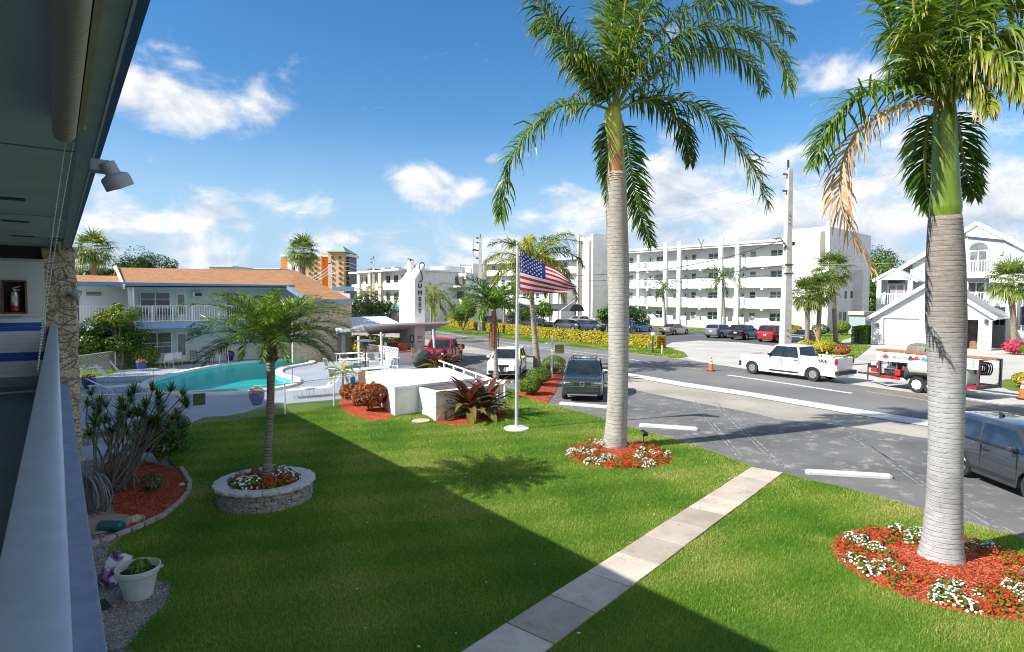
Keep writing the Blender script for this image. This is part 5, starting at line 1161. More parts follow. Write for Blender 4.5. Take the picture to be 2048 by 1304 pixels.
for i in range(20):
    a0 = 2 * math.pi * i / 20; a1 = a0 + 2 * math.pi / 20 * .98; vs = []
    for r_, dz in ((RC - .27, 0), (RC + .015, 0)):
        for j, a in enumerate((a0, (a0 + a1) / 2, a1)): rr = r_ + (.035 if (j == 1 and r_ > RC) else 0); vs += [(rr * math.cos(a), rr * math.sin(a), .378), (rr * math.cos(a), rr * math.sin(a), .445)]
    b.add(vs, [(0, 2, 3, 1), (2, 4, 5, 3), (6, 7, 9, 8), (8, 9, 11, 10), (1, 3, 9, 7), (3, 5, 11, 9), (0, 6, 8, 2), (2, 8, 10, 4), (0, 1, 7, 6), (4, 10, 11, 5)])
b.build('cap_stones', M_cap, th, bevel=.01, smooth=True)
b = MB(); b.lathe((0, 0, 0), [(RC - .25, .34), (.4, .37), (.001, .38)], 40); b.build('mulch_fill', M_mulch, th, smooth='all')

# ------------------------------------------------------------------ wheel stops and solar spot
def wheelstop(a, b_, label):
    a, b_ = G(*a), G(*b_); c = (a + b_) / 2; d = b_ - a; ln = d.length; bq = MB(); pr = [(-.085, 0), (-.085, .06), (-.05, .115), (.05, .115), (.085, .06), (.085, 0)]; vs = []
    for x in (-ln / 2, -ln / 2 + .06, ln / 2 - .06, ln / 2):
        s = .75 if abs(x) > ln / 2 - .01 else 1; vs += [(x, y * s, z * s) for y, z in pr]
    fs = [(i * 6 + j, i * 6 + j + 1, i * 6 + 7 + j, i * 6 + 6 + j) for i in range(3) for j in range(5)] + [(0, 1, 2, 3, 4, 5), (23, 22, 21, 20, 19, 18)]
    bq.add(vs, fs); o = bq.build('wheel_stop', M_curb); o.location = (c.x, c.y, -.01); o.rotation_euler = (0, 0, math.atan2(d.y, d.x)); tag(o, label, 'wheel stop', 'concrete wheel stops')
wheelstop((1279, 852), (1395, 860), 'white concrete wheel stop right of the tall palm beside its flower ring')
wheelstop((1611, 946), (1783, 956), 'white concrete wheel stop at the lawn edge left of the near palm')
wheelstop((1120, 808), (1216, 816), 'white concrete wheel stop in front of the dark grey parked car')
wheelstop((962, 760), (1026, 765), 'white concrete wheel stop in front of the white parked car')
c = G(1287, 884); th = thing('solar_spotlight', 'small black solar spotlight among the flowers behind the tall palm', 'lamp', (c.x, c.y, .02)); b = MB(); b.tube([(0, 0, 0), (0, 0, .2)], .012, 6); b.build('stake', M_black, th)
b = MB(); b.box((0, .02, .33), (.16, .12, .02), M=Euler((R(25), 0, 0)).to_matrix()); b.build('solar_panel', M_glass, th); b = MB(); b.tube([(.0, 0, .2), (.0, -.12, .26)], [.05, .07], 12); b.build('lamp_head', M_black, th)

# ------------------------------------------------------------------ opposite motel
YR = (G(158, 649, 2.85).y + G(383, 643, 2.85).y) / 2; YW = YR + 1.6
def XP(px, Y=YW, py=620): return PY(px, py, Y).x
om = thing('motel_building', 'two storey white motel wing across the pool with blue fascias and orange shingle roof', 'building', (8, YW, 0))
def ob(name, boxes, mat, parent=om, **k): return pb(name, boxes, mat, parent=parent, **k)
XL, XR = XP(90), XP(640)
M_mot = P('motel_wall_paint', (.60, .66, .68), .75, var=.03, vs=2)
ob('wall', [(XL, XR, YW, YW + .2, 0, 5.4), (XP(262, YR + .3), XP(268, YR + .3), YR + .2, YW, 0, 5.2)], M_mot)
ob('balcony_floor', [(XL, XR, YR, YW, 2.55, 2.83)], M_white)
ob('floor_fascia', [(XL, XR, YR - .05, YR, 2.46, 2.88)], M_bluel)
ob('roof_fascia', [(XL, XP(590, YR - .3), YR - .35, YR - .3, 5.14, 5.42)], M_blue); ob('soffit', [(XL, XP(590, YR - .3), YR - .3, YW, 5.16, 5.2)], M_white)
b = MB(); x = XL
while x < XR: b.box((x, YR + .03, 3.40), (.035, .035, .98)); x += .155
for z in (2.95, 3.93): b.box(((XL + XR) / 2, YR + .03, z), (XR - XL, .05, .05))
for px in (160, 268, 305, 345, 385, 437, 500): b.box((XP(px, YR), YR + .03, 3.4), (.06, .06, 1.05))
b.build('railing', M_whitem, om, world=True)
b = MB(); b.tube([(XP(258, YR + .1, 580), YR + .25, 5.15), (XP(263, YR + .1, 620), YR + .25, 3.0), (XP(265, YR + .1, 620), YR + .25, 0)], .09, 8); b.tube([(XP(267, YR - .2), YR - .2, 5.2), (XP(270, YR - .1), YR - .1, 0)], .05, 8); b.build('downpipe', M_whitem, om, world=True)
def rectpx(x0, y0, x1, y1, Y): a, c = PY(x0, y0, Y), PY(x1, y1, Y); return a.x, c.x, min(a.z, c.z), max(a.z, c.z)
def window(parent, x0, x1, z0, z1, Y, cols=2, rows=2, mat=M_glass, fr=.06, name='window'):
    b = MB(); cx, cz = (x0 + x1) / 2, (z0 + z1) / 2
    b.box((x0, Y - .03, cz), (fr, .08, z1 - z0 + fr)); b.box((x1, Y - .03, cz), (fr, .08, z1 - z0 + fr)); b.box((cx, Y - .03, z0), (x1 - x0 - fr, .08, fr)); b.box((cx, Y - .03, z1), (x1 - x0 - fr, .08, fr))
    for i in range(1, cols): b.box((x0 + (x1 - x0) * i / cols, Y - .028, cz), (fr * .9, .07, z1 - z0 - fr))
    for j in range(1, rows): b.box((cx, Y - .024, z0 + (z1 - z0) * j / rows), (x1 - x0 - fr, .06, fr * .6))
    o = b.build(name, M_white, parent, world=True); b = MB(); b.box((cx, Y - .005, cz), (x1 - x0 - fr, .02, z1 - z0 - fr)); b.build('pane', mat, o, world=False)
    o2 = o.children[0]; o2.data.transform(world_matrix(o).inverted()); return o
for (x0, y0, x1, y1, c, mt) in ((280, 584, 340, 612, 2, M_glass), (452, 584, 480, 640, 1, M_glass), (255, 666, 343, 706, 3, M_glass), (500, 590, 560, 620, 2, M_glass)):
    a = rectpx(x0, y0, x1, y1, YW); window(om, a[0], a[1], a[2], a[3], YW, c, 2, mt)
for (x0, y0, x1, y1) in ((352, 586, 372, 640), (352, 665, 374, 722), (488, 588, 500, 642)):
    a = rectpx(x0, y0, x1, y1, YW); b = MB(); b.box(((a[0] + a[1]) / 2, YW - .03, (a[2] + a[3]) / 2), (a[1] - a[0], .06, a[3] - a[2])); d_ = b.build('door', M_white, om, world=True)
    b = MB(); b.box(((a[0] + a[1]) / 2, YW - .07, (a[2] + a[3]) / 2 + .15), ((a[1] - a[0]) * .7, .02, (a[3] - a[2]) * .72)); q = b.build('pane', M_glass2, d_); q.data.transform(world_matrix(d_).inverted())
for (x0, y0, x1, y1) in ((384, 584, 403, 594), (385, 660, 402, 671)):
    a = rectpx(x0, y0, x1, y1, YW); b = MB(); b.box(((a[0] + a[1]) / 2, YW - .15, (a[2] + a[3]) / 2), (a[1] - a[0], .3, a[3] - a[2])); o = b.build('air_conditioner', M_white, om, world=True, bevel=.02)
    b = MB(); b.box(((a[0] + a[1]) / 2 + .05, YW - .305, (a[2] + a[3]) / 2), ((a[1] - a[0]) * .72, .02, (a[3] - a[2]) * .72)); q = b.build('grille', M_dgrey, o); q.data.transform(world_matrix(o).inverted())
a = rectpx(172, 581, 203, 591, YW); ob('wall_vent', [(a[0], a[1], YW - .02, YW, a[2] + k * .09, a[2] + k * .09 + .05) for k in range(3)], M_dgrey)
ob('wall_panel', [(XP(140), XP(158), YW - .05, YW, 2.85, 4.6)], M_dgrey)
Yrd = YR + 6.5; Ye = YR - .35
roofplane('roof', [PY(246, 571.5, Ye), PY(578, 573, Ye), PY(655, 574, Ye + 1.5), PY(592, 541, Yrd), PY(231, 535, Yrd)], .08, M_shing, om, Vector((1, 0, 0)))
roofplane('lower_roof', [PY(574, 573, Ye - .02), PY(618, 601, Ye - 3.6), PY(706, 600, Ye - 3.2), PY(652, 572, Ye + 1.2)], .08, M_shing, om, Vector((1, 0, 0)))
roofplane('left_roof', [PY(96, 569, Ye), PY(246, 571.5, Ye), PY(240, 552, YR + 4.5), PY(96, 549, YR + 4.5)], .07, M_shing, om, Vector((1, 0, 0)))
q0, q1 = PY(231, 535, Yrd), PY(592, 541, Yrd); roofplane('back_roof', [q0, q1, q1 + Vector((5, 9, -2)), q0 + Vector((0, 9, -2))], .08, M_shing, om, Vector((1, 0, 0)))
b = MB(); b.bar(PY(231, 534, Yrd - .1), PY(248, 574, Ye - .15), .10, .26); b.bar(PY(228, 537, Yrd), PY(231, 534, Yrd - .1), .1, .25); b.build('gable_board', M_white, om, world=True)
b = MB(); b.add([tuple(PY(236, 542, Yrd - .3)), tuple(PY(247, 572, Ye + .2)), tuple(PY(240, 572, Ye + 1.5)), tuple(PY(234, 552, Yrd - .3))], [(0, 1, 2, 3)]); b.build('gable_wall', M_mot, om, world=True)
e0, e1 = PY(616, 602.5, Ye - 3.63), PY(708, 601.5, Ye - 3.23); b = MB(); b.bar(e0, e1, .06, .24); b.bar(PY(574, 575, Ye - .1), e0, .05, .3); b.build('lower_fascia', M_blue, om, world=True)
YS = Ye - 2.4
ob('stone_wall', [(XP(585, YS), XP(703, YS), YS, YS + .3, 0, 4.35)], M_stonew)
ob('side_wall', [(XP(703, YS) - .3, XP(703, YS), YS + .3, YS + 5, 0, 4.3)], M_stonew)
a0, a1 = XP(673, YS), XP(700, YS); ob('wall_niche', [(a0, a1, YS - .02, YS, 0, 2.0)], P('niche', (.23, .22, .19), .9)); ob('frosted_panel', [(XP(682, YS), XP(690, YS), YS - .05, YS - .025, 0, 1.9)], P('frosted', (.42, .46, .42), .4))
ob('roof_vent', [(XP(183, YR + 2, 565), XP(183, YR + 2, 565) + .12, YR + 2, YR + 2.12, PY(183, 569, YR + 2).z - .3, PY(183, 561, YR + 2).z)], M_dgrey)
rear = thing('motel_building', 'low rear motel section with blue eave behind the stone wall corner', 'building', tuple(At(690, 600, 64))); p0 = At(665, 580, 62); p1 = At(708, 580, 62)
b = MB(); q = (p1 - p0); b.bar(p0 + Vector((0, 0, .1)), p1 + Vector((0, 0, .1)), .3, .45); b.build('fascia', M_blue, rear, world=True); b = MB(); p0 = At(676, 590, 64); p1 = At(700, 590, 64); b.bar(Vector((p0.x, p0.y, 2.5)), Vector((p1.x, p1.y, 2.5)), .3, 5); b.build('wall', M_white, rear, world=True)
# balcony chairs opposite
def patio_chair(name, label, mat_s, mat_f=None, group=None, cat='chair'):
    mf = mat_f or M_whitem; th = thing(name, label, cat, group=group); b = MB()
    for s in (-1, 1):
        b.tube(catmull([(s * .27, -.24, 0), (s * .27, -.20, .42), (s * .27, -.10, .60), (s * .27, .24, .62)], 4), .012, 6); b.tube([(s * .25, .36, 0), (s * .26, .18, .42), (s * .25, .30, .92)], .012, 6); b.tube([(s * .25, -.22, .40), (s * .25, .2, .38)], .011, 6)
    b.tube([(-.25, .30, .92), (.25, .30, .92)], .012, 6); b.tube([(-.25, -.22, .40), (.25, -.22, .40)], .012, 6); b.build('frame', mf, th, smooth=True)
    b = MB()
    for k in range(8): b.box((0, -.20 + k * .052, .405), (.50, .042, .008))
    b.build('seat', M_white if mat_s is M_dgrey else mat_s, th); b = MB()
    for k in range(8): b.box((0, .205 + k * .0115, .50 + k * .052), (.49, .012, .034))
    b.build('backrest', mat_s, th); return th
def put(o, p, rz, label=None, z=None):
    o.location = (p.x, p.y, p.z if z is None else z); o.rotation_euler = (0, 0, rz)
    if label: o['label'] = label
    return o
bc0 = patio_chair('patio_chair', 'dark patterned chair left on the opposite balcony behind the rail', P('dark_weave', (.05, .03, .03), .7), M_dgrey, group='chairs on the opposite balcony')
put(bc0, Vector((XP(290, YR + .9), YR + .9, 2.83)), R(10))
for px, lab in ((322, 'dark patterned chair in the middle of the opposite balcony'), (344, 'dark patterned chair right near the door on the opposite balcony'), (208, 'dark chair at the left part of the opposite balcony behind the tree')):
    put(copy_tree(bc0), Vector((XP(px, YR + .9), YR + .9, 2.83)), R(rnd.uniform(-30, 30)), lab)
# ------------------------------------------------------------------ fences
def chainlink(label, pts, h=1.2, cell=.10, wr=.0022, posts=None, gate=None):
    c = pts[0]; th = thing('chain_link_fence', label, 'fence', (c.x, c.y, 0)); b = MB(); V = []; F = []; n0 = 0
    segs = [(pts[i], pts[i + 1]) for i in range(len(pts) - 1)]
    V = []; F = []
    for a, e in segs:
        d = e - a; d.z = 0; ln = d.length; u = d.normalized(); n = Vector((-u.y, u.x, 0)); x = -h
        while x < ln:
            for sgn_ in (1, -1):
                # a wire climbing from (x0,0) to (x0+h,h) cut to the panel
                if sgn_ == 1: s0, z0, s1, z1 = x, .03, x + h, h
                else: s0, z0, s1, z1 = x, h, x + h, .03
                if s0 < 0: t = -s0 / (s1 - s0); s0, z0 = 0, z0 + (z1 - z0) * t
                if s1 > ln: t = (ln - s0) / (s1 - s0); s1, z1 = ln, z0 + (z1 - z0) * t
                if s1 - s0 > .02:
                    p = a + u * s0; q = a + u * s1; off = n * (.002 * sgn_)
                    dirv = (Vector((q.x, q.y, z1)) - Vector((p.x, p.y, z0))).normalized(); w1 = n * wr; w2 = dirv.cross(n).normalized() * wr; k = len(V)
                    for base, zz in ((p, z0), (q, z1)):
                        o_ = Vector((base.x, base.y, zz)) + off
                        for w in (w1, w2 * .87 - w1 * .5, -w2 * .87 - w1 * .5): V.append(tuple(o_ + w))
                    F += [(k, k + 1, k + 4, k + 3), (k + 1, k + 2, k + 5, k + 4), (k + 2, k, k + 3, k + 5)]
            x += cell
    npmesh('wire_mesh', V, F, M_whitem, th, True)
    b = MB()
    for a, e in segs: b.tube([Vector((a.x, a.y, h)), Vector((e.x, e.y, h))], .02, 8)
    b.build('top_rail', M_whitem, th, smooth=True, world=True)
    allp = []
    for a, e in segs:
        m = max(1, round((e - a).length / 3.0)); allp += [a.lerp(e, i / m) for i in range(m)]
    for p in allp + [pts[-1]]:
        b = MB(); b.tube([(p.x, p.y, -.02), (p.x, p.y, h + .03)], .03, 8); b.lathe((p.x, p.y, h + .03), [(.034, 0), (.03, .02), (.001, .04)], 8); b.build('post', M_whitem, th, smooth=True, world=True)
    return th
nf = [G(161, 862), G(360, 853), G(570, 829.5), G(668, 813), G(746, 800)]
chainlink('white chain link fence along the lawn side of the pool deck', nf, 1.2, .115, .0038)
bf = [G(140, 758), G(231, 741), G(312, 729), G(415, 721.5), G(513, 713), G(600, 707), G(672, 703)]
chainlink('white chain link fence behind the pool in front of the opposite motel', bf, 1.2, .14, .0045)
chainlink('short white chain link fence run between stone pillar and pool deck', [G(161, 862), G(152, 832) + Vector((0, 2.5, 0))], 1.2, .115, .0038)
c = nf[1].lerp(nf[2], .17); b = MB(); b.box((0, 0, 0), (.40, .01, .42)); o = b.build('notice_board', P('green_sign', (.05, .075, .05), .5)); o.location = (c.x, c.y - .05, .90); o.rotation_euler = (0, 0, math.atan2((nf[2] - nf[1]).y, (nf[2] - nf[1]).x)); tag(o, 'small dark green notice board wired to the near chain link fence', 'sign')

# ------------------------------------------------------------------ pool furniture
def bluepot(p, s, label, red=True, seed=0, mix=.5):
    th = thing('flower_pot', label, 'flower pot', (p.x, p.y, .005), group='blue flower pots round the pool'); b = MB()
    b.lathe((0, 0, 0), [(.15 * s, 0), (.17 * s, .02 * s), (.27 * s, .25 * s), (.30 * s, .38 * s), (.285 * s, .46 * s), (.31 * s, .50 * s), (.30 * s, .53 * s), (.26 * s, .50 * s), (.001, .48 * s)], 32); b.build('pot', M_cobalt, th, smooth=True)
    g = np.random.default_rng(300 + seed); L = Leaves(); P_, u = blob(g, 260, (.30 * s, .30 * s, .22 * s), 6, .3, True); leafcloud(L, P_ + [0, 0, .50 * s], u, .06 * s, g, .2, .12, .6)
    for k, red in enumerate((True, False)):
        nf_ = int(90 * (mix if red else 1 - mix)); P_, u = blob(g, nf_, (.33 * s, .33 * s, .25 * s), 6, .2, True); q = nrm(u + g.normal(0, .3, (nf_, 3))); a = nrm(np.cross(q, g.normal(0, 1, (nf_, 3)))); bb = np.cross(q, a); ang = np.arange(4) * np.pi / 2
        V = P_[:, None] + [0, 0, .5 * s] + (a[:, None] * np.cos(ang)[None, :, None] + bb[:, None] * np.sin(ang)[None, :, None]) * .034 * s; L.add(V, np.arange(nf_ * 4).reshape(-1, 4), np.repeat(np.full(nf_, .68 if red else .97), 4))
    L.build('flowers', M_flower, th)
bluepot(G(514, 810), 1.05, 'cobalt blue pot of red and white flowers behind the near fence', seed=1, mix=.6)
bluepot(G(178, 778), 1.0, 'cobalt blue pot of red flowers beside the stone pillar at the deck corner', seed=2, mix=.6)
bluepot(G(283, 742), 1.0, 'cobalt blue pot with pink red and white flowers between loungers and white chairs', seed=3, mix=.55)
bluepot(G(460, 721), 1.0, 'cobalt blue pot of red flowers behind the pool ladder', seed=4, mix=.85)
def lounger(label, p, rz, back=R(48)):
    th = thing('sun_lounger', label, 'sun lounger', (p.x, p.y, .005), rz, group='white strap sun loungers'); b = MB()
    for s in (-1, 1):
        b.tube([(.0, s * .32, .36), (1.25, s * .32, .36), (1.9, s * .32, .34)], .014, 6); b.tube([(0, s * .32, .36), (-.62 * math.cos(back) * 1.1, s * .32, .36 + .75 * math.sin(back))], .014, 6)
        for x in (.15, 1.55): b.tube(catmull([(x - .14, s * .32, .0), (x - .05, s * .32, .30), (x + .05, s * .32, .30), (x + .14, s * .32, .0)], 3), .013, 6)
    b.tube([(1.9, -.32, .34), (1.9, .32, .34)], .014, 6); e = (-.62 * math.cos(back) * 1.1, .36 + .75 * math.sin(back)); b.tube([(e[0], -.32, e[1]), (e[0], .32, e[1])], .014, 6); b.build('frame', M_whitem, th, smooth=True)
    b = MB()
    for k in range(22): b.box((.05 + k * .083, 0, .375), (.06, .64, .008))
    b.build('seat_straps', M_white, th); b = MB()
    for k in range(10):
        t = (k + .5) / 10; b.box((e[0] * t, 0, .375 + (e[1] - .36) * t), (.05, .64, .008), M=Euler((0, back, 0)).to_matrix())
    b.build('back_straps', M_white, th); return th
l0 = lounger('white sun lounger nearest the dracaena on the left pool deck', G(212, 765), R(-14)); lounger('white sun lounger farther back on the left pool deck', G(238, 755), R(-6), R(52))
lounger('white sun lounger right of the pool behind the near fence', G(655, 790), R(178), R(40)); 
p = G(210, 790); lounger('white sun lounger half hidden by the dracaena at the near fence', p, R(5), R(30))
def lowtable(label, p, w=.55, h=.42, rz=0, ln=None, name='side_table', cat='table', grp=None):
    th = thing(name, label, cat, (p.x, p.y, .005), rz, group=grp); ln = ln or w; b = MB(); b.box((0, 0, h), (ln, w, .03)); b.build('table_top', M_white, th, bevel=.01)
    for sx in (-1, 1):
        for sy in (-1, 1): b = MB(); b.tube([(sx * (ln / 2 - .06), sy * (w / 2 - .06), 0), (sx * (ln / 2 - .08), sy * (w / 2 - .08), h - .015)], .018, 6); b.build('leg', M_whitem, th)
    return th
lowtable('small white side table between fence and right sun lounger', G(616, 794), .5, .42, R(15)); lowtable('small white side table behind the dracaena tips', G(190, 790), .5, .42, R(5))
c0 = patio_chair('patio_chair', 'white strap armchair at the back fence, left of the pair', M_white, group='white armchairs at the back fence'); put(c0, G(333, 736), R(-155)); put(copy_tree(c0), G(352, 732), R(-165), 'white strap armchair at the back fence, right of the pair')
dk_ = P('grey_chair', (.10, .12, .14), .5); c1 = patio_chair('patio_chair', 'dark framed chair beyond the back fence by the motel door', dk_, M_dgrey, group='dark chairs beyond the back fence'); put(c1, Vector((XP(390, YR + .4, 700), YR + .2, 0)), R(20)); put(copy_tree(c1), Vector((XP(418, YR + .4, 700), YR + .1, 0)), R(160), 'dark framed chair beyond the back fence, right one')
# pool ladder, steps rail
def handrail(label, pts, mat, r=.022, name='pool_handrail'):
    c = pts[0]; th = thing(name, label, 'handrail', (c.x, c.y, 0)); b = MB(); b.tube(catmull(pts, 6), r, 8); b.build('tube', mat, th, smooth='all', world=True); return th
th = thing('pool_ladder', 'white arched pool ladder at the far edge of the pool', 'ladder', tuple(G(448, 728)))
for dx in (-.28, .28):
    p = G(447, 727); q = p + Vector((dx, .25, 0)); b = MB(); b.tube(catmull([q + Vector((0, .35, .1)), q + Vector((0, .3, .65)), q + Vector((0, .1, .85)), q + Vector((0, -.3, .55)), q + Vector((0, -.55, -.1)), q + Vector((0, -.55, -.8))], 6), .024, 8); b.build('side_rail', M_whitem, th, smooth='all', world=True)
p = G(585, 768); u = (G(548, 765) - G(593, 770)).normalized(); handrail('grey steel handrail over the pool steps', [p + Vector((0, 0, .05)), p + Vector((0, 0, .80)), p + u * .12 + Vector((0, 0, .92)), p + u * 1.2 + Vector((0, 0, .75)), p + u * 2.0 + Vector((0, 0, .1))], M_grey)
# ------------------------------------------------------------------ pavilion, sign tower
pv = thing('pavilion', 'white butterfly roofed pool pavilion on slim posts', 'pavilion', tuple(G(763, 741)))
A, B_, C_, E_, F_ = At(669, 634.5, 50), At(772, 632.5, 50.5), At(800, 646.5, 46), At(726, 651, 40.5), At(672, 666, 40)
m, T, bb = custom('corrugated_white'); tcn = T.n('ShaderNodeNewGeometry').outputs['Position']; mp = T.n('ShaderNodeMapping', {'Vector': tcn, 'Rotation': (0, 0, R(20))}); wv = T.n('ShaderNodeTexWave', {'Vector': mp.outputs[0], 'Scale': 1.1}); bb.inputs['Base Color'].default_value = (.74, .75, .77, 1); bb.inputs['Roughness'].default_value = .5
bq = T.n('ShaderNodeBump', {'Strength': .6, 'Distance': .06, 'Height': wv.outputs[0]}); T.t.links.new(bq.outputs[0], bb.inputs['Normal'])
b = MB(); b.slab([A, B_, C_, E_, F_], .05); b.build('left_roof', m, pv, world=True, ngon=True)
H_, J_, K_ = At(902, 644.5, 43), At(862, 661, 47), At(742, 667.5, 45); b = MB(); b.slab([E_, H_, J_, K_], .05); b.build('right_roof', M_white, pv, world=True, ngon=True)
b = MB(); b.bar(F_, E_, .06, .14); b.bar(E_, H_, .06, .12); b.bar(E_ + Vector((0, 0, -.15)), K_, .12, .2); b.build('edge_beam', M_whitem, pv, world=True)
for (xb, yb, xt, yt) in ((682, 712, 681, 664), (718, 731, 717, 672), (765, 741, 762, 664), (768, 722, 769, 666), (871, 732, 866, 659)):
    p = G(xb, yb); t = At(xt, yt, depth(p)); b = MB(); b.tube([p, t], .07, 10); b.build('post', M_whitem, pv, smooth=True, world=True)
# tower: long in Y, narrow in X
tw = G(829.5, 722); D_t = depth(tw); th = thing('sign_tower', 'tall white sign tower with chimney and dark vertical letters', 'sign tower', (tw.x, tw.y, 0)); Lx, Ly = .82, 2.4
zc = Zt(829.5, 559, tw); zt2 = At(848, 527, D_t).z; b = MB()
b.add([(0, 0, 0), (Lx, 0, 0), (Lx, Ly, 0), (0, Ly, 0), (0, 0, zc), (Lx, 0, zt2), (Lx, Ly * .8, zt2), (Lx, Ly, zc - .1), (0, Ly, zc - .1), (0, Ly * .8, zc)], [(0, 3, 2, 1), (0, 1, 5, 4), (1, 2, 7, 6, 5), (2, 3, 8, 7), (3, 0, 4, 9, 8), (4, 5, 6, 9), (6, 7, 8, 9)])
b.build('tower_body', M_whiteb, th, ngon=True)
ch = MB(); ch.lathe((.45, 1.45, 0), [(.24, zc), (.24, zt2 + .18), (.20, zt2 + .20)], 16); ch.build('chimney', M_whiteb, th, smooth=True); ch = MB(); ch.tube([(.45, 1.45, zt2 + .18), (.45, 1.45, zt2 + .36)], .05, 8); ch.box((.45, 1.45, zt2 + .38), (.5, .25, .03), M=Euler((0, R(12), 0)).to_matrix()); ch.build('chimney_cap', M_dgrey, th)
M_let = P('letter_bronze', (.075, .07, .07), .5); s = MB(); zz = lambda py: At(838, py, D_t).z
sx = lambda px: (At(px, 600, D_t) - tw).dot(RGT) / RGT.x if False else (px - 829.5) / 19.0 * Lx
s.tube(catmull([(sx(847), -.06, zz(531)), (sx(845.5), -.06, zz(525.5)), (sx(840), -.06, zz(526)), (sx(837.5), -.06, zz(533)), (sx(840), -.06, zz(542)), (sx(843), -.06, zz(550)), (sx(843), -.06, zz(558)), (sx(840.5), -.06, zz(562.5)), (sx(837), -.06, zz(562))], 5), .042, 8); s.build('tall_letter', M_let, th, smooth='all')
for ch_, py in zip('UNSET', (572, 585.5, 598.5, 610, 622.5)):
    textobj('letter', ch_, .43, M_let, th, (.42, -.035, zz(py)), (R(90), 0, 0), .03, bold=.012)
textobj('house_number', '231', .26, M_let, th, (.40, -.015, zz(675)), (R(90), 0, 0), .008, bold=.004); textobj('small_lettering', 'SUNSET', .12, M_let, th, (.42, -.015, zz(684)), (R(90), 0, 0), .006)
b = MB(); c = Vector((-.03, .35, zz(678))); b.tube([c + Vector((0, math.cos(a) * .27, math.sin(a) * .27)) for a in np.linspace(0, 6.283, 25)], .035, 6, False); b.build('clock_rim', M_black, th, smooth='all'); b = MB(); b.lathe(c, [(.25, 0), (.001, .012)], 20, Euler((0, R(-90), 0)).to_matrix()); b.build('clock_face', M_white, th)
# counter, fridge, extinguisher, grill cover
p = G(800, 728); th = thing('bar_counter', 'white outdoor bar counter with terracotta tile top beside the sign tower', 'counter', (p.x, p.y, 0), R(-8)); b = MB(); b.box((0, 0, .42), (1.9, .75, .84)); b.box((-1.3, .9, .42), (1.6, .7, .84)); b.build('cabinet', M_white, th, bevel=.01)
b = MB(); b.box((0, 0, .87), (2.0, .85, .06)); b.box((-1.3, .9, .87), (1.7, .8, .06)); b.build('tiled_top', P('terracotta_tile', (.36, .13, .07), .5, vs=10, var=.25), th)
b = MB(); b.box((.35, .55, 1.15), (.7, .25, .5)); b.build('brick_splash', P('terracotta_brick', (.34, .12, .065), .8, vs=15, var=.3), th)
f = thing('mini_fridge', 'small black and steel fridge standing on the bar counter', 'fridge', (p.x - .55, p.y + .2, .9), R(-8)); b = MB(); b.box((0, .1, .3), (.72, .6, .6)); b.build('cabinet', M_black, f, bevel=.02); b = MB(); b.box((-.37, .1, .3), (.03, .58, .58)); b.build('door', M_alu, f)
f = thing('fire_extinguisher', 'red fire extinguisher hanging left of the sign tower above the counter', 'extinguisher', tuple(At(800, 691, 41.5))); b = MB(); b.lathe((0, 0, -.25), [(.07, 0), (.08, .03), (.08, .35), (.03, .42), (.03, .48)], 12); b.build('cylinder', M_red, f, smooth=True); b = MB(); b.bar((-.02, 0, .22), (.12, 0, .25), .03); b.build('handle', M_black, f)
f = thing('towel', 'small tan towel hanging at the corner of the counter', 'towel', tuple(At(826, 703, 39.5))); b = MB(); b.add([(-.13, 0, .25), (.13, .03, .25), (.15, -.03, -.28), (-.11, .02, -.3), (-.13, .04, .25), (.13, .07, .25), (.15, .01, -.28), (-.11, .06, -.3)], [(0, 1, 2, 3), (7, 6, 5, 4), (0, 4, 5, 1), (3, 2, 6, 7), (0, 3, 7, 4), (1, 5, 6, 2)]); b.build('cloth', P('tan_cloth', (.50, .36, .22), .9), f)
p = G(846, 738); f = thing('grill', 'barbecue under a baggy dark grey cover behind the shed roof', 'grill', (p.x, p.y, 0)); bm = bmesh.new(); bmesh.ops.create_icosphere(bm, subdivisions=4, radius=1)
for v in bm.verts: q = v.co; k = 1 + .10 * mn.noise(q * 2.5); v.co = Vector((q.x * .78 * k, q.y * .42 * k, max(-.0, (q.z * .62 + .62) * k)))
me = bpy.data.meshes.new('cover'); bm.to_mesh(me); bm.free(); me.materials.append(P('cover_cloth', (.07, .08, .085), .8, vs=5, var=.25)); me.polygons.foreach_set('use_smooth', [True] * len(me.polygons)); link('cover', me, f); b = MB(); b.tube([(-.4, 0, -.01), (-.4, 0, .3)], .05, 8); b.tube([(.4, 0, -.01), (.4, 0, .3)], .05, 8); b.build('wheels', M_black, f)
# patio heater
p = G(731, 750); f = thing('patio_heater', 'brown patio heater with wide flat reflector among the tables', 'patio heater', (p.x, p.y, 0)); b = MB(); b.lathe((0, 0, 0), [(.23, 0), (.23, .35), (.2, .4), (.05, .42)], 16); b.build('base', M_dgrey, f, smooth=True)
M_hb = P('heater_bronze', (.20, .11, .075), .4, metal=.4); b = MB(); b.tube([(0, 0, .4), (0, 0, 1.75)], .045, 10); b.lathe((0, 0, 0), [(.05, 1.35), (.075, 1.4), (.10, 1.62), (.09, 1.75)], 14); b.build('pole', M_hb, f, smooth=True); b = MB(); b.lathe((0, 0, 0), [(.13, 1.72), (.17, 1.75), (.17, 1.93), (.10, 1.96)], 16); b.build('burner', M_dgrey, f, smooth=True); b = MB(); b.lathe((0, 0, 0), [(.62, 2.0), (.55, 2.03), (.2, 2.08), (.001, 2.10)], 28); b.build('reflector', M_alu, f, smooth=True)
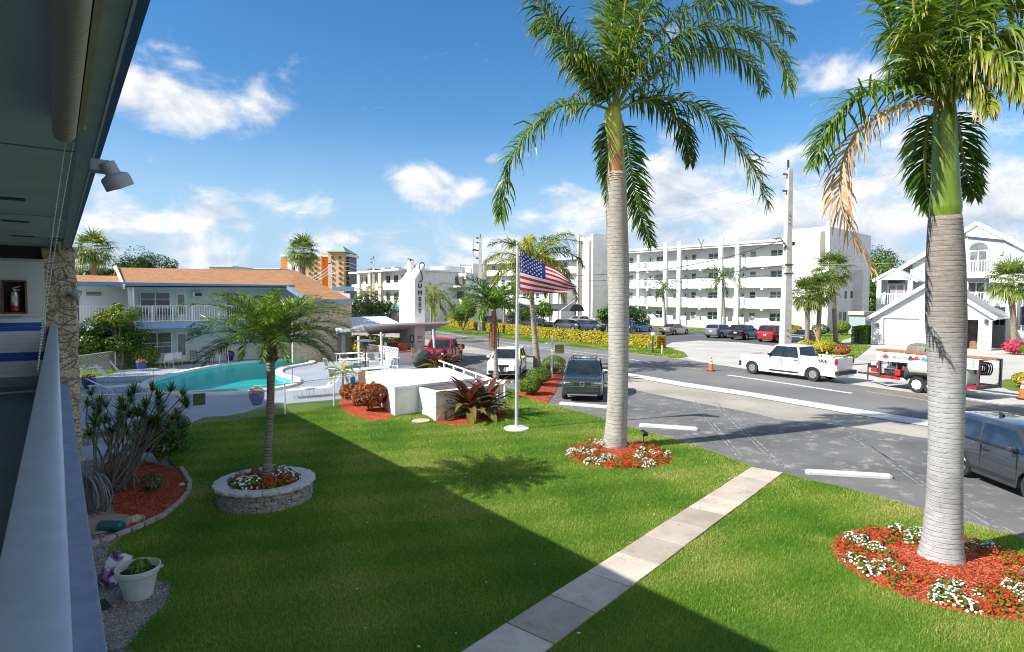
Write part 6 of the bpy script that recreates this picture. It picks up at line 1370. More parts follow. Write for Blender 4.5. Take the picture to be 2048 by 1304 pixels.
# tables and chairs under the pavilion
tb_ = 'tables of the pool pavilion'
lowtable('long white table nearest the shed roof under the pavilion', G(735, 765), .9, .74, R(4), 2.2, 'dining_table', grp=tb_); lowtable('white table in the middle of the pavilion', G(708, 742), .9, .74, R(4), 1.7, 'dining_table', grp=tb_); lowtable('white table at the left rear of the pavilion', G(700, 728), .8, .74, R(4), 1.8, 'dining_table', grp=tb_)
pc = patio_chair('patio_chair', 'white chair with dark slat back in front of the middle table', M_dgrey, group='white chairs with dark backs'); put(pc, G(692, 763), R(185))
for (x, y, rz, lab) in ((660, 748, 95, 'white chair at the pool side end of the middle table'), (672, 772, 120, 'white chair seen from behind left of the long table'), (712, 757, 175, 'white chair second from left at the long table'), (727, 752, 170, 'white chair behind the heater pole'), (776, 752, -100, 'white chair at the right end of the long table'), (768, 736, 10, 'white chair behind the pavilion post'), (745, 735, 0, 'white chair behind the middle table'), (690, 735, 5, 'white chair between the two rear tables'), (728, 722, 0, 'white chair at the lattice fence left'), (787, 747, -60, 'white chair against the bar counter')):
    put(copy_tree(pc), G(x, y), R(rz), lab)
# lattice fence behind
def lattice(label, a, b_, h, cell=.22, name='lattice_fence', z0=0.0, cat='fence'):
    d = b_ - a; d.z = 0; ln = d.length; th = thing(name, label, cat, (a.x, a.y, z0), math.atan2(d.y, d.x)); b = MB(); x = -h
    while x < ln:
        for s in (1, -1):
            s0, zz0, s1, zz1 = (x, .05, x + h - .1, h - .05) if s == 1 else (x, h - .05, x + h - .1, .05)
            if s0 < 0: t = -s0 / (s1 - s0); s0, zz0 = 0, zz0 + (zz1 - zz0) * t
            if s1 > ln: t = (ln - s0) / (s1 - s0); s1, zz1 = ln, zz0 + (zz1 - zz0) * t
            if s1 - s0 > .04: b.bar((s0, .006 * s, zz0), (s1, .006 * s, zz1), .010, .045)
        x += cell
    b.build('lattice', M_white, th); b = MB(); b.box((ln / 2, 0, h), (ln, .06, .08)); b.box((ln / 2, 0, .05), (ln, .06, .08)); n = max(1, round(ln / 2.2))
    for i in range(n + 1): b.box((ln * i / n, 0, h / 2), (.09, .09, h + .06))
    b.build('frame', M_white, th); return th
lattice('white lattice fence behind the pavilion tables', G(697, 716), G(802, 740) + Vector((.4, 1.2, 0)), 1.25)
# flat roofed shed and lattice wing
def hz(px, py, z): return G(px, py, z)
zt_ = 1.13; q = [hz(788.5, 774, zt_), hz(953, 756.5, zt_), hz(895, 735, zt_), hz(726, 742, zt_)]
sh = thing('pump_house', 'low white box shaped shed with flat white roof beside the pool fence', 'shed', (q[0].x, q[0].y, 0)); cc = sum(q, Vector()) / 4
ins = [p.lerp(cc, .018) for p in q]; b = MB(); b.prism([(p.x, p.y) for p in ins], 0, zt_ - .1); b.build('walls', M_whiteb, sh, world=True); b = MB(); b.prism([(p.x, p.y) for p in q], zt_ - .10, zt_); b.build('flat_roof', P('roof_coating', (.80, .80, .80), .6, var=.02), sh, world=True, bevel=.01)
a, e = G(872, 842), G(1007, 822); hw = 1.02; wg = thing('garden_wall', 'low white wall with lattice panel behind the big leaved cordylines', 'wall', (a.x, a.y, 0), math.atan2((e - a).y, (e - a).x)); ln = (e - a).length
b = MB(); b.box((.2, .1, hw / 2), (.40, .2, hw)); b.box((ln / 2 + .25, .1, .16), (ln - .5, .2, .32)); b.box((ln - .1, .1, hw / 2), (.2, .2, hw)); b.box((.35, .9, hw / 2), (.15, 1.5, hw)); b.build('wall', M_whiteb, wg); b = MB(); b.box((ln / 2, .1, hw + .03), (ln + .05, .26, .06)); b.build('coping', M_white, wg)
b = MB(); x = .4 - .8
while x < ln - .2:
    for s in (1, -1):
        s0, z0, s1, z1 = (x, .34, x + .78, hw - .02) if s == 1 else (x, hw - .02, x + .78, .34); c0_, c1_ = .4, ln - .2
        if s0 < c0_: t = (c0_ - s0) / (s1 - s0); s0, z0 = c0_, z0 + (z1 - z0) * t
        if s1 > c1_: t = (c1_ - s0) / max(1e-6, s1 - s0); s1, z1 = c1_, z0 + (z1 - z0) * t
        if s1 - s0 > .03: b.bar((s0, .1 + .006 * s, z0), (s1, .1 + .006 * s, z1), .01, .04)
    x += .16
b.build('lattice', M_white, wg)
a, e = G(871, 740), G(1010, 797); wl = thing('rail_fence', 'long low white rail fence running behind the shed roof to the cordylines', 'fence', (a.x, a.y, 0)); b = MB(); b.bar(a + Vector((0, 0, .68)), e + Vector((0, 0, .68)), .07, .07); b.bar(a + Vector((0, 0, .30)), e + Vector((0, 0, .30)), .05, .06); b.build('rails', M_white, wl, world=True); b = MB(); [b.box(a.lerp(e, k / 6) + Vector((0, 0, .32)), (.09, .09, .66)) for k in range(7)]; b.build('posts', M_white, wl, world=True)
c = G(842, 843); b = MB(); b.lathe((0, 0, 0), [(.33, 0), (.34, .02), (.32, .04), (.001, .045)], 28); o = b.build('stepping_stone', M_paver, None, smooth=True); o.location = (c.x, c.y, .01); tag(o, 'round pale stepping stone in the grass before the white shed', 'stepping stone')
b = MB(); p = [G(848, 828), G(862, 826), G(880, 840), G(872, 843)]; b.prism([(q.x, q.y) for q in p], .0, .05); o = b.build('door_step', M_paver); tag(o, 'narrow concrete doorstep between white shed and garden wall', 'step')
for (x, y, lab, col, s) in ((706, 764, 'blue swimming towel hung on the chain link fence', (.02, .30, .50), .34), (724, 757, 'peach coloured garment drying on the chain link fence', (.62, .36, .24), .5)):
    p = At(x, y, depth(nf[3])); f = thing('towel', lab, 'towel', tuple(p)); b = MB(); w2 = s * .35; b.slab([(-w2, 0, s * .6), (w2, .03, s * .6), (w2 * .8, .06, -s * .6), (-w2 * .7, .0, -s * .7)], .03); b.build('cloth', P('cloth' + str(x), col, .9, var=.2), f)
# flagpole and flag
fb = G(1033, 858); fD = depth(fb); ft = At(1035, 489, fD); fp = thing('flagpole', 'tall silver flagpole on a white disc in the lawn', 'flagpole', (fb.x, fb.y, 0))
b = MB(); b.tube([(0, 0, 0), (0, 0, ft.z * .6), (0, 0, ft.z)], [.062, .055, .038], 16); b.build('pole', P('flagpole_paint', (.60, .61, .62), .3, metal=.3), fp, smooth=True); b = MB(); b.lathe((0, 0, 0), [(.44, .005), (.42, .05), (.10, .07), (.07, .12)], 28); b.build('base_disc', M_white, fp, smooth=True)
b = MB(); b.lathe((0, 0, ft.z), [(.05, 0), (.06, .03), (.03, .09), (.001, .10)], 12); b.build('truck_cap', M_alu, fp, smooth=True); b = MB(); q = Vector((RGT.x, RGT.y, 0)) * .11; b.tube([q * .9 + Vector((0, 0, 1.2)), q + Vector((0, 0, 3.0)), q * .5 + Vector((0, 0, ft.z - .05))], .005, 4); b.bar((0, 0, Zt(1033, 585, fb)), tuple(q * 1.2 + Vector((0, 0, Zt(1033, 582, fb)))), .03); b.build('halyard', M_white, fp)
fl = thing('flag', 'stars and stripes flag blowing to the right from the flagpole', 'flag', tuple(At(1040, 540, fD)))
top = [(1040, 503), (1062, 514), (1088, 527), (1113, 539), (1134, 557), (1146, 571)]; bot = [(1040, 580), (1062, 583), (1086, 585), (1108, 586.5), (1130, 584), (1148, 577)]
nu, nv = 60, 39; tp_ = catmull([Vector((*q, 0)) for q in top], 12); bt_ = catmull([Vector((*q, 0)) for q in bot], 12); b = MB(); vs = []
for i in range(nu + 1):
    for j in range(nv + 1):
        u, v = i / nu, j / nv; t = tp_[i]; o_ = bt_[i]; fold = .10 * math.sin(v * 3.14 * 2.2 + u * 3.5) * u + .16 * math.sin(u * 7.5 - v * 2.5) * u ** .7
        px = t.x * (1 - v) + o_.x * v + 5 * math.sin(v * 3.1) * u; py = t.y * (1 - v) + o_.y * v - 3.0 * math.sin(v * 6.2) * u; vs.append(At(px, py, fD + fold + .35 * u * (v - .4)))
fs = []; mi = []
for i in range(nu):
    for j in range(nv):
        a = i * (nv + 1) + j; fs.append((a, a + 1, a + nv + 2, a + nv + 1)); stripe_ = j // 3; mi.append(2 if (i < nu * .41 and stripe_ < 7) else (0 if stripe_ % 2 == 0 else 1))
me = bpy.data.meshes.new('cloth'); me.from_pydata([tuple(v) for v in vs], [], fs)
def cloth(name, col):
    m, T, bb = custom(name); o = T.t.nodes['Material Output']; bb.inputs['Base Color'].default_value = (*col, 1); bb.inputs['Roughness'].default_value = .6; tr = T.n('ShaderNodeBsdfTranslucent', {'Color': (*col, 1)}); mx = T.n('ShaderNodeMixShader', {0: .35, 1: bb.outputs[0], 2: tr.outputs[0]}); T.t.links.new(mx.outputs[0], o.inputs[0]); return m
for c_ in (cloth('flag_red', (.55, .02, .03)), cloth('flag_white', (.74, .74, .76)), cloth('flag_blue', (.012, .035, .20))): me.materials.append(c_)
me.polygons.foreach_set('material_index', mi); me.polygons.foreach_set('use_smooth', [True] * len(fs)); link('cloth', me, fl, True)
b = MB()
for r_ in range(9):
    for c_ in range(6 if r_ % 2 == 0 else 5):
        u = (.035 + (c_ + (.5 if r_ % 2 else 0)) * .066) * nu * .97; v = (.55 + r_ * .72) / 13 * nv * 1.02; i, j = int(u), int(v)
        p = vs[i * (nv + 1) + j]; pu = (vs[(i + 1) * (nv + 1) + j] - p).normalized(); pv_ = (vs[i * (nv + 1) + j + 1] - p).normalized(); n_ = pu.cross(pv_).normalized()
        for sgn_ in (1, -1):
            b.add([p + n_ * .006 * sgn_ + (pu * math.sin(k * math.pi / 5) - pv_ * math.cos(k * math.pi / 5)) * (.040 if k % 2 == 0 else .017) for k in range(10)], [tuple(range(10))])
b.build('stars', MATS['flag_white'], fl, world=True, recalc=False, ngon=False)
# sign post with hanging sign
p = G(1103, 754); sD = depth(p); sp = thing('sign_post', 'white wooden sign post with crossarm in the red mulch', 'sign post', (p.x, p.y, 0)); zt_ = At(1105, 672, sD).z; b = MB(); b.tube([(0, 0, 0), (0, 0, zt_)], .075, 4); b.build('post', M_white, sp)
za = At(1105, 686.5, sD).z; L0, L1 = At(1091, 686, sD) - p, At(1135, 687.5, sD) - p; b = MB(); b.bar(Vector((L0.x, L0.y, za)), Vector((L1.x, L1.y, za)), .07, .09); b.build('crossarm', M_white, sp)
c = At(1119, 698.5, sD - .05); sg = thing('hanging_sign', 'yellow green framed sign hanging from the white post arm', 'sign', tuple(c), math.atan2(RGT.y, RGT.x)); w2, h2 = 17.5 / ppm(p), 15.5 / ppm(p); b = MB(); b.box((0, 0, 0), (w2, .03, h2)); b.build('board', P('lime_board', (.42, .46, .10), .6), sg)
b = MB()
for (x0, z0, x1, z1) in ((-1, -1, 1, -1), (1, -1, 1, 1), (1, 1, -1, 1), (-1, 1, -1, -1)): b.bar((x0 * w2 / 2, -.018, z0 * h2 / 2), (x1 * w2 / 2, -.018, z1 * h2 / 2), .014, .03)
b.build('frame', P('olive_frame', (.10, .14, .04), .6), sg); M_ink = P('olive_ink', (.03, .06, .02), .7)
textobj('headline', 'SUNSET', h2 * .26, M_ink, sg, (0, -.019, h2 * .32), (R(90), 0, 0), .002, bold=.004); textobj('second_line', 'APARTMENTS', h2 * .17, M_ink, sg, (0, -.019, h2 * .08), (R(90), 0, 0), .002, bold=.002)
b = MB(); b.box((0, -.018, -h2 * .14), (w2 * .8, .006, h2 * .06)); b.box((0, -.018, -h2 * .33), (w2 * .8, .006, h2 * .06)); b.build('small_print', M_ink, sg)
# ------------------------------------------------------------------ vehicles
M_tyre = P('tyre_rubber', (.022, .022, .024), .85, var=.2); M_rim = P('alloy_rim', (.42, .43, .44), .3, metal=.7, var=.1); M_rimd = P('dark_rim', (.05, .05, .055), .35, metal=.5)
M_cg = P('car_glass', (.018, .026, .032), .06, var=.4, vs=1.5, spec=.6); M_lamp = P('headlamp_glass', (.62, .66, .70), .08, var=.1, spec=.9); M_tail = P('tail_lamp_red', (.42, .012, .012), .15, var=.1, spec=.8)
M_trim = P('black_trim', (.022, .023, .026), .45, var=.1); M_plate = P('number_plate', (.60, .60, .58), .5); M_chrome = P('chrome_trim', (.62, .63, .65), .12, metal=.95)
def paint(name, col, metal=.25): return P('paint_' + name, col, .26, metal=metal, var=.04, vs=2, coat=.8, spec=.5)
def wheelmesh(r, w, dark, spokes=7):
    t = MB(); Q = Euler((R(90), 0, 0)).to_matrix()
    t.lathe((0, 0, 0), [(r * .64, -w / 2 + .01), (r * .93, -w / 2), (r, -w * .33), (r, w * .33), (r * .93, w / 2), (r * .64, w / 2 - .01)], 28, Q, False)
    m = MB()
    for s in (-1, 1):
        m.lathe((0, s * w * .30, 0), [(r * .66, s * .02), (r * .60, s * .0), (r * .55, -s * .03), (.001, -s * .03)] if True else [], 28, Q)
        for k in range(spokes):
            a = 2 * math.pi * k / spokes; d = Vector((math.cos(a), 0, math.sin(a))); m.bar(d * r * .10 + Vector((0, s * w * .30, 0)), d * r * .62 + Vector((0, s * w * .34, 0)), r * .13, .03)
        m.lathe((0, s * w * .36, 0), [(r * .15, -.02), (r * .15, .02)], 12, Q)
    return t, m
def vehicle(name, label, L, W, H, spec, pt, pos, rz, detail=1, group=None, cat='car', bed=None, rimm=None, glassm=None, roofm=None, lower=None, z=0.0):
    """spec: hood z, belt z, tail z, windscreen base x, roof front x, roof rear x, rear glass base x (x from the centre, forward)"""
    hz_, bz, tz, xf, xrf, xrb, xb = spec; wr_ = detail and spec
    r = (.33 if H < 1.55 else .37 if H < 1.75 else .40); wbx, wbr = L / 2 - .90 - (.05 if L > 5 else 0), -L / 2 + .95 + (.35 if bed else 0); gc = .20 if H < 1.55 else .27
    th = thing(name, label, cat, (pos.x, pos.y, z - .03), rz, group=group); X0, X1 = -L / 2, L / 2; wd = W / 2; b = MB()
    def arch(cx, up=True):
        a = np.linspace(math.pi, 0, 9) if up else np.linspace(0, math.pi, 9); return [(cx + math.cos(t) * (r + .07), max(gc, r + .0 + math.sin(t) * (r + .06))) for t in a]
    bd = bed or {}; bf, br_ = bd.get('floor', bz), bd.get('rail', bz)
    def prof(outer):
        topb = [(xb, bz)] + ([(xb - .02, br_ if outer else bf), (X0 + .06, br_ if outer else bf), (X0 + .02, (br_ if outer else bf) - .03)] if bed else [(X0 + .18, tz), (X0 + .05, tz - .05), (X0 + .01, tz - .22)])
        return [(X1 - .04, gc + .04), (X1, .42), (X1 + .01, hz_ - .28), (X1 - .05, hz_ - .10), (X1 - .22, hz_ - .015), (xf + .35, (hz_ + bz) / 2 + .02), (xf, bz)] + topb + [(X0, .50), (X0 + .05, gc + .08)] + arch(wbr) + [(wbr + r + .09, gc)] + [(wbx - r - .09, gc)] + arch(wbx)
    st = [(-1, 1), (-.965, .55), (-.88, .12), (-.87, 0), (0, 0), (.87, 0), (.88, .12), (.965, .55), (1, 1)]; rings = []
    for ys, ins in st:
        pr = prof(abs(ys) > .875); row = []
        for (x, zz) in pr:
            k = max(0, (zz - .62)) / max(.2, bz - .62); zi = zz - ins * .075 * min(1, k) * (0 if (bed and x < xb and zz > bf + .1 and ins < 1) else 1); xi = x - math.copysign(ins * .09, x) * (abs(x) / (L / 2)) ** 8
            yy = ys * wd * (1 - .13 * (abs(x) / (L / 2)) ** 7) * (1 - .035 * min(1.2, k) * (1 if abs(ys) > .9 else 0)); row.append((xi, yy, zi))
        rings.append(row)
    n = len(rings[0]); vs = [p for row in rings for p in row]; fs = [(i * n + j, i * n + (j + 1) % n, (i + 1) * n + (j + 1) % n, (i + 1) * n + j) for i in range(len(st) - 1) for j in range(n)]
    b.add(vs, fs + [tuple(range(n)), tuple((len(st) - 1) * n + j for j in range(n))[::-1]]); o = b.build('body', pt, th, smooth=34, ngon=True)
    b = MB(); b.box(((wbx + wbr) / 2, 0, gc + .22), (wbx - wbr + .9, W * .72, .34)); b.build('underbody', M_black, th)
    # cabin
    def ring(z, x0, x1, hw, ch): return [(x1, -hw + ch, z), (x1, hw - ch, z), (x1 - ch * 1.2, hw, z), (x0 + ch * 1.2, hw, z), (x0, hw - ch, z), (x0, -hw + ch, z), (x0 + ch * 1.2, -hw, z), (x1 - ch * 1.2, -hw, z)]
    hb, hr = wd - .075, wd - (.24 if H < 1.6 else .19); zr = H - .09; RB = ring(bz - .05, xb, xf, hb, .10); RT = ring(zr, xrb, xrf, hr, .12); RM = ring(H - .035, xrb + .07, xrf - .07, hr - .05, .12); R2 = ring(H, xrb + .3, xrf - .3, hr - .22, .14)
    b = MB(); b.add(RB + RT, [(i, (i + 1) % 8, 8 + (i + 1) % 8, 8 + i) for i in range(8)] + [tuple(range(8, 16))]); gl = b.build('windows', glassm or M_cg, th, smooth=25)
    b = MB(); b.add(RT + RM + R2, [(i + 8 * k, (i + 1) % 8 + 8 * k, 8 + (i + 1) % 8 + 8 * k, 8 + i + 8 * k) for k in range(2) for i in range(8)] + [tuple(range(16, 24))])
    pw = .075 if detail else .09
    for k in (0, 1): pass
    V_ = [Vector(p) for p in RB]; Tt = [Vector(p) for p in RT]
    for i, j in ((0, 7), (1, 2), (3, 4), (5, 6)): b.bar((V_[i] + V_[j]) / 2 * 1.003, (Tt[i] + Tt[j]) / 2 * 1.003, .09, .09)
    b.build('roof', roofm or pt, th, smooth=30); b = MB()
    nb_ = 1 if (bed or L < 4.3) else 2
    for s in (-1, 1):
        for k in range(nb_):
            t = .5 if nb_ == 1 else (.42, .78)[k]; x0 = xf + (xb - xf) * (.5 if nb_ == 1 else (.46, .80)[k]); x1 = xrf + (xrb - xrf) * (.45 if nb_ == 1 else (.30, .76)[k]); b.bar((x0, s * (hb + .004), bz - .03), (x1, s * (hr + .004), zr), .06, .02)
        b.bar((xf - .2, s * (hb + .012), bz - .02), (xb + .2, s * (hb + .012), bz - .02), .02, .03)
    b.build('window_pillars', M_trim, th)
    tm, rm = wheelmesh(r, .23, 0)
    tme = rme = None
    for i, (x, s) in enumerate(((wbx, 1), (wbx, -1), (wbr, 1), (wbr, -1))):
        if tme is None: wh = tm.build('wheel', M_tyre, th, smooth=True); ri = rm.build('rim', rimm or M_rim, wh, smooth=True); tme, rme = wh.data, ri.data
        else: wh = link('wheel', tme, th); ri = link('rim', rme, wh)
        wh.location = (x, s * (wd - .13), r)
    def lamp(nm, mt, x, y, z_, sx, sy, sz):
        bm = bmesh.new(); bmesh.ops.create_uvsphere(bm, u_segments=14, v_segments=8, radius=1)
        for v in bm.verts: v.co = Vector((math.copysign(abs(v.co.x) ** .6, v.co.x) * sx, math.copysign(abs(v.co.y) ** .6, v.co.y) * sy, math.copysign(abs(v.co.z) ** .6, v.co.z) * sz))
        me = bpy.data.meshes.new(nm); bm.to_mesh(me); bm.free(); me.materials.append(mt); me.polygons.foreach_set('use_smooth', [True] * len(me.polygons)); o = link(nm, me, th); o.location = (x, y, z_); return o
    for s in (-1, 1):
        lamp('headlight', M_lamp, X1 - .13, s * (wd - .30), hz_ - .22, .13, .19, .055 if H < 1.8 else .10)
        lamp('taillight', M_tail, X0 + .06, s * (wd - (.14 if bed else .24)), (br_ - .2) if bed else tz - .20, .07, .10 if (bed or detail > 1) else .2, .18 if bed else .07)
        lamp('mirror', roofm or pt if detail < 2 or not bed else M_trim, xf - .32, s * (wd + .08), bz + .07, .07, .11, .07)
    b = MB(); b.box((X1 + .005, 0, hz_ - .24), (.03, W * .42, .12)); b.box((X1 + .0, 0, .42), (.04, W * .6, .13)); b.build('grille', M_trim, th, bevel=.01)
    b = MB(); b.box((X0 - .01, 0, (tz + .5) / 2 - .02 if not bed else .62), (.02, .34, .16)); b.build('rear_plate', M_plate, th)
    b = MB(); b.box((X0 + .01, 0, .40), (.10, W * .86, .16)); b.build('rear_bumper', M_trim if not bed else M_chrome, th, bevel=.02)
    if detail:
        b = MB()
        for s in (-1, 1):
            y = s * (wd * .985); xs = [xf - .28, (xf + xb) / 2 + (.1 if not bed else 0), xb + (.55 if not bed else .05)]
            for x in xs: b.box((x, y, (bz + gc) / 2 + .05), (.012, .03, bz - gc - .22))
            b.box(((xs[0] + xs[2]) / 2, y, gc + .13), (xs[0] - xs[2], .035, .10))
        b.build('door_seams', M_trim, th); b = MB()
        for s in (-1, 1):
            for x in (xs[1] + .16, xs[2] + .18): b.box((x, s * wd * .995, bz - .17), (.19, .03, .035))
        b.build('door_handles', M_trim if detail > 1 else pt, th, bevel=.006)
    if bed:
        b = MB(); b.box((X0 + .05, 0, (bf + br_) / 2 - .02), (.07, W * .86, br_ - bf + .02)); b.build('tailgate', pt, th, bevel=.01); b = MB(); b.box(((xb + X0) / 2, 0, bf + .006), (xb - X0 - .15, W * .84, .01)); b.box((xb - .04, 0, (bf + br_) / 2), (.05, W * .84, br_ - bf)); b.build('bed_liner', M_trim, th)
    return th
SED = lambda L: (.92, .98, 1.02, L * .20, L * .04, -L * .20, -L * .36)
SUV = lambda L: (1.08, 1.14, 1.22, L * .22, L * .06, -L * .40, -L * .465)
HAT = lambda L: (1.00, 1.06, 1.10, L * .24, L * .08, -L * .34, -L * .45)
def dirrz(az): return R(90 - az)              # compass bearing to heading
AZ_IN = 225.5
def place(front, L, az):  # position of the centre from the middle of the front bumper on the ground
    h = Vector((math.sin(R(az)), math.cos(R(az)), 0)); return front - h * L / 2
# near parked cars
front = (G(1120, 800) + G(1213, 809)) / 2; dk = vehicle('parked_car', 'dark grey compact suv parked nose towards the lawn with roof rails', 4.35, 1.86, 1.66, (1.05, 1.10, 1.15, 1.02, .30, -1.75, -2.02), paint('graphite', (.055, .065, .085), .5), place(front, 4.35, 225) , dirrz(226), 2, group='cars parked in the near lot', z=.02, rimm=M_rimd)
b = MB()
for s in (-1, 1): b.tube(catmull([(.35, s * .58, 1.62), (.2, s * .58, 1.73), (-1.3, s * .58, 1.74), (-1.5, s * .58, 1.64)], 4), .022, 6)
b.tube([(.1, -.58, 1.73), (.1, .58, 1.73)], .02, 6); b.tube([(-1.1, -.58, 1.74), (-1.1, .58, 1.74)], .02, 6); b.build('roof_rails', M_trim, dk, smooth=True)
b = MB(); b.box((2.175, 0, .84), (.03, 1.50, .05)); b.box((2.175, 0, .76), (.03, 1.50, .03)); b.box((2.175, 0, .69), (.03, 1.45, .03)); b.build('grille_bars', M_chrome, dk); b = MB(); b.tube([Vector((2.205, math.cos(a) * .095, .80 + math.sin(a) * .095)) for a in np.linspace(0, 6.283, 21)], .014, 6, False); b.box((2.205, 0, .80), (.02, .24, .035)); b.build('emblem', M_chrome, dk)
b = MB(); b.box((2.18, 0, .33), (.06, 1.3, .05)); b.build('skid_plate', M_alu, dk, bevel=.01)
front = (G(967, 757) + G(1040, 762)) / 2; wc = vehicle('parked_car', 'white suv with black V shaped grille parked beside the small palms', 4.68, 1.90, 1.66, (1.04, 1.10, 1.16, 1.05, .28, -1.55, -2.1), paint('pearl_white', (.78, .79, .80), .0), place(front, 4.68, 225), dirrz(225), 2, group='cars parked in the near lot', z=.0, roofm=None)
b = MB(); b.add([(2.36, -.17, .80), (2.36, .17, .80), (2.40, 0, .36), (2.30, -.17, .80), (2.30, .17, .80), (2.30, 0, .36)], [(0, 1, 2), (5, 4, 3), (0, 3, 4, 1), (1, 4, 5, 2), (2, 5, 3, 0)]); b.build('shield_grille', M_trim, wc); b = MB(); b.tube([(2.385, -.18, .81), (2.42, 0, .35), (2.385, .18, .81), (2.385, -.18, .81)], .014, 5); b.build('grille_frame', M_chrome, wc)
b = MB()
for s in (-1, 1): b.box((2.30, s * .55, .46), (.12, .42, .16))
b.build('air_intakes', M_trim, wc, bevel=.03)
red = paint('red', (.50, .010, .022), .1)
p = place((G(838, 733) + G(892, 737)) / 2, 5.4, 225); vehicle('pickup_truck', 'red crew cab pickup parked behind the sign tower', 5.4, 1.90, 1.80, (1.12, 1.18, 1.2, 1.05, .45, -.75, -1.0), red, p, dirrz(227), 2, bed=dict(floor=.85, rail=1.22), cat='pickup truck')
p = place(G(790, 718), 4.5, 225); vehicle('parked_car', 'blue car with white roof edge half hidden left of the sign tower', 4.5, 1.82, 1.5, SED(4.5), paint('navy', (.02, .05, .13)), p, dirrz(225), 1, group='cars parked in the near lot')
# passing / parked grey box car at the right edge
a, e = G(1932, 962), G(2048, 1010); hd = Vector((math.sin(R(219)), math.cos(R(219)), 0)); sd_ = Vector((hd.y, -hd.x, 0)); 
pc_ = G(1922, 953) - hd * 0 ; kc = pc_ + hd * 1.55 - sd_ * .90 * -1 if False else pc_ + hd * 1.0 + Vector((-sd_.x, -sd_.y, 0)) * .92
kia = vehicle('boxy_car', 'metallic grey boxy hatchback at the right edge of the parking lot', 4.15, 1.82, 1.62, (1.06, 1.10, 1.15, .98, .50, -1.85, -2.0), paint('titanium', (.038, .044, .055), .1), kc, math.atan2(hd.y, hd.x), 2, group='cars parked in the near lot', glassm=P('blue_reflect_glass', (.015, .035, .07), .05, spec=.7))
b = MB(); b.tube([(-.9, .0, 1.62), (-1.0, 0, 1.68)], .045, 8); b.tube([(-.95, 0, 1.66), (-1.25, 0, 1.86)], .008, 5); b.build('roof_antenna', M_trim, kia, smooth=True)
# white pickup with its load
wf, wr = G(1504, 746.5), G(1645, 763.5); hdir = (wf - wr); hdir.z = 0; hl_ = hdir.length; hdir.normalize(); side = Vector((-hdir.y, hdir.x, 0)); mid = (wf + wr) / 2
if (mid + side).dot(RGT) + (mid + side).dot(FWD) < mid.dot(RGT) + mid.dot(FWD): side = -side
Lp = 6.1; cpk = mid + side * .80 + hdir * .02
wp_ = vehicle('pickup_truck', 'white crew cab pickup towing the equipment trailer on the street', Lp, 1.98, 1.94, (1.22, 1.27, 1.3, 1.22, .72, -.78, -.95), paint('fleet_white', (.76, .77, .78), .0), cpk, math.atan2(hdir.y, hdir.x), 2, bed=dict(floor=.92, rail=1.40), cat='pickup truck')
b = MB(); b.box((Lp / 2 - .06, 0, .62), (.16, 1.8, .30)); b.build('front_bumper', M_trim, wp_, bevel=.03); b = MB(); b.box((-Lp / 2 - .04, 0, .58), (.22, 1.86, .22)); b.build('step_bumper', M_trim, wp_, bevel=.02)
for s in (1, -1): textobj('badge', '4X4', .26, M_trim, wp_, (-Lp / 2 + .75, s * 1.0, 1.20), (R(90), 0, R(180) if s > 0 else 0), .004, bold=.008)
wm = Matrix.LocRotScale(wp_.location, wp_.rotation_euler, None)
def onbed(x, y, z): return wm @ Vector((x, y, z))
def cone(label, p, s=1.0, tilt=0, group='traffic cones'):
    th = thing('traffic_cone', label, 'traffic cone', tuple(p), rnd.uniform(0, 1), group=group); b = MB(); b.box((0, 0, .02 * s), (.38 * s, .38 * s, .04 * s)); b.build('base', M_black, th, bevel=.01); b = MB(); b.lathe((0, 0, 0), [(.15 * s, .04 * s), (.03 * s, .78 * s), (.001, .785 * s)], 20); b.build('cone', M_orange, th, smooth=True)
    b = MB(); r_ = lambda z: (.15 - .12 * (z - .04) / .74) * s + .003
    for z0, z1 in ((.40, .52), (.60, .67)): b.lathe((0, 0, 0), [(r_(z0), z0 * s), (r_(z1), z1 * s)], 20)
    b.build('reflective_bands', M_white, th, smooth=True); return th
cone('orange traffic cone standing on the road in front of the white pickup', G(1422, 741) + Vector((0, 0, -.02)), 1.12); cone('orange and white traffic cone at the right edge of the picture behind the trailer', G(2046, 797) + Vector((0, 0, -.02)), 1.25); cone('traffic cone standing in the bed of the white pickup', onbed(-1.75, -.45, .94), .95)
f = thing('bucket', 'white paint bucket in the pickup bed beside the cone', 'bucket', tuple(onbed(-2.05, -.45, .94)), 0); b = MB(); b.lathe((0, 0, 0), [(.14, 0), (.16, .36), (.165, .36), (.165, .38), (.15, .38)], 18); b.build('pail', M_white, f, smooth=True); b = MB(); b.tube([Vector((math.cos(a) * .16, 0, .36 + math.sin(a) * .12)) for a in np.linspace(0, 3.14, 10)], .005, 4); b.build('handle', M_grey, f)
f = thing('fuel_can', 'red fuel can lying in the pickup bed next to the cone', 'fuel can', tuple(onbed(-1.42, -.5, .94)), .5); b = MB(); b.box((0, 0, .17), (.36, .22, .34)); b.build('tank', M_red, f, bevel=.05, smooth=True); b = MB(); b.tube([(.1, 0, .34), (.14, 0, .46)], .03, 8); b.build('spout', M_black, f)
f = thing('plank', 'short pale board across the end of the pickup bed', 'board', tuple(onbed(-2.6, 0, 1.42)), wp_.rotation_euler.z); b = MB(); b.box((0, 0, .02), (.3, 1.5, .05)); b.build('board', P('pale_timber', (.55, .44, .32), .8, vs=9), f)
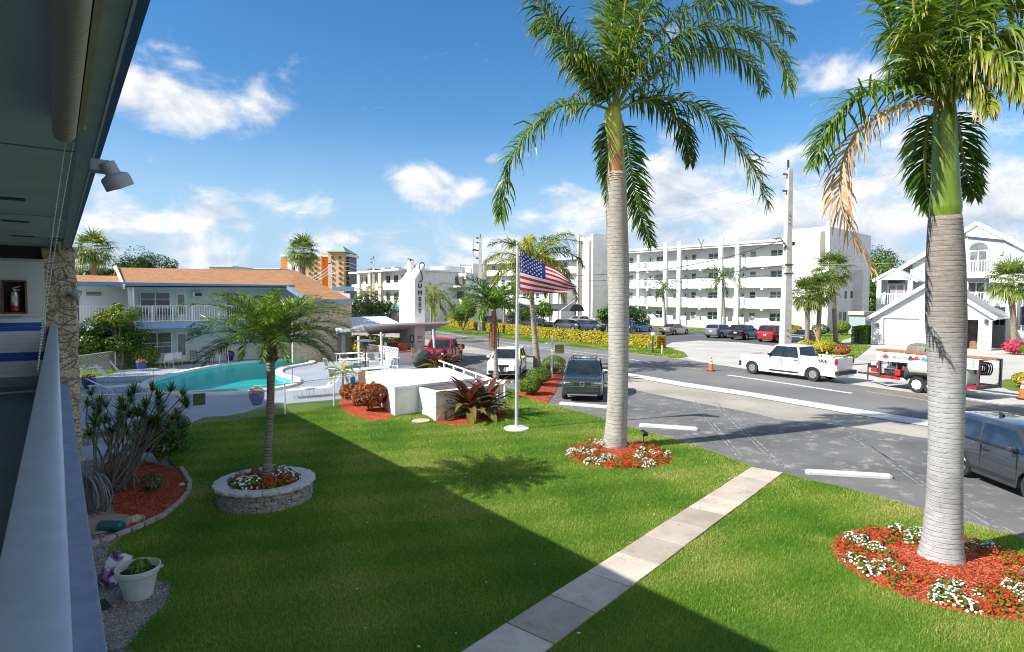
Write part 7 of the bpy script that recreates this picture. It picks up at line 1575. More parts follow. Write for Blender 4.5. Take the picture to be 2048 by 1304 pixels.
# ------------------------------------------------------------------ equipment trailer
tc_ = G(1838, 790); D_tr = depth(tc_); ta, te = G(1756, 772), G(1957, 800); td = (te - ta); td.z = 0; tl = td.length; td.normalize(); rzt = math.atan2(td.y, td.x); ts_ = Vector((-td.y, td.x, 0))
if (ts_).dot(FWD) < 0: ts_ = -ts_; flip = 1
tr_ = thing('equipment_trailer', 'open pressure washing trailer with banner rack, tanks and hose reels behind the white pickup', 'trailer', (ta.x, ta.y, -.03), rzt); sgn_t = 1 if (Matrix.Rotation(-rzt, 3, 'Z') @ ts_).y > 0 else -1
Y = lambda v: v * sgn_t; TW = 1.75; M_rust = P('rusty_frame', (.10, .055, .05), .7, vs=12, var=.5); M_post = P('maroon_steel', (.075, .055, .065), .5, vs=8, var=.3)
zrack = Zt(1757, 703, ta) + .0; b = MB()
for y in (0, TW): b.bar((0, Y(y), .55), (tl, Y(y), .55), .10, .12)
for x in np.linspace(0, tl, 6): b.bar((x, Y(0), .55), (x, Y(TW), .55), .08, .08)
b.box((tl / 2, Y(TW / 2), .60), (tl, TW, .03)); b.bar((0, Y(0), .55), (-1.35, Y(TW / 2), .52), .09, .1); b.bar((0, Y(TW), .55), (-1.35, Y(TW / 2), .52), .09, .1); b.bar((-1.3, Y(TW / 2), .52), (-1.75, Y(TW / 2), .52), .09, .1); b.tube([(-1.2, Y(TW / 2), .1), (-1.2, Y(TW / 2), .95)], .035, 8); b.build('chassis', M_rust, tr_)
for x in (0.05, tl - .05):
    for y in (0, TW): b = MB(); b.bar((x, Y(y), .5), (x, Y(y), zrack), .10); b.build('rack_post', M_post, tr_)
b = MB(); b.bar((tl * .36, Y(.0), .5), (tl * .36, Y(.0), zrack), .06); b.build('rack_post', M_post, tr_)
b = MB(); b.bar((0, Y(0), zrack), (tl, Y(0), zrack), .06); b.bar((0, Y(TW), zrack), (tl, Y(TW), zrack), .06)
for x in np.linspace(.05, tl - .05, 5): b.bar((x, Y(0), zrack), (x, Y(TW), zrack), .05)
b.build('rack_rails', M_post, tr_)
b = MB(); b.box((tl / 2 - .05, Y(-.06), zrack - .20), (tl + .05, .02, .46)); bn = b.build('banner', P('banner_white', (.74, .75, .78), .6, var=.03), tr_)
b = MB(); b.box((tl / 2, Y(TW + .06), zrack - .20), (tl, .02, .46)); b.build('banner', MATS['banner_white'], tr_)
M_br = P('banner_red', (.62, .03, .02), .6); M_bb = P('banner_blue', (.05, .28, .55), .6); rzb = 0 if sgn_t > 0 else R(180)
def bt(nm, body, s, mt, x, dz=0): return textobj(nm, body, s, mt, tr_, (x, Y(-.075), zrack - .20 + dz), (R(90), 0, rzb), .002, bold=.004)
if sgn_t > 0: ordx = lambda f_: tl * f_
else: ordx = lambda f_: tl * f_
pts_ = [(0, .5), (.12, .22), (.32, .34), (.26, .06), (.5, .1), (.40, -.14), (.16, -.26), (.04, -.24), (0, -.46), (-.04, -.24), (-.16, -.26), (-.40, -.14), (-.5, .1), (-.26, .06), (-.32, .34), (-.12, .22)]
b = MB(); vs = [(tl * .085 + x * .40, Y(-.076), zrack - .20 + z * .36) for x, z in pts_]; b.add(vs, [tuple(range(len(vs)))]); b.build('leaf_logo', M_br, tr_, ngon=True)
bt('banner_text', 'US', .22, M_br, tl * .165); bt('banner_text', 'PRESSURE', .17, M_bb, tl * .245); bt('banner_text', 'U511', .26, M_br, tl * .885)
for k, (x, mt) in enumerate(((.36, M_dgrey), (.42, M_br), (.49, M_bb))):
    b = MB(); b.box((tl * x, Y(-.076), zrack - .21), (.30, .006, .14)); b.box((tl * x - .02, Y(-.076), zrack - .11), (.16, .006, .09)); b.box((tl * x, Y(-.078), zrack - .31), (.22, .006, .03)); b.build('banner_emblem', mt, tr_)
for k in range(3): b = MB(); b.lathe((tl * .955, Y(-.078), zrack - .07 - .12 * k), [(.04, 0), (.001, .004)], 10, Euler((R(90), 0, 0)).to_matrix()); b.build('banner_emblem', M_bb, tr_)
b = MB()
for x in (tl * .10, tl * .24): b.box((x, Y(-.07), .56), (.75, .02, .13))
b.box((tl * .86, Y(-.07), .56), (1.2, .02, .13)); b.build('reflector_strip', M_tail, tr_); b = MB(); b.box((tl * .31, Y(-.075), .56), (.5, .02, .13)); b.box((tl * .80, Y(-.078), .56), (.5, .02, .12)); b.build('white_reflector', M_white, tr_)
tm, rm = wheelmesh(.40, .22, 0, 8)
for x in (tl * .445, tl * .60):
    for y in (-.16, TW + .16):
        wh = tm.build('wheel', M_tyre, tr_, smooth=True); rm.build('rim', M_whitem, wh, smooth=True); wh.location = (x, Y(y), .40)
b = MB(); b.tube(catmull([(tl * .445 - .62, Y(-.16), .62), (tl * .445 - .35, Y(-.16), .86), (tl * .5225, Y(-.16), .90), (tl * .6 + .35, Y(-.16), .86), (tl * .6 + .62, Y(-.16), .62)], 4), .10, 4); b.build('mudguard', M_trim, tr_)
Qy = Euler((0, R(90), 0)).to_matrix(); b = MB(); x0, x1 = tl * .28, tl * .60; b.lathe((0, Y(.50), 1.30), [(.02, x0), (.38, x0 + .06), (.62, x0 + .28), (.66, (x0 + x1) / 2), (.62, x1 - .28), (.35, x1 - .06), (.02, x1)], 28, Qy); b.build('water_tank', P('poly_tank', (.55, .53, .46), .45, var=.06), tr_, smooth='all')
b = MB(); b.box((tl * .80, Y(.55), 1.02), (.85, 1.0, .82)); b.build('side_tank', P('poly_tank_clear', (.48, .50, .42), .4, var=.1), tr_, bevel=.12, smooth=True)
b = MB(); b.lathe((tl * .28, Y(1.2), 1.95), [(.05, -.5), (.35, -.45), (.42, -.2), (.42, .2), (.35, .45), (.05, .5)], 20, Qy); b.build('muffler_drum', P('dusty_steel', (.16, .15, .13), .6, vs=8, var=.3), tr_, smooth=True)
b = MB()
for k in range(7):
    xx = tl * .93; b.tube([Vector((xx - .32 + k * .1, Y(.85) + math.cos(a) * (.34 - .015 * k), zrack - .42 + math.sin(a) * (.34 - .01 * k))) for a in np.linspace(0, 6.283, 19)], .035, 6, False)
b.build('hose_reel', M_black, tr_, smooth='all'); b = MB(); b.box((tl * .215, Y(.10), .86), (.28, .26, .30)); b.build('red_box', M_red, tr_, bevel=.03)
b = MB(); x = tl * .11; 
for (dx, dy, dz, sx_, sy_, sz_) in ((0, .5, .95, .55, .5, .35), (.1, .5, 1.25, .35, .35, .28), (-.25, .4, .85, .3, .3, .25), (.45, .6, 1.35, .4, .4, .35), (.7, .5, .9, .35, .5, .5)): b.box((x + dx, Y(dy), dz), (sx_, sy_, sz_))
b.build('engine', M_dgrey, tr_, bevel=.03); b = MB()
for (dx, dy) in ((-.45, .15), (.35, .15), (-.45, .85), (.35, .85)): b.tube([(x + dx, Y(dy), .6), (x + dx, Y(dy), 1.35)], .022, 6)
b.tube(catmull([(x - .45, Y(.15), 1.3), (x - .3, Y(.15), 1.45), (x + .35, Y(.15), 1.48)], 3), .022, 6); b.tube([(x - .45, Y(.15), 1.0), (x + .35, Y(.15), 1.0)], .02, 6); b.tube([(x + .35, Y(.85), 1.35), (x - .45, Y(.85), 1.35)], .02, 6); b.build('roll_cage', P('steel_tube', (.30, .29, .28), .4, metal=.5), tr_, smooth=True)
b = MB(); b.lathe((x + .12, Y(.42), 1.42), [(.14, -.1), (.17, 0), (.10, .12)], 14); b.build('fuel_cap_cover', M_white, tr_, smooth=True)
b = MB(); b.box((-.62, Y(TW / 2 - .2), .80), (.34, .34, .22)); b.build('front_engine', M_red, tr_, bevel=.04); b = MB(); b.box((-.66, Y(TW / 2 - .2), 1.14), (.30, .3, .2)); b.build('engine_tank', M_white, tr_, bevel=.04); b = MB(); b.box((-.95, Y(TW / 2), 1.0), (.3, .35, .25)); b.build('pump', M_black, tr_, bevel=.03)
b = MB()
for k in range(10): xx = rnd.uniform(.3, tl * .36); b.tube(catmull([(xx, Y(rnd.uniform(0, 1)), .65), (xx + rnd.uniform(-.4, .4), Y(rnd.uniform(0, 1)), rnd.uniform(.8, 1.5)), (xx + rnd.uniform(-.6, .6), Y(rnd.uniform(0, .9)), rnd.uniform(.7, 1.2)), (xx + .3, Y(.3), .65)], 4), .018, 5)
for k in range(5): xx = tl * .70 + rnd.uniform(-.1, .3); b.tube(catmull([(xx, Y(.2), 1.3), (xx + .2, Y(.3), 1.55), (xx + .35, Y(.2), 1.35), (xx + .3, Y(.5), 1.6)], 4), .02, 5)
b.tube(catmull([(tl - .1, Y(.05), zrack - .3), (tl + .02, Y(.0), 1.3), (tl - .02, Y(0), .9), (tl - .3, Y(.1), .65)], 4), .015, 5); b.build('hoses', M_black, tr_, smooth='all')
f = thing('plank', 'long brown timber ladder rail lying on top of the trailer rack', 'ladder', (ta.x, ta.y, -.03), rzt); b = MB(); M_tim = P('varnished_timber', (.32, .13, .05), .5, vs=10, var=.25)
for y in (.15, .55): b.bar((-.25, Y(y), zrack + .10), (tl + .4, Y(y), zrack + .10), .05, .10)
b.build('side_rails', M_tim, f); b = MB()
for k in range(16): xx = -.1 + k * (tl + .4) / 16; b.tube([(xx, Y(.15), zrack + .10), (xx, Y(.55), zrack + .10)], .018, 5)
b.build('rungs', M_trim, f)
# ------------------------------------------------------------------ cars in the far lot
AZ_F = 84
def farcar(px, py, kind, L, W, H, col, label, az=AZ_F, rear=True, metal=.3, name='parked_car', **k):
    p = G(px, py); h = Vector((math.sin(R(az)), math.cos(R(az)), 0)); c = p + h * (L / 2 if rear else -L / 2)
    sp = {'sed': SED(L), 'suv': SUV(L), 'hat': HAT(L)}[kind]
    return vehicle(name, label, L, W, H, sp, P('paint_far_%d' % (hash(col) % 99991), col, .28, metal=metal, coat=.7, var=.03), c, dirrz(az), 0, group='cars parked across the street', **k)
S_, U_, H__ = 'sed', 'suv', 'hat'
farcar(1258, 664, S_, 4.8, 1.85, 1.45, (.02, .10, .28), 'bright blue sedan seen from behind right of the tall palm trunk')
farcar(1329, 669.5, S_, 4.8, 1.83, 1.45, (.28, .23, .185), 'gold beige sedan parked with its rear towards the street')
farcar(1421, 676, U_, 4.6, 1.88, 1.64, (.20, .22, .26), 'silver grey suv with full width red tail lamp, left of the dark one')
farcar(1470, 679.5, U_, 4.7, 1.92, 1.72, (.015, .02, .025), 'black suv parked between the silver suv and the red suv')
farcar(1529, 684.5, U_, 5.1, 2.0, 1.85, (.45, .01, .015), 'large bright red suv seen from behind beside the utility pole')
farcar(1590, 688, S_, 4.8, 1.85, 1.46, (.035, .045, .06), 'dark slate sedan facing the street between pole and cabbage palms', az=264, rear=False)
row = [(1208, 664, U_, (.04, .05, .065), 'charcoal suv just left of the tall palm trunk behind the golden hedge'), (1163, 662, U_, (.075, .085, .10), 'grey estate car behind the golden hedge next to the charcoal suv'), (1100, 658, U_, (.05, .06, .07), 'dark estate car behind the hedge between the leaning palm and the sign post'),
       (1060, 655, S_, (.02, .04, .09), 'navy saloon behind the hedge partly covered by the leaning palm trunk'), (998, 651, U_, (.015, .045, .11), 'dark blue hatchback behind the small palm at the hedge'), (950, 647, S_, (.45, .47, .50), 'pale silver car roof behind the hedge left of the concrete pole'), (918, 646, U_, (.10, .16, .20), 'teal grey car behind the hedge at its left part'), (900, 643, U_, (.62, .64, .66), 'white roofed suv near the left end of the hedge')]
for (x, y, k_, c_, lab) in row: farcar(x, y, k_, 4.7, 1.86, 1.62 if k_ == U_ else 1.46, c_, lab, az=174, rear=False)
row = [(1138, 650, U_, (.62, .62, .60), 'white suv parked under the grey entrance canopy'), (1196, 654, S_, (.36, .38, .40), 'silver sedan in the back row near the palm trunk'), (1182, 648, U_, (.50, .45, .36), 'beige suv roof in the back row behind the silver sedan'), (1040, 645, S_, (.66, .67, .68), 'white sedan in the back row behind the flagpole'), (1010, 642, U_, (.07, .075, .06), 'dark olive suv in the back row right of the small palm'), (975, 641, U_, (.10, .01, .012), 'dark red car in the back row behind the small palm'),
       (945, 638, U_, (.70, .71, .72), 'white hatchback in the back row left of the concrete pole'), (921, 636, U_, (.03, .03, .035), 'black pickup shaped car in the back row by the left stair tower'), (905, 637, S_, (.14, .02, .02), 'maroon car in the back row left of the black one'), (886, 636, S_, (.68, .69, .70), 'white coupe in the back row with dark windows'), (872, 640, S_, (.30, .31, .33), 'silver car in the middle left of the far lot'), (862, 634, U_, (.70, .71, .72), 'white van like car right of the sign tower'), (868, 643, S_, (.66, .66, .66), 'white sedan in front of the silver car by the sign tower'), (840, 632, S_, (.5, .5, .52), 'pale car peeping out left behind the sign tower'), (798, 642, U_, (.66, .67, .68), 'white crossover driving on the street left of the sign tower'), (1228, 650, S_, (.03, .03, .04), 'dark sedan hidden behind the tall palm trunk')]
for (x, y, k_, c_, lab) in row: farcar(x, y, k_, 4.6, 1.84, 1.62 if k_ == U_ else 1.45, c_, lab, az=264 if x > 850 else 200, rear=False)
p = G(795, 652); f = thing('motorbike', 'dark motorbike parked by the white crossover on the far left of the street', 'motorbike', (p.x, p.y, -.03), R(100)); b = MB()
for x in (-.7, .7): b.tube([Vector((x + math.cos(a) * .28, 0, .31 + math.sin(a) * .28)) for a in np.linspace(0, 6.283, 19)], .05, 6, False)
b.build('wheels', M_tyre, f); b = MB(); b.tube([(-.6, 0, .62), (0, 0, .68), (.35, 0, .85)], [.10, .16, .12], 8); b.tube([(.7, 0, .31), (.45, 0, 1.0)], .04, 6); b.tube([(.45, -.3, 1.02), (.45, .3, 1.02)], .025, 6); b.build('frame', M_black, f)
# ------------------------------------------------------------------ the long white apartment block across the street
F0 = At(1563, 600, 88); F0.z = 0; F1 = At(1270, 600, 107); F1.z = 0
uu = (F1 - F0).normalized(); vv = Vector((-uu.y, uu.x, 0))
if vv.dot(FWD) < 0: vv = -vv           # vv points behind the facade
RZB = math.atan2(uu.y, uu.x); SG = 1 if (Matrix.Rotation(-RZB, 3, 'Z') @ vv).y > 0 else -1
def FS(px, t=0.0, py=600):             # distance along the facade line (set back t) seen at this column
    d = ray(px, py); o = F0 + vv * t - CAMP; o.z = 0
    det = d.x * (-uu.y) + d.y * uu.x
    return (d.x * o.y - d.y * o.x) / -det * 1.0 if abs(det) > 1e-9 else 0
def _chk():
    s = FS(1270); p = F0 + uu * s; return (p - F1).length
if _chk() > .5:
    def FS(px, t=0.0, py=600):
        d = ray(px, py); o = F0 + vv * t - CAMP; A_ = np.array([[d.x, -uu.x], [d.y, -uu.y]]); k, s = np.linalg.solve(A_, np.array([o.x, o.y])); return float(s)
def fpt(px, t=0.0): p = F0 + vv * t + uu * FS(px, t); return p
def fz(px, py, t=0.0): return At(px, py, depth(fpt(px, t))).z
ZSL = [.12, 3.37, 6.50, 9.62]; ZRF = 13.1
class BL:
    """boxes in facade coordinates: s along, t behind, z up"""
    def __init__(s, parent): s.p = parent; s.b = MB()
    def box(s, s0, s1, t0, t1, z0, z1):
        c = F0 + uu * ((s0 + s1) / 2) + vv * ((t0 + t1) / 2); s.b.box((c.x, c.y, (z0 + z1) / 2), (abs(s1 - s0), abs(t1 - t0), z1 - z0), RZB); return s
    def build(s, name, mat, parent=None): return s.b.build(name, mat, parent or s.p, world=True)
ap = thing('apartment_block', 'long four storey white apartment block with open galleries across the street', 'building', (F0.x, F0.y, 0))
s_r, s_l = FS(1583), FS(1225); TB = 1.7
BL(ap).box(s_r, s_l, TB, TB + .3, 0, ZRF).build('gallery_wall', P('gallery_wall', (.76, .76, .75), .8, var=.03))
BL(ap).box(s_r, s_l, TB + .3, 14, 0, ZRF - .1).build('core', M_whiteb)
b = BL(ap); b.box(s_r, s_l, -.55, 14, ZRF, ZRF + .32); b.build('roof_slab', M_white); BL(ap).box(s_r, s_l, -.35, -.30, ZRF - .32, ZRF - .02).build('roof_fascia', M_white)
b = BL(ap)
for z in ZSL[1:]: b.box(s_r, s_l, 0, TB, z, z + .28)
b.build('gallery_slabs', M_white); b = BL(ap)
gaps = [(1302, 1371), (1375, 1413), (1415, 1438), (1458, 1470), (1477, 1485), (1491, 1563)]
for z in ZSL[1:]:
    for x0, x1 in gaps: b.box(FS(x0), FS(x1), -.06, .06, z - .12, z + 1.42)
for x0, x1 in gaps: b.box(FS(x0), FS(x1), -.06, .06, 0, 1.15)
b.build('parapets', M_white); b = BL(ap)
for z in ZSL[1:]:
    b.box(FS(1302), s_l, -.03, .03, z + 1.36, z + 1.42); s = s_l
    while s > FS(1302): b.box(s, s - .04, -.02, .02, z + .28, z + 1.36); s -= .22
    for x0, x1 in ((1371, 1375), (1438, 1458), (1485, 1491)):
        s = FS(x0)
        while s > FS(x1): b.box(s, s - .04, -.02, .02, z + .2, z + 1.3); s -= .2
b.build('railings', M_whitem)
for px in (1329.5, 1357, 1440, 1473):
    s = FS(px, -.3); b = BL(ap); b.box(s - .32, s + .32, -.5, -.08, 0, ZRF + 1.15); b.build('pilaster', M_white)
b = BL(ap)
for px in (1274, 1294, 1399, 1523):
    s = FS(px, 0)
    for z in ZSL[1:]: b.box(s - .18, s + .18, -.03, TB, z - .42, z)
b.build('beam_ends', M_white)
for px in (1275,): s = FS(px, .1); BL(ap).box(s - .25, s + .25, .08, .5, 0, ZRF).build('column', M_white)
wins = [(1258, 1266, 1), (1312, 1326.5, 2), (1382.5, 1392, 1), (1416, 1437, 2), (1499, 1511, 1), (1540, 1567, 2)]
def fwin(parent, px0, px1, z0, z1, cols, t=TB, mt=None):
    s1, s0 = FS(px0, t), FS(px1, t); b = BL(parent); w_ = .07; b.box(s0 - .04, s1 + .04, t - .06, t - .01, z0 - .06, z1 + .06); o = b.build('window', M_white)
    q = BL(parent)
    for c in range(cols):
        a0 = s0 + (s1 - s0) * c / cols + .05; a1 = s0 + (s1 - s0) * (c + 1) / cols - .05
        for (y0, y1) in ((z0, (z0 + z1) / 2 - .04), ((z0 + z1) / 2 + .04, z1)): q.box(a0, a1, t - .075, t - .062, y0, y1)
    pn = q.b.build('pane', mt or M_glass, o); pn.data.transform(world_matrix(o).inverted())
for z in ZSL:
    for (x0, x1, c) in wins: fwin(ap, x0, x1, z + 1.25, z + 2.4, c, mt=M_glass if rnd.random() < .6 else M_glass2)
    for px in (1373, 1483, 1300): s = FS(px, TB); b = BL(ap); b.box(s - .5, s + .5, TB - .06, TB, z + .28, z + 2.4); b.build('door', P('door_grey_white', (.58, .60, .61), .5)); 
    for px in (1397,): s = FS(px, TB); b = BL(ap); b.box(s - .45, s + .45, TB - .3, TB, z + 1.05, z + 1.7); b.build('air_conditioner', M_pvc)
b = BL(ap)
for px in (1371.7, 1486.3, 1300.5):
    s = FS(px, TB)
    for z in ZSL: b.box(s - .08, s + .08, TB - .2, TB - .07, z + 1.8, z + 2.1)
b.build('wall_lamps', M_black)
# right stair block
s_e = FS(1655, -1.2); b = BL(ap); b.box(s_r, s_e, -1.2, 0, 0, ZRF + 1.5); b.box(s_r, s_e, 0, 16, 0, ZRF + 1.5); b.build('stair_block', M_whiteb); BL(ap).box(FS(1576, -.6), FS(1584, -.6), -.65, -.5, 5.0, ZRF + .4).build('brown_screen', P('brown_screen', (.24, .21, .18), .8)); BL(ap).box(FS(1648, -1.3), FS(1656, -1.3), -1.35, -1.2, 0, ZRF + 2.2).build('corner_fin', M_white)
BL(ap).box(FS(1637, -1.3), FS(1646, -1.3), -1.3, -1.2, 9.3, ZRF + .9).build('brown_screen', MATS['brown_screen'])
# side face openings
ps = F0 + uu * s_e
def sidebox(name, px0, px1, py0, py1, mat, prot=.05, parent=ap):
    out = []
    for px in (px0, px1):
        d = ray(px, 620); o = ps - CAMP; A_ = np.array([[d.x, -vv.x], [d.y, -vv.y]]); k, t = np.linalg.solve(A_, np.array([o.x, o.y])); out.append(float(t))
    t0, t1 = min(out), max(out); c = ps + vv * ((t0 + t1) / 2); z0, z1 = At(px0, py1, depth(c)).z, At(px0, py0, depth(c)).z; b = MB(); b.box((c.x, c.y, (z0 + z1) / 2), (prot * 2, t1 - t0, z1 - z0), RZB); return b.build(name, mat, parent, world=True)
for (a_, c_, y0, y1) in ((1679, 1683, 624, 639), (1686.5, 1692, 624, 641), (1700, 1705, 622.5, 639), (1700, 1704, 582, 596), (1688, 1692, 582, 597)): sidebox('window', a_, c_, y0, y1, M_glass)
sidebox('side_wing', 1706, 1715, 540, 650, M_whiteb, 1.2)
# stair towers, middle wing, canopy
def tower(label, px0, px1, ytop, depth_t, wing=None):
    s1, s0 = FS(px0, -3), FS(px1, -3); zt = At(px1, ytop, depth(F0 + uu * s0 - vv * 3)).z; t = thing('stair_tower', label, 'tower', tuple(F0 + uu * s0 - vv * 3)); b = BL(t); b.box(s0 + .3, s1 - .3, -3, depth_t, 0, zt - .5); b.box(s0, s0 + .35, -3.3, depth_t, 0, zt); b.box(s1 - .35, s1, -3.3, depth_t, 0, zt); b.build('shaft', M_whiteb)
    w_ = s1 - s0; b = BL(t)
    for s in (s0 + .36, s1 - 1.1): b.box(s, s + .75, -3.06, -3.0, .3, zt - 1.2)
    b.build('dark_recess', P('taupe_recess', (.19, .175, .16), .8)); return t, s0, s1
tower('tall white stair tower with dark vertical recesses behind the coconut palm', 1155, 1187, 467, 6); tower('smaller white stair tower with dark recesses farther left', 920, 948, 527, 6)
tower('third white stair tower behind the entrance canopy', 1097, 1124, 567, 3)
mw = thing('apartment_wing', 'white four storey wing of flats between the two stair towers', 'building', tuple(F0 + uu * FS(1060))); b = BL(mw); b.box(FS(1187), FS(950), 1.2, 12, 0, 12.3); b.build('wall', M_whiteb); b = BL(mw)
for z in (12.3,): b.box(FS(1187), FS(950), -.5, 12, z, z + .3)
for z in ZSL[1:]: b.box(FS(1187), FS(950), -.1, 1.2, z, z + .28); b.box(FS(1150), FS(950), -.1, .05, z + .2, z + 1.3)
b.build('galleries', M_white)
for z in ZSL:
    for px in (984, 1003, 1046, 1072, 1128, 1178): fwin(mw, px, px + 7, z + 1.2, z + 2.3, 1, 1.2)
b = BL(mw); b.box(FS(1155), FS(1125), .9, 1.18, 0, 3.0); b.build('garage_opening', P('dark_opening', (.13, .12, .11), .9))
cn = thing('entrance_canopy', 'dark grey barrel shaped fabric canopy over the apartment entrance', 'canopy', tuple(At(1120, 630, 92))); a_, e_ = At(1092, 630, 93), At(1154, 630, 88); b = MB(); d = (e_ - a_); n_ = Vector((-d.y, d.x, 0)).normalized(); z0 = 3.0; k = 12; vs = []
for p in (a_, e_):
    for i in range(k + 1): an = math.pi * i / k; vs.append((p.x + n_.x * math.cos(an) * 1.5, p.y + n_.y * math.cos(an) * 1.5, z0 - .25 + math.sin(an) * 1.05))
b.add(vs, [(i, i + 1, k + 2 + i, k + 1 + i) for i in range(k)] + [tuple(range(k + 1)), tuple(range(k + 1, 2 * k + 2))[::-1]]); b.build('fabric', P('canopy_cloth', (.055, .06, .065), .8), cn, world=True)
b = MB(); o_ = a_ + RGT * 1.2 - FWD * 1.62
for k in range(13): b.box((o_ + RGT * (.13 * k * 1.7)) + Vector((0, 0, 2.95 - o_.z)), (.15, .05, .22 + .06 * (k % 3)), -YAW)
for k in range(5): b.box((o_ + RGT * (.9 + .13 * k * 1.6)) + Vector((0, 0, 3.32 - o_.z)), (.13, .05, .16 + .05 * (k % 2)), -YAW)
b.build('faded_lettering', M_white, cn, world=True)
# ------------------------------------------------------------------ other far buildings
def slabhouse(label, px0, px1, D0_, D1_, ztops, cols, ytop=None, name='motel_building', winz=None, depth_=10, mat=None, bands=True):
    a, e = At(px0, 600, D0_), At(px1, 600, D1_); a.z = e.z = 0; d = (e - a); ln = d.length; rz = math.atan2(d.y, d.x); n = Vector((-d.y, d.x, 0)).normalized()
    if n.dot(FWD) < 0: n = -n
    sg = 1 if (Matrix.Rotation(-rz, 3, 'Z') @ n).y > 0 else -1; t = thing(name, label, 'building', tuple(a), rz); zt = ztops[-1]; b = MB(); b.box((ln / 2, sg * (depth_ / 2 + 1.2), zt / 2), (ln, depth_, zt)); b.build('wall', mat or M_whiteb, t); b = MB()
    b.box((ln / 2, sg * (depth_ / 2 + .3), zt + .12), (ln + .6, depth_ + 1.8, .28))
    for z in ztops[:-1]: b.box((ln / 2, sg * .6, z), (ln, 1.3, .25)); b.box((ln / 2, 0, z + .5), (ln, .1, 1.0))
    if bands: b.build('roof_and_galleries', M_white, t)
    zb = 0
    for z in ztops:
        for i in range(cols):
            x = ln * (i + .5) / cols; w_ = ln / cols * .5; b = MB(); b.box((x, sg * 1.17, zb + 1.75), (w_, .06, 1.15)); b.build('window', M_glass, t)
        zb = z
    return t, ln, sg
t, ln, sg = slabhouse('long white three storey motel with tan pillars far left down the street', 704, 803, 112, 96, (3.1, 6.0, 9.0), 7)
b = MB()
for f_ in (.19, .42, .63): b.box((ln * f_, -sg * .1, 4.5), (1.1, .5, 9.3))
b.build('tan_pillars', M_tan, t); b = MB()
for f_ in (.05, .3, .5, .75): b.box((ln * f_, sg * 4, 9.6), (1.5, 1.2, .9))
b.build('rooftop_units', M_pvc, t)
t, ln, sg = slabhouse('white low rise block with long balcony opening right of the sign tower', 848, 924, 106, 100, (3.4, 6.4), 3); b = MB(); b.box((ln * .68, sg * 1.0, 7.6), (ln * .5, .5, 1.3)); b.build('balcony_opening', MATS['dark_opening'], t); b = MB(); b.box((ln * .2, sg * 4, 5.2), (ln * .4, 5, 10)); b.box((ln * .7, sg * 3.5, 8.3), (ln * .6, 5, 1.0)); b.box((ln * .68, sg * 3, 7.4), (ln * .55, 3, 2.4)); b.build('upper_storey', M_whiteb, t)
slabhouse('flat white building roof just showing over the middle of the motel roof', 408, 560, 190, 190, (5, 9, 13.6), 5, depth_=12); slabhouse('white block with rooftop box behind the orange motel roof', 415, 466, 170, 170, (5, 9, 13.2), 2, depth_=12)
f = thing('awning_shop', 'low shop front with blue awning beside the sign tower', 'shop', tuple(At(795, 622, 90))); a_, e_ = At(783, 622, 92), At(812, 622, 90); b = MB(); b.bar(Vector((a_.x, a_.y, 1.5)), Vector((e_.x, e_.y, 1.5)), 2, 3); b.build('wall', M_tan, f, world=True); b = MB(); d_ = FWD * -1.6; b.slab([Vector((a_.x, a_.y, 3.6)), Vector((e_.x, e_.y, 3.6)), Vector((e_.x, e_.y, 2.7)) + d_, Vector((a_.x, a_.y, 2.7)) + d_], .05); b.build('awning', P('awning_blue', (.06, .28, .42), .6), f, world=True)
# orange hotel tower
ho = thing('hotel_tower', 'tall orange and peach apartment tower with green pyramid roof in the distance', 'building', tuple(At(630, 600, 260))); M_or = P('orange_stucco', (.66, .32, .10), .8, var=.05, vs=.3); M_or2 = P('deep_orange_stucco', (.62, .24, .05), .8, var=.05, vs=.3); M_pe = P('peach_stucco', (.66, .42, .22), .8, var=.05, vs=.3); M_gr = P('copper_green', (.30, .45, .37), .6)
def hbox(name, x0, x1, yt, D, mat, dp=12, zb=0): a, e = At(x0, 600, D), At(x1, 600, D); zt = At(x0, yt, D).z; b = MB(); c = (a + e) / 2 + FWD * dp / 2; b.box((c.x, c.y, (zt + zb) / 2), ((e - a).length, dp, zt - zb), -YAW); return b.build(name, mat, ho, world=True), zt
hbox('left_wing', 563, 600, 512, 262, M_or2); hbox('white_bay', 576, 584, 515, 259, M_white, 4); hbox('white_bay', 591, 597, 514, 259, M_white, 4); hbox('balcony_stack', 602, 615, 508, 258, M_white, 6); hbox('middle_wing', 614, 643, 511, 256, M_pe, 14); hbox('recess_wing', 643, 657, 507, 258, M_or2, 14); _, zt3 = hbox('front_tower', 656.5, 688, 503.5, 250, M_pe, 18); hbox('balcony_side', 688, 699, 512, 254, M_dgrey, 12)
hbox('cornice', 561, 657, 509, 257.0, M_white, 14, 29.0 if zt3 < 0 else At(600, 513, 257).z); hbox('cornice', 687, 703, 508, 253, M_white, 13, At(690, 513, 253).z)
a = At(653, 503.5, 249); e = At(692, 503.5, 249); c = (a + e) / 2 + FWD * 9.5; w_ = (e - a).length / 2; b = MB(); q = Matrix.Rotation(-YAW, 3, 'Z'); b.add([c + q @ Vector((x * w_, y * 10.5, 0)) for x, y in ((-1, -1), (1, -1), (1, 1), (-1, 1))] + [c + Vector((0, 0, 3.2))], [(0, 1, 4), (1, 2, 4), (2, 3, 4), (3, 0, 4), (3, 2, 1, 0)]); b.build('pyramid_roof', M_gr, ho, world=True)
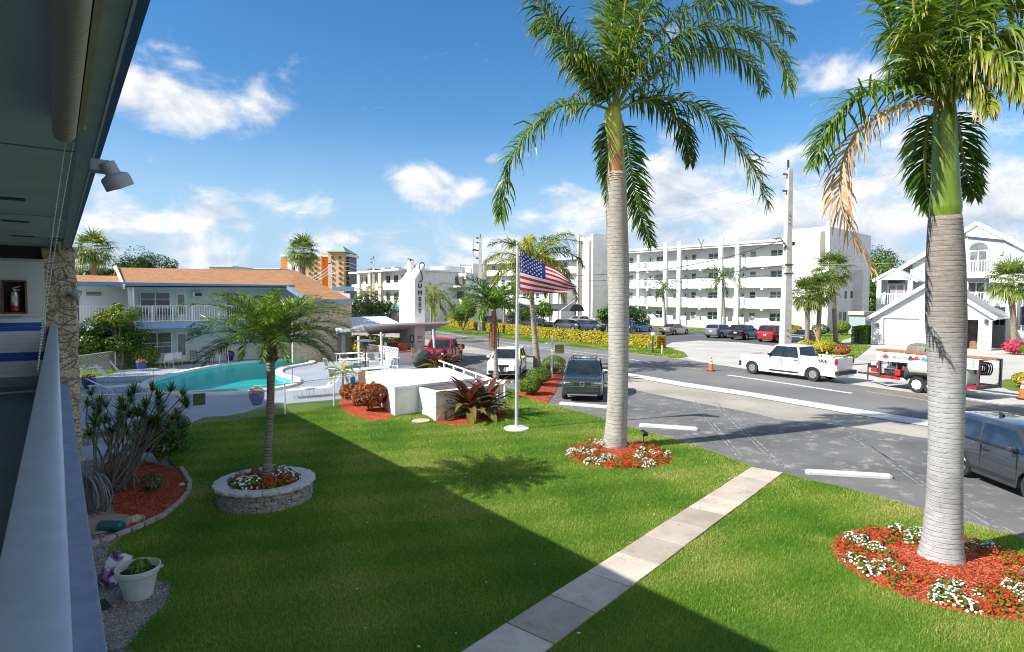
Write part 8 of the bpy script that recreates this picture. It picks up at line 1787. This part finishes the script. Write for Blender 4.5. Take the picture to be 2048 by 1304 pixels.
for yy in (515, 526, 536.5, 547, 557, 567.5):
    for xx in (619.5, 631.5, 664.5, 680): Dw = 255.6 if xx < 640 else 249.7; p = At(xx, yy, Dw); b = MB(); b.box(p, (.9 if xx != 631.5 else 1.3, .3, 1.0), -YAW); b.build('window', M_dgrey, ho, world=True)
    b = MB(); p0, p1 = At(687, yy + 5, 253), At(701, yy + 5, 253); b.bar(p0, p1, 1.2, .25); b.build('balcony', M_pe, ho, world=True)
    b = MB(); p0, p1 = At(601, yy + 2, 257.4), At(612, yy + 2, 257.4); b.bar(p0, p1, .3, .9); b.build('window', M_glass2, ho, world=True)
# ------------------------------------------------------------------ gabled house with garage on the right
GO = G(1745, 688); GO.z = 0
def HS(px, t=0.0):
    d = ray(px, 620); o = GO + vv * t - CAMP; A_ = np.array([[d.x, -uu.x], [d.y, -uu.y]]); k, s = np.linalg.solve(A_, np.array([o.x, o.y])); return float(s)
def HP(px, py, t=0.0): p = GO + vv * t + uu * HS(px, t); return Vector((p.x, p.y, At(px, py, depth(p)).z))
m, T, bb = custom('lap_siding'); pos = T.n('ShaderNodeNewGeometry').outputs['Position']; sx = T.n('ShaderNodeSeparateXYZ', {0: pos}); fr = T.m('FRACT', T.m('DIVIDE', sx.outputs[2], .16)); T.t.links.new(T.mixc(T.ss(fr, .0, .18), (.42, .47, .52), (.66, .70, .735)), bb.inputs['Base Color']); bb.inputs['Roughness'].default_value = .6; M_sid = m
bp2 = T.n('ShaderNodeBump', {'Strength': .6, 'Distance': .02, 'Height': fr}); T.t.links.new(bp2.outputs[0], bb.inputs['Normal'])
def gpoly(name, pts, mat, parent, th_=.12):      # flat wall panel, thickened backwards
    b = MB(); n = len(pts); vs = [Vector(p) for p in pts] + [Vector(p) + vv * th_ for p in pts]; b.add(vs, [tuple(range(n)), tuple(range(n, 2 * n))[::-1]] + [(i, (i + 1) % n, n + (i + 1) % n, n + i) for i in range(n)]); return b.build(name, mat, parent, world=True, ngon=True)
def gbar(name, segs, mat, parent, w_=.2, h_=.25):
    b = MB()
    for a, e in segs: b.bar(a, e, w_, h_)
    return b.build(name, mat, parent, world=True)
ga = thing('garage', 'white gabled double garage with one open door beside the street', 'garage', tuple(GO)); z_e = HP(1745, 634).z; pk = HP(1868, 561)
pL, pR = HP(1745, 690), HP(1985, 697); pL.z = pR.z = 0; eL = Vector((pL.x, pL.y, HP(1745, 633).z)); eR = Vector((pR.x, pR.y, HP(1985, 631).z))
dl, dr_ = HS(1765), HS(1843); ol, orr = HS(1872), HS(1961)
zd = HP(1800, 636).z
def seg(s0, s1, z0, z1, t=0.0): return [GO + uu * s0 + vv * t + Vector((0, 0, z0)), GO + uu * s1 + vv * t + Vector((0, 0, z0)), GO + uu * s1 + vv * t + Vector((0, 0, z1)), GO + uu * s0 + vv * t + Vector((0, 0, z1))]
sL, sR = HS(1745), HS(1985)
for nm, s0, s1, z0, z1 in (('wall', sL, dl, 0, zd), ('wall', dr_, ol, 0, zd), ('wall', orr, sR, 0, zd)): gpoly(nm, seg(s0, s1, z0, z1), M_sid, ga)
gpoly('gable_wall', [GO + uu * sL + Vector((0, 0, zd)), GO + uu * sR + Vector((0, 0, zd)), eR, Vector((pk.x, pk.y, pk.z - .15)), eL], M_sid, ga)
m2, T, bb = custom('garage_door_panels'); pos = T.n('ShaderNodeNewGeometry').outputs['Position']; sx = T.n('ShaderNodeSeparateXYZ', {0: pos}); fr = T.m('FRACT', T.m('DIVIDE', sx.outputs[2], .27)); T.t.links.new(T.mixc(T.ss(fr, .0, .08), (.5, .52, .53), (.76, .77, .77)), bb.inputs['Base Color']); bb.inputs['Roughness'].default_value = .5
gpoly('garage_door', seg(dl, dr_, 0, zd - .02, .15), m2, ga); gpoly('side_wall', [pL, pL + vv * 8, eL + vv * 8, eL], M_sid, ga, .01); 
b = MB()
for s in (dl, dr_, ol, orr): c = GO + uu * s - vv * .03; b.box((c.x, c.y, zd / 2), (.22, .08, zd), RZB)
for s0, s1 in ((dl, dr_), (ol, orr)): c = GO + uu * ((s0 + s1) / 2) - vv * .03; b.box((c.x, c.y, zd + .08), (abs(s1 - s0) + .22, .08, .18), RZB)
b.build('door_trim', M_white, ga, world=True)
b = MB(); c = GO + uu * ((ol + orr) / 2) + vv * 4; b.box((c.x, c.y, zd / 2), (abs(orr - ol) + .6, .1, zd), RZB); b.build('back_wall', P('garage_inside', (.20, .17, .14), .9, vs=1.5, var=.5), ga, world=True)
for k, (f_, h_, mt, lab) in enumerate(((.25, .7, M_dgrey, 'dark stacked boxes inside the open garage'), (.55, 1.3, M_black, 'tall dark cabinet inside the open garage'), (.8, .5, P('box_brown', (.25, .13, .07), .8), 'brown box on the open garage floor'))):
    c = GO + uu * (ol + (orr - ol) * f_) + vv * (1.2 + .4 * k); b = MB(); b.box((0, 0, h_ / 2), (.8, .6, h_)); b.box((.1, 0, h_ + .09), (.5, .5, .18)); o = b.build('storage_box', mt, bevel=.02); o.location = (c.x, c.y, 0); o.rotation_euler = (0, 0, RZB); tag(o, lab, 'box')
rL = eL + (eL - pk).normalized() * .5; rR = eR + (eR - pk).normalized() * .5; pkk = Vector(pk)
for nm, a in (('roof', rL), ('roof', rR)):
    b = MB(); o0 = -vv * .45; b.slab([a + o0 + Vector((0, 0, .12)), pkk + o0 + Vector((0, 0, .12)), pkk + vv * 8 + Vector((0, 0, .12)), a + vv * 8 + Vector((0, 0, .12))], .1); b.build(nm, P('grey_roof', (.36, .37, .38), .8), ga, world=True)
gbar('barge_board', [(rL - vv * .48, pkk - vv * .48), (rR - vv * .48, pkk - vv * .48)], M_white, ga, .08, .34); b = MB(); b.tube([rL - vv * .4, rL + vv * 7.5], .09, 8); b.tube([rR - vv * .4, rR + vv * 7.5], .09, 8); b.tube([rR - vv * .3, eR + Vector((0, 0, -.5)) - vv * .1, pR - vv * .1], .05, 6); b.tube([rL - vv * .3, eL + Vector((0, 0, -.5)) - vv * .1, pL - vv * .1], .05, 6); b.build('gutter', M_whitem, ga, world=True)
for px, py in ((1973, 643), (1755, 650)):
    c = HP(px, py, -.15); b = MB(); b.box(c, (.22, .2, .42), RZB); b.build('wall_lantern', M_dgrey, ga, world=True)
# main house
hs_ = thing('house', 'three storey pale grey gabled house with balconies behind the garage', 'building', tuple(GO + vv * 8)); TT = 8.0
pk2 = HP(1949, 447, TT); bl = HP(1793, 540, TT); brt = HP(2110, 520, TT); g0 = lambda px, py, t=TT: HP(px, py, t)
M_sidg = P('grey_siding', (.40, .45, .49), .7, var=.03)
base = lambda p: Vector((p.x, p.y, 0))
xl_ = g0(1822, 600); bl2 = g0(1822, 524)
gpoly('front_wall', [base(xl_), base(g0(1990, 600)), g0(1990, 470), Vector(pk2) - Vector((0, 0, .3)), g0(1822, 524)], M_sid, hs_); gpoly('right_wall', [base(g0(2017, 600)), base(g0(2130, 600)), g0(2130, 528), g0(2017, 480)], M_sid, hs_)
gpoly('recess_wall', [base(g0(1925, 600, TT + .01 - .02)), base(g0(2020, 600)), g0(2020, 472), g0(1925, 472)], M_sidg, hs_)
gpoly('gable_panel', [g0(1926, 472, TT - .4), g0(2018, 481, TT - .4), g0(2018, 480, TT - .4), Vector(pk2) - vv * .4 - Vector((0, 0, .3)), g0(1925, 460, TT - .4)], M_sid, hs_)
gbar('barge_board', [(g0(1788, 543, TT - .5), Vector(pk2) - vv * .5), (Vector(pk2) - vv * .5, g0(2125, 536, TT - .5))], M_white, hs_, .1, .42)
for a, e in ((g0(1788, 543), pk2), (pk2, g0(2125, 536))): b = MB(); b.slab([Vector(a) - vv * .5, Vector(e) - vv * .5, Vector(e) + vv * 12, Vector(a) + vv * 12], .12); b.build('roof', MATS['grey_roof'], hs_, world=True)
def archwin(px0, px1, py0, py1, t, parent=hs_, glass=M_glass2):
    a, e = g0(px0, py1, t), g0(px1, py1, t); c = (a + e) / 2; w_ = (e - a).length / 2; h = g0((px0 + px1) / 2, py0, t).z - c.z; k = 14
    for (sc2, mt, nm, off) in ((1.14, M_white, 'arch_frame', 0), (1.0, glass, 'arch_window', .05)):
        pts = [c - vv * off + uu * (math.cos(math.pi * i / k) * w_ * sc2) + Vector((0, 0, math.sin(math.pi * i / k) * h * sc2)) for i in range(k + 1)]; gpoly(nm, pts, mt, parent, .06)
def gwin(px0, px1, py0, py1, t, parent=hs_, cols=2, glass=M_glass2):
    a, e = HS(px0, t), HS(px1, t); z0, z1 = g0(px0, py1, t).z, g0(px0, py0, t).z; f_ = gpoly('window', [GO + uu * (a + (.12 if a > e else -.12)) + vv * (t - .08) + Vector((0, 0, z0 - .1)), GO + uu * (e - (.12 if a > e else -.12)) + vv * (t - .08) + Vector((0, 0, z0 - .1)), GO + uu * (e - (.12 if a > e else -.12)) + vv * (t - .08) + Vector((0, 0, z1 + .1)), GO + uu * (a + (.12 if a > e else -.12)) + vv * (t - .08) + Vector((0, 0, z1 + .1))], M_white, parent, .05)
    for i in range(cols):
        s0 = a + (e - a) * (i + .08) / cols; s1 = a + (e - a) * (i + .92) / cols; q = gpoly('pane', [GO + uu * s + vv * (t - .12) + Vector((0, 0, z)) for s, z in ((s0, z0), (s1, z0), (s1, z1), (s0, z1))], glass, f_, .03)
        
def grail(px0, px1, py0, py1, t, parent=hs_):
    a, e = HS(px0, t), HS(px1, t); z0, z1 = g0(px0, py1, t).z, g0(px0, py0, t).z; b = MB(); n = int(abs(e - a) / .22)
    for i in range(n + 1): c = GO + uu * (a + (e - a) * i / n) + vv * t; b.box((c.x, c.y, (z0 + z1) / 2), (.07, .05, z1 - z0), RZB)
    for z in (z0, z1): c = GO + uu * ((a + e) / 2) + vv * t; b.box((c.x, c.y, z), (abs(e - a), .10, .10), RZB)
    b.build('balcony_rail', M_white, parent, world=True)
def gslab(px0, px1, py0, py1, t0, t1, mat=None, parent=hs_, nm='balcony_slab'):
    a, e = HS(px0, t0), HS(px1, t0); z0, z1 = g0(px0, py1, t0).z, g0(px0, py0, t0).z; c = GO + uu * ((a + e) / 2) + vv * ((t0 + t1) / 2); b = MB(); b.box((c.x, c.y, (z0 + z1) / 2), (abs(e - a), abs(t1 - t0), z1 - z0), RZB); b.build(nm, mat or M_white, parent, world=True)
T2 = TT - 1.6
archwin(1934, 1971, 485, 499, TT); gwin(1935, 1970, 503, 545, TT); grail(1926, 2012, 522, 545, T2); gslab(1922, 2016, 545, 556, T2 - .1, TT); gwin(1934, 1968, 566, 606, TT, glass=M_glass); grail(1926, 1972, 585, 606, T2); gslab(1922, 1990, 606, 612, T2 - .1, TT); gslab(1976, 2060, 556, 566, T2 - .1, TT)
b = MB()
for px in (2017, 2030): c = GO + uu * HS(px, T2) + vv * T2; b.box((c.x, c.y, g0(px, 545, T2).z / 2), (.3, .3, g0(px, 545, T2).z), RZB)
b.build('balcony_posts', M_white, hs_, world=True); gwin(1978, 2012, 613, 650, TT, cols=3, glass=M_glass); gslab(2018, 2060, 660, 690, T2, T2 + .1, nm='white_fence_panel'); gwin(2040, 2060, 613, 650, TT, cols=1, glass=M_glass)
c = g0(1997, 504, TT - .1); b = MB(); b.box(c, (.25, .2, .5), RZB); b.build('wall_lamp', M_white, hs_, world=True)
# left balcony bay
T3 = 4.5; g3 = lambda px, py: HP(px, py, T3); by = thing('balcony_bay', 'small gabled balcony bay with arched window left of the garage roof', 'balcony', tuple(GO + vv * T3)); pk3 = g3(1786, 538)
gpoly('back_wall', [HP(1756, 632, T3 + 1.4), HP(1822, 632, T3 + 1.4), HP(1822, 556, T3 + 1.4), HP(1787, 542, T3 + 1.4), HP(1756, 556, T3 + 1.4)], M_sidg, by)
b = MB()
for px in (1757, 1819): p = g3(px, 560); b.box((p.x, p.y, p.z / 2), (.42, .3, p.z), RZB)
b.build('corner_posts', M_white, by, world=True); gbar('barge_board', [(g3(1743, 562), pk3), (pk3, g3(1834, 562))], M_white, by, .1, .3)
for a, e in ((g3(1743, 562), pk3), (pk3, g3(1834, 562))): b = MB(); b.slab([Vector(a), Vector(e), Vector(e) + vv * 4, Vector(a) + vv * 4], .1); b.build('roof', MATS['grey_roof'], by, world=True)
gpoly('gable_panel', [g3(1757, 560), g3(1819, 560), g3(1786, 541)], M_sidg, by, .08); archwin(1774, 1809, 552, 566, T3 + 1.35, by, M_glass); gwin(1776, 1807, 571, 604, T3 + 1.38, by, 2, P('curtain_glass', (.32, .28, .32), .3)); grail(1760, 1818, 588, 609, T3, by); gslab(1756, 1820, 609, 640, T3 - .05, T3 + 1.5, M_sid, by)
b = MB(); p = GO + uu * HS(1835, T3 + 3) + vv * (T3 + 2.9); b.box((p.x, p.y, 4), (1.5, .1, 8), RZB); b.build('side_wall', M_sid, by, world=True)
lw_ = thing('cottage', 'low building with tan tiled roof behind the lawn by the square hedge', 'building', tuple(At(1728, 630, 80))); a_, e_ = At(1712, 625, 82), At(1745, 625, 80); b = MB(); b.bar(Vector((a_.x, a_.y, 1.3)), Vector((e_.x, e_.y, 1.3)), 3, 2.6); b.build('wall', P('blue_grey_wall', (.30, .36, .38), .8), lw_, world=True); b = MB(); b.bar(Vector((a_.x, a_.y, 2.85)), Vector((e_.x, e_.y, 2.85)), 3.6, .5); b.build('roof', M_tan, lw_, world=True)
a_, e_ = G(1703, 660), G(1722, 660); f = thing('gate', 'small white framed gate between apartment block and square hedge', 'gate', tuple(a_)); b = MB(); b.bar(a_ + Vector((0, 0, 1.4)), e_ + Vector((0, 0, 1.4)), .08); b.bar(a_, a_ + Vector((0, 0, 1.4)), .09); b.bar(e_, e_ + Vector((0, 0, 1.4)), .09); b.bar(a_ + Vector((0, 0, .1)), e_ + Vector((0, 0, .1)), .06); b.build('frame', M_white, f, world=True)
# ------------------------------------------------------------------ poles, wires, lamps
M_cpole = P('pole_concrete', (.50, .465, .42), .85, var=.12, vs=3, bump=.2, bs=30); M_dk = P('insulator', (.05, .045, .045), .5)
pb_ = At(1569, 735, 40); pb_.z = 0; Dp = depth(pb_); pt_ = At(1574, 337, Dp); up = thing('utility_pole', 'big square tapered concrete utility pole beside the cabbage palms', 'utility pole', tuple(pb_), -YAW + R(12)); b = MB(); hgt = pt_.z; w0, w1 = .30, .15
b.add([(-w0, -w0, 0), (w0, -w0, 0), (w0, w0, 0), (-w0, w0, 0), (-w1, -w1, hgt), (w1, -w1, hgt), (w1, w1, hgt), (-w1, w1, hgt)], [(3, 2, 1, 0), (4, 5, 6, 7), (0, 1, 5, 4), (1, 2, 6, 5), (2, 3, 7, 6), (3, 0, 4, 7)]); b.build('shaft', M_cpole, up, bevel=.03)
zP = lambda py: At(1572, py, Dp).z
b = MB(); b.tube([(-.1, 0, hgt - .1), (-.12, 0, hgt + .55)], .07, 8)
for py in (349, 382): b.tube([(-.15, 0, zP(py)), (-.45, 0, zP(py))], .07, 8)
b.box((.0, -.2, zP(530)), (.5, .2, .1)); b.box((.0, -.2, zP(547)), (.6, .15, .08)); b.box((.28, 0, zP(487)), (.35, .25, .25)); b.build('insulators', M_dk, up); b = MB(); b.tube(catmull([(-.1, -.1, zP(500)), (-.4, -.2, zP(488)), (-.7, -.2, zP(478)), (-.9, -.2, zP(477))], 4), .03, 6); b.build('lamp_arm', M_dgrey, up); b = MB(); b.lathe((-1.0, -.2, zP(477)), [(.02, -.14), (.15, -.08), (.2, .0), (.12, .08), (.02, .1)], 14); b.build('lamp_head', M_pvc, up, smooth=True)
b = MB(); b.tube([(.26, -.1, 0), (.2, -.1, zP(480))], .03, 6); b.build('conduit', M_dgrey, up); b = MB()
for py in (432, 440, 448, 660, 672, 690): b.box((-.02, -w0 - .0 + (.0 if py > 600 else .09), zP(py)), (.05, .04, .10))
b.build('tags', M_dk, up)
p0 = At(1612, 618, 41.5); p1 = At(1628, 660, 41.8); p2 = At(1645, 703, 42); f = thing('guy_wire', 'guy wire with bright yellow guard in front of the cabbage palms', 'wire', tuple(p2)); b = MB(); b.tube([At(1578, 525, 40.2), p0, p1], .02, 5); b.build('cable', M_grey, f, world=True); b = MB(); b.tube([p1, p2], .055, 8); b.build('guard', P('guard_yellow', (.70, .45, .02), .5), f, world=True)
def pole(label, px, yb, yt, D, w_, name='utility_pole', extra=None, ib=None):
    bse = At(px, yb, D); bse.z = 0; t = At(px, yt, D); th = thing(name, label, 'utility pole', tuple(bse), -YAW); b = MB(); b.add([(-w_, -w_, 0), (w_, -w_, 0), (w_, w_, 0), (-w_, w_, 0), (-w_ * .55, -w_ * .55, t.z), (w_ * .55, -w_ * .55, t.z), (w_ * .55, w_ * .55, t.z), (-w_ * .55, w_ * .55, t.z)], [(3, 2, 1, 0), (4, 5, 6, 7), (0, 1, 5, 4), (1, 2, 6, 5), (2, 3, 7, 6), (3, 0, 4, 7)]); b.build('shaft', M_cpole, th); b = MB()
    for k in (ib or (.0, .6, 1.6, 2.6)): b.tube([(-.1, 0, t.z - k), (-.55, 0, t.z - k)], .09, 6)
    b.tube([(0, 0, t.z), (0, 0, t.z + .5)], .06, 6); b.build('insulators', M_dk, th); return th, t
q = G(960, 667); pl1, tp1 = pole('concrete street pole with transformer left of the flagpole', 960, 667, 476, depth(q), .30); z_ = lambda py: At(960, py, depth(q)).z; b = MB(); b.lathe((.55, 0, z_(535)), [(.28, -.5), (.3, 0), (.28, .5), (.1, .6)], 12); b.build('transformer', M_pvc, pl1); b = MB(); b.tube(catmull([(-.1, 0, z_(556)), (-.8, 0, z_(549)), (-1.8, 0, z_(546))], 4), .05, 5); b.box((-2.0, 0, z_(546)), (.6, .25, .15)); b.build('lamp_arm', M_grey, pl1)
b = MB(); b.tube([(-.9, 0, z_(478)), (-.9, 0, z_(512)), (-.2, 0, z_(516))], .03, 5); b.box((-.75, 0, z_(500)), (.5, .12, .2)); b.build('switchgear', M_dk, pl1)
pl2, tp2 = pole('weathered street pole left of the white sign tower', 748, 632, 518, 104, .30); b = MB(); b.box((0, 0, At(748, 539, 104).z), (2.4, .15, .15)); b.build('crossarm', M_dk, pl2)
pl3, tp3 = pole('thin white pole with two lamps behind the motel roof', 664, 600, 527, 96, .12, 'lamp_pole', ib=(.0,)); b = MB(); zc_ = At(664, 548, 96).z
for s in (-1, 1): b.tube(catmull([(0, 0, zc_), (s * .4, 0, zc_ + .15), (s * .55, 0, zc_ - .1)], 4), .08, 6)
b.build('lamps', M_white, pl3)
def wire(label, pts, r=.02, mat=None, sag=0.0):
    P_ = [Vector(p) for p in pts]
    if len(P_) == 2: P_ = [P_[0].lerp(P_[1], t) - Vector((0, 0, sag * 4 * t * (1 - t))) for t in np.linspace(0, 1, 16)]
    else: P_ = catmull(P_, 8)
    c = P_[0]; b = MB(); b.tube(P_, r, 5); o = b.build('power_line', mat or M_dk, smooth='all'); return tag(o, label, 'wire', 'overhead wires')
M_wire = P('bare_wire', (.30, .31, .32), .5); A1, A2 = At(1571, 349, 39.8), At(1571, 382, 39.8); offr = At(2160, 210, 12)
wire('thin bare wire from the pole top to the upper right edge', [A1, At(1800, 297, 34), At(2300, 170, 26)], .010, M_wire); wire('second bare wire running right below the top one', [A2, At(1800, 345, 34), At(2300, 245, 26)], .010, M_wire); wire('third bare wire rising to the right edge at the top', [At(1571, 337, 39.8), At(1800, 262, 34), At(2300, 110, 26)], .009, M_wire)
wire('thin bare wire from pole top to the left behind the tall palm', [A1, At(1300, 415, 60), tp1], .012, M_wire); wire('second bare wire from the pole to the left behind the tall palm', [A2, At(1300, 445, 60), At(960, 500, depth(q))], .012, M_wire)
wire('sagging black cable from the lamp arm level to the left', [At(1566, 480, 39.8), At(1430, 520, 48), At(1258, 546, 60), At(1000, 556, 78)], .030); wire('black cable crossing the apartment block at second floor level', [At(1566, 531, 39.8), At(1500, 538, 43), At(1400, 555, 50), At(1258, 560, 60), At(962, 566, 82)], .032); wire('lower thin black cable crossing the apartment block', [At(1566, 548, 39.8), At(1400, 562, 50), At(1258, 571, 60), At(962, 575, 82)], .018)
wire('thin cable going right from the pole across the gabled house', [At(1577, 531, 40), At(1760, 527, 37), At(2100, 521, 33)], .012, M_wire)
for k, (y0, y1) in enumerate(((527, 560), (534, 566), (541, 571))): wire(['upper', 'middle', 'lower'][k] + ' pale wire from the thin white pole down to the left', [At(664, y0, 95.5), At(640, (y0 + y1) / 2 + 3, 92), At(600, y1 + 6, 88)], .05, M_white); wire(['upper', 'middle', 'lower'][k] + ' pale wire from the thin white pole to the right', [At(664, y0 - 3, 95.5), At(700, y0 - 1 + k, 98), At(748, 545 + 4 * k, 104)], .03, M_white)
p = G(1305.5, 706); gl_ = thing('globe_lamp', 'black post lamp with white globe at the end of the golden hedge', 'street lamp', tuple(p)); h_ = At(1305, 668, depth(p)).z; b = MB(); b.tube([(0, 0, 0), (0, 0, h_ - .1)], .055, 8); b.build('post', M_black, gl_); b = MB(); b.lathe((0, 0, h_), [(.05, -.2), (.18, -.1), (.2, 0), (.15, .13), (.001, .18)], 16); b.build('globe', P('globe_white', (.80, .80, .76), .3), gl_, smooth='all'); b = MB(); b.box((-.35, 0, h_ - .95), (.55, .04, .35)); b.build('name_board', M_pvc, gl_)
p = G(1324, 708); f = thing('marker_post', 'short white and red marker post beside the globe lamp', 'post', tuple(p)); b = MB(); b.tube([(0, 0, 0), (0, 0, .95)], .05, 8); b.build('post', M_white, f); b = MB(); b.tube([(0, 0, .75), (0, 0, 1.0)], .055, 8); b.build('red_cap', M_red, f)
p = G(924.5, 660); f = thing('small_sign', 'thin dark post with small green sign in front of the hedge at the left', 'sign', tuple(p)); b = MB(); b.tube([(0, 0, 0), (0, 0, 1.6)], .05, 6); b.build('post', M_dgrey, f); b = MB(); b.box((-.3, 0, .75), (.55, .04, .4)); b.build('board', P('sign_green', (.03, .12, .05), .6), f)
p = At(1402, 500, 97); f = thing('roof_antenna', 'small forked antenna on the apartment roof', 'antenna', tuple(At(1402, 497, 97))); b = MB(); b.tube([(0, 0, -.4), (0, 0, .6)], .07, 5); b.tube([(-.8, 0, 1.5), (0, 0, .6), (.8, 0, 1.5)], .05, 5); b.build('mast', M_dk, f)
a_, e_ = At(1116, 625, 84), At(1155, 597, 88); b = MB(); b.tube([a_, e_], .07, 6); o = b.build('leaning_pole', M_white); tag(o, 'slanting white flagstaff above the grey entrance canopy', 'pole')
# text becomes mesh so it is measured like everything else
bpy.context.view_layer.update(); dg = bpy.context.evaluated_depsgraph_get()
for o in [o for o in COL.objects if o.type == 'FONT']:
    me = bpy.data.meshes.new_from_object(o.evaluated_get(dg)); n_ = o.name; q = bpy.data.objects.new('tmp_text', me); COL.objects.link(q); q.parent = o.parent; q.location = o.location; q.rotation_euler = o.rotation_euler
    bpy.data.objects.remove(o); q.name = n_.split('.')[0]
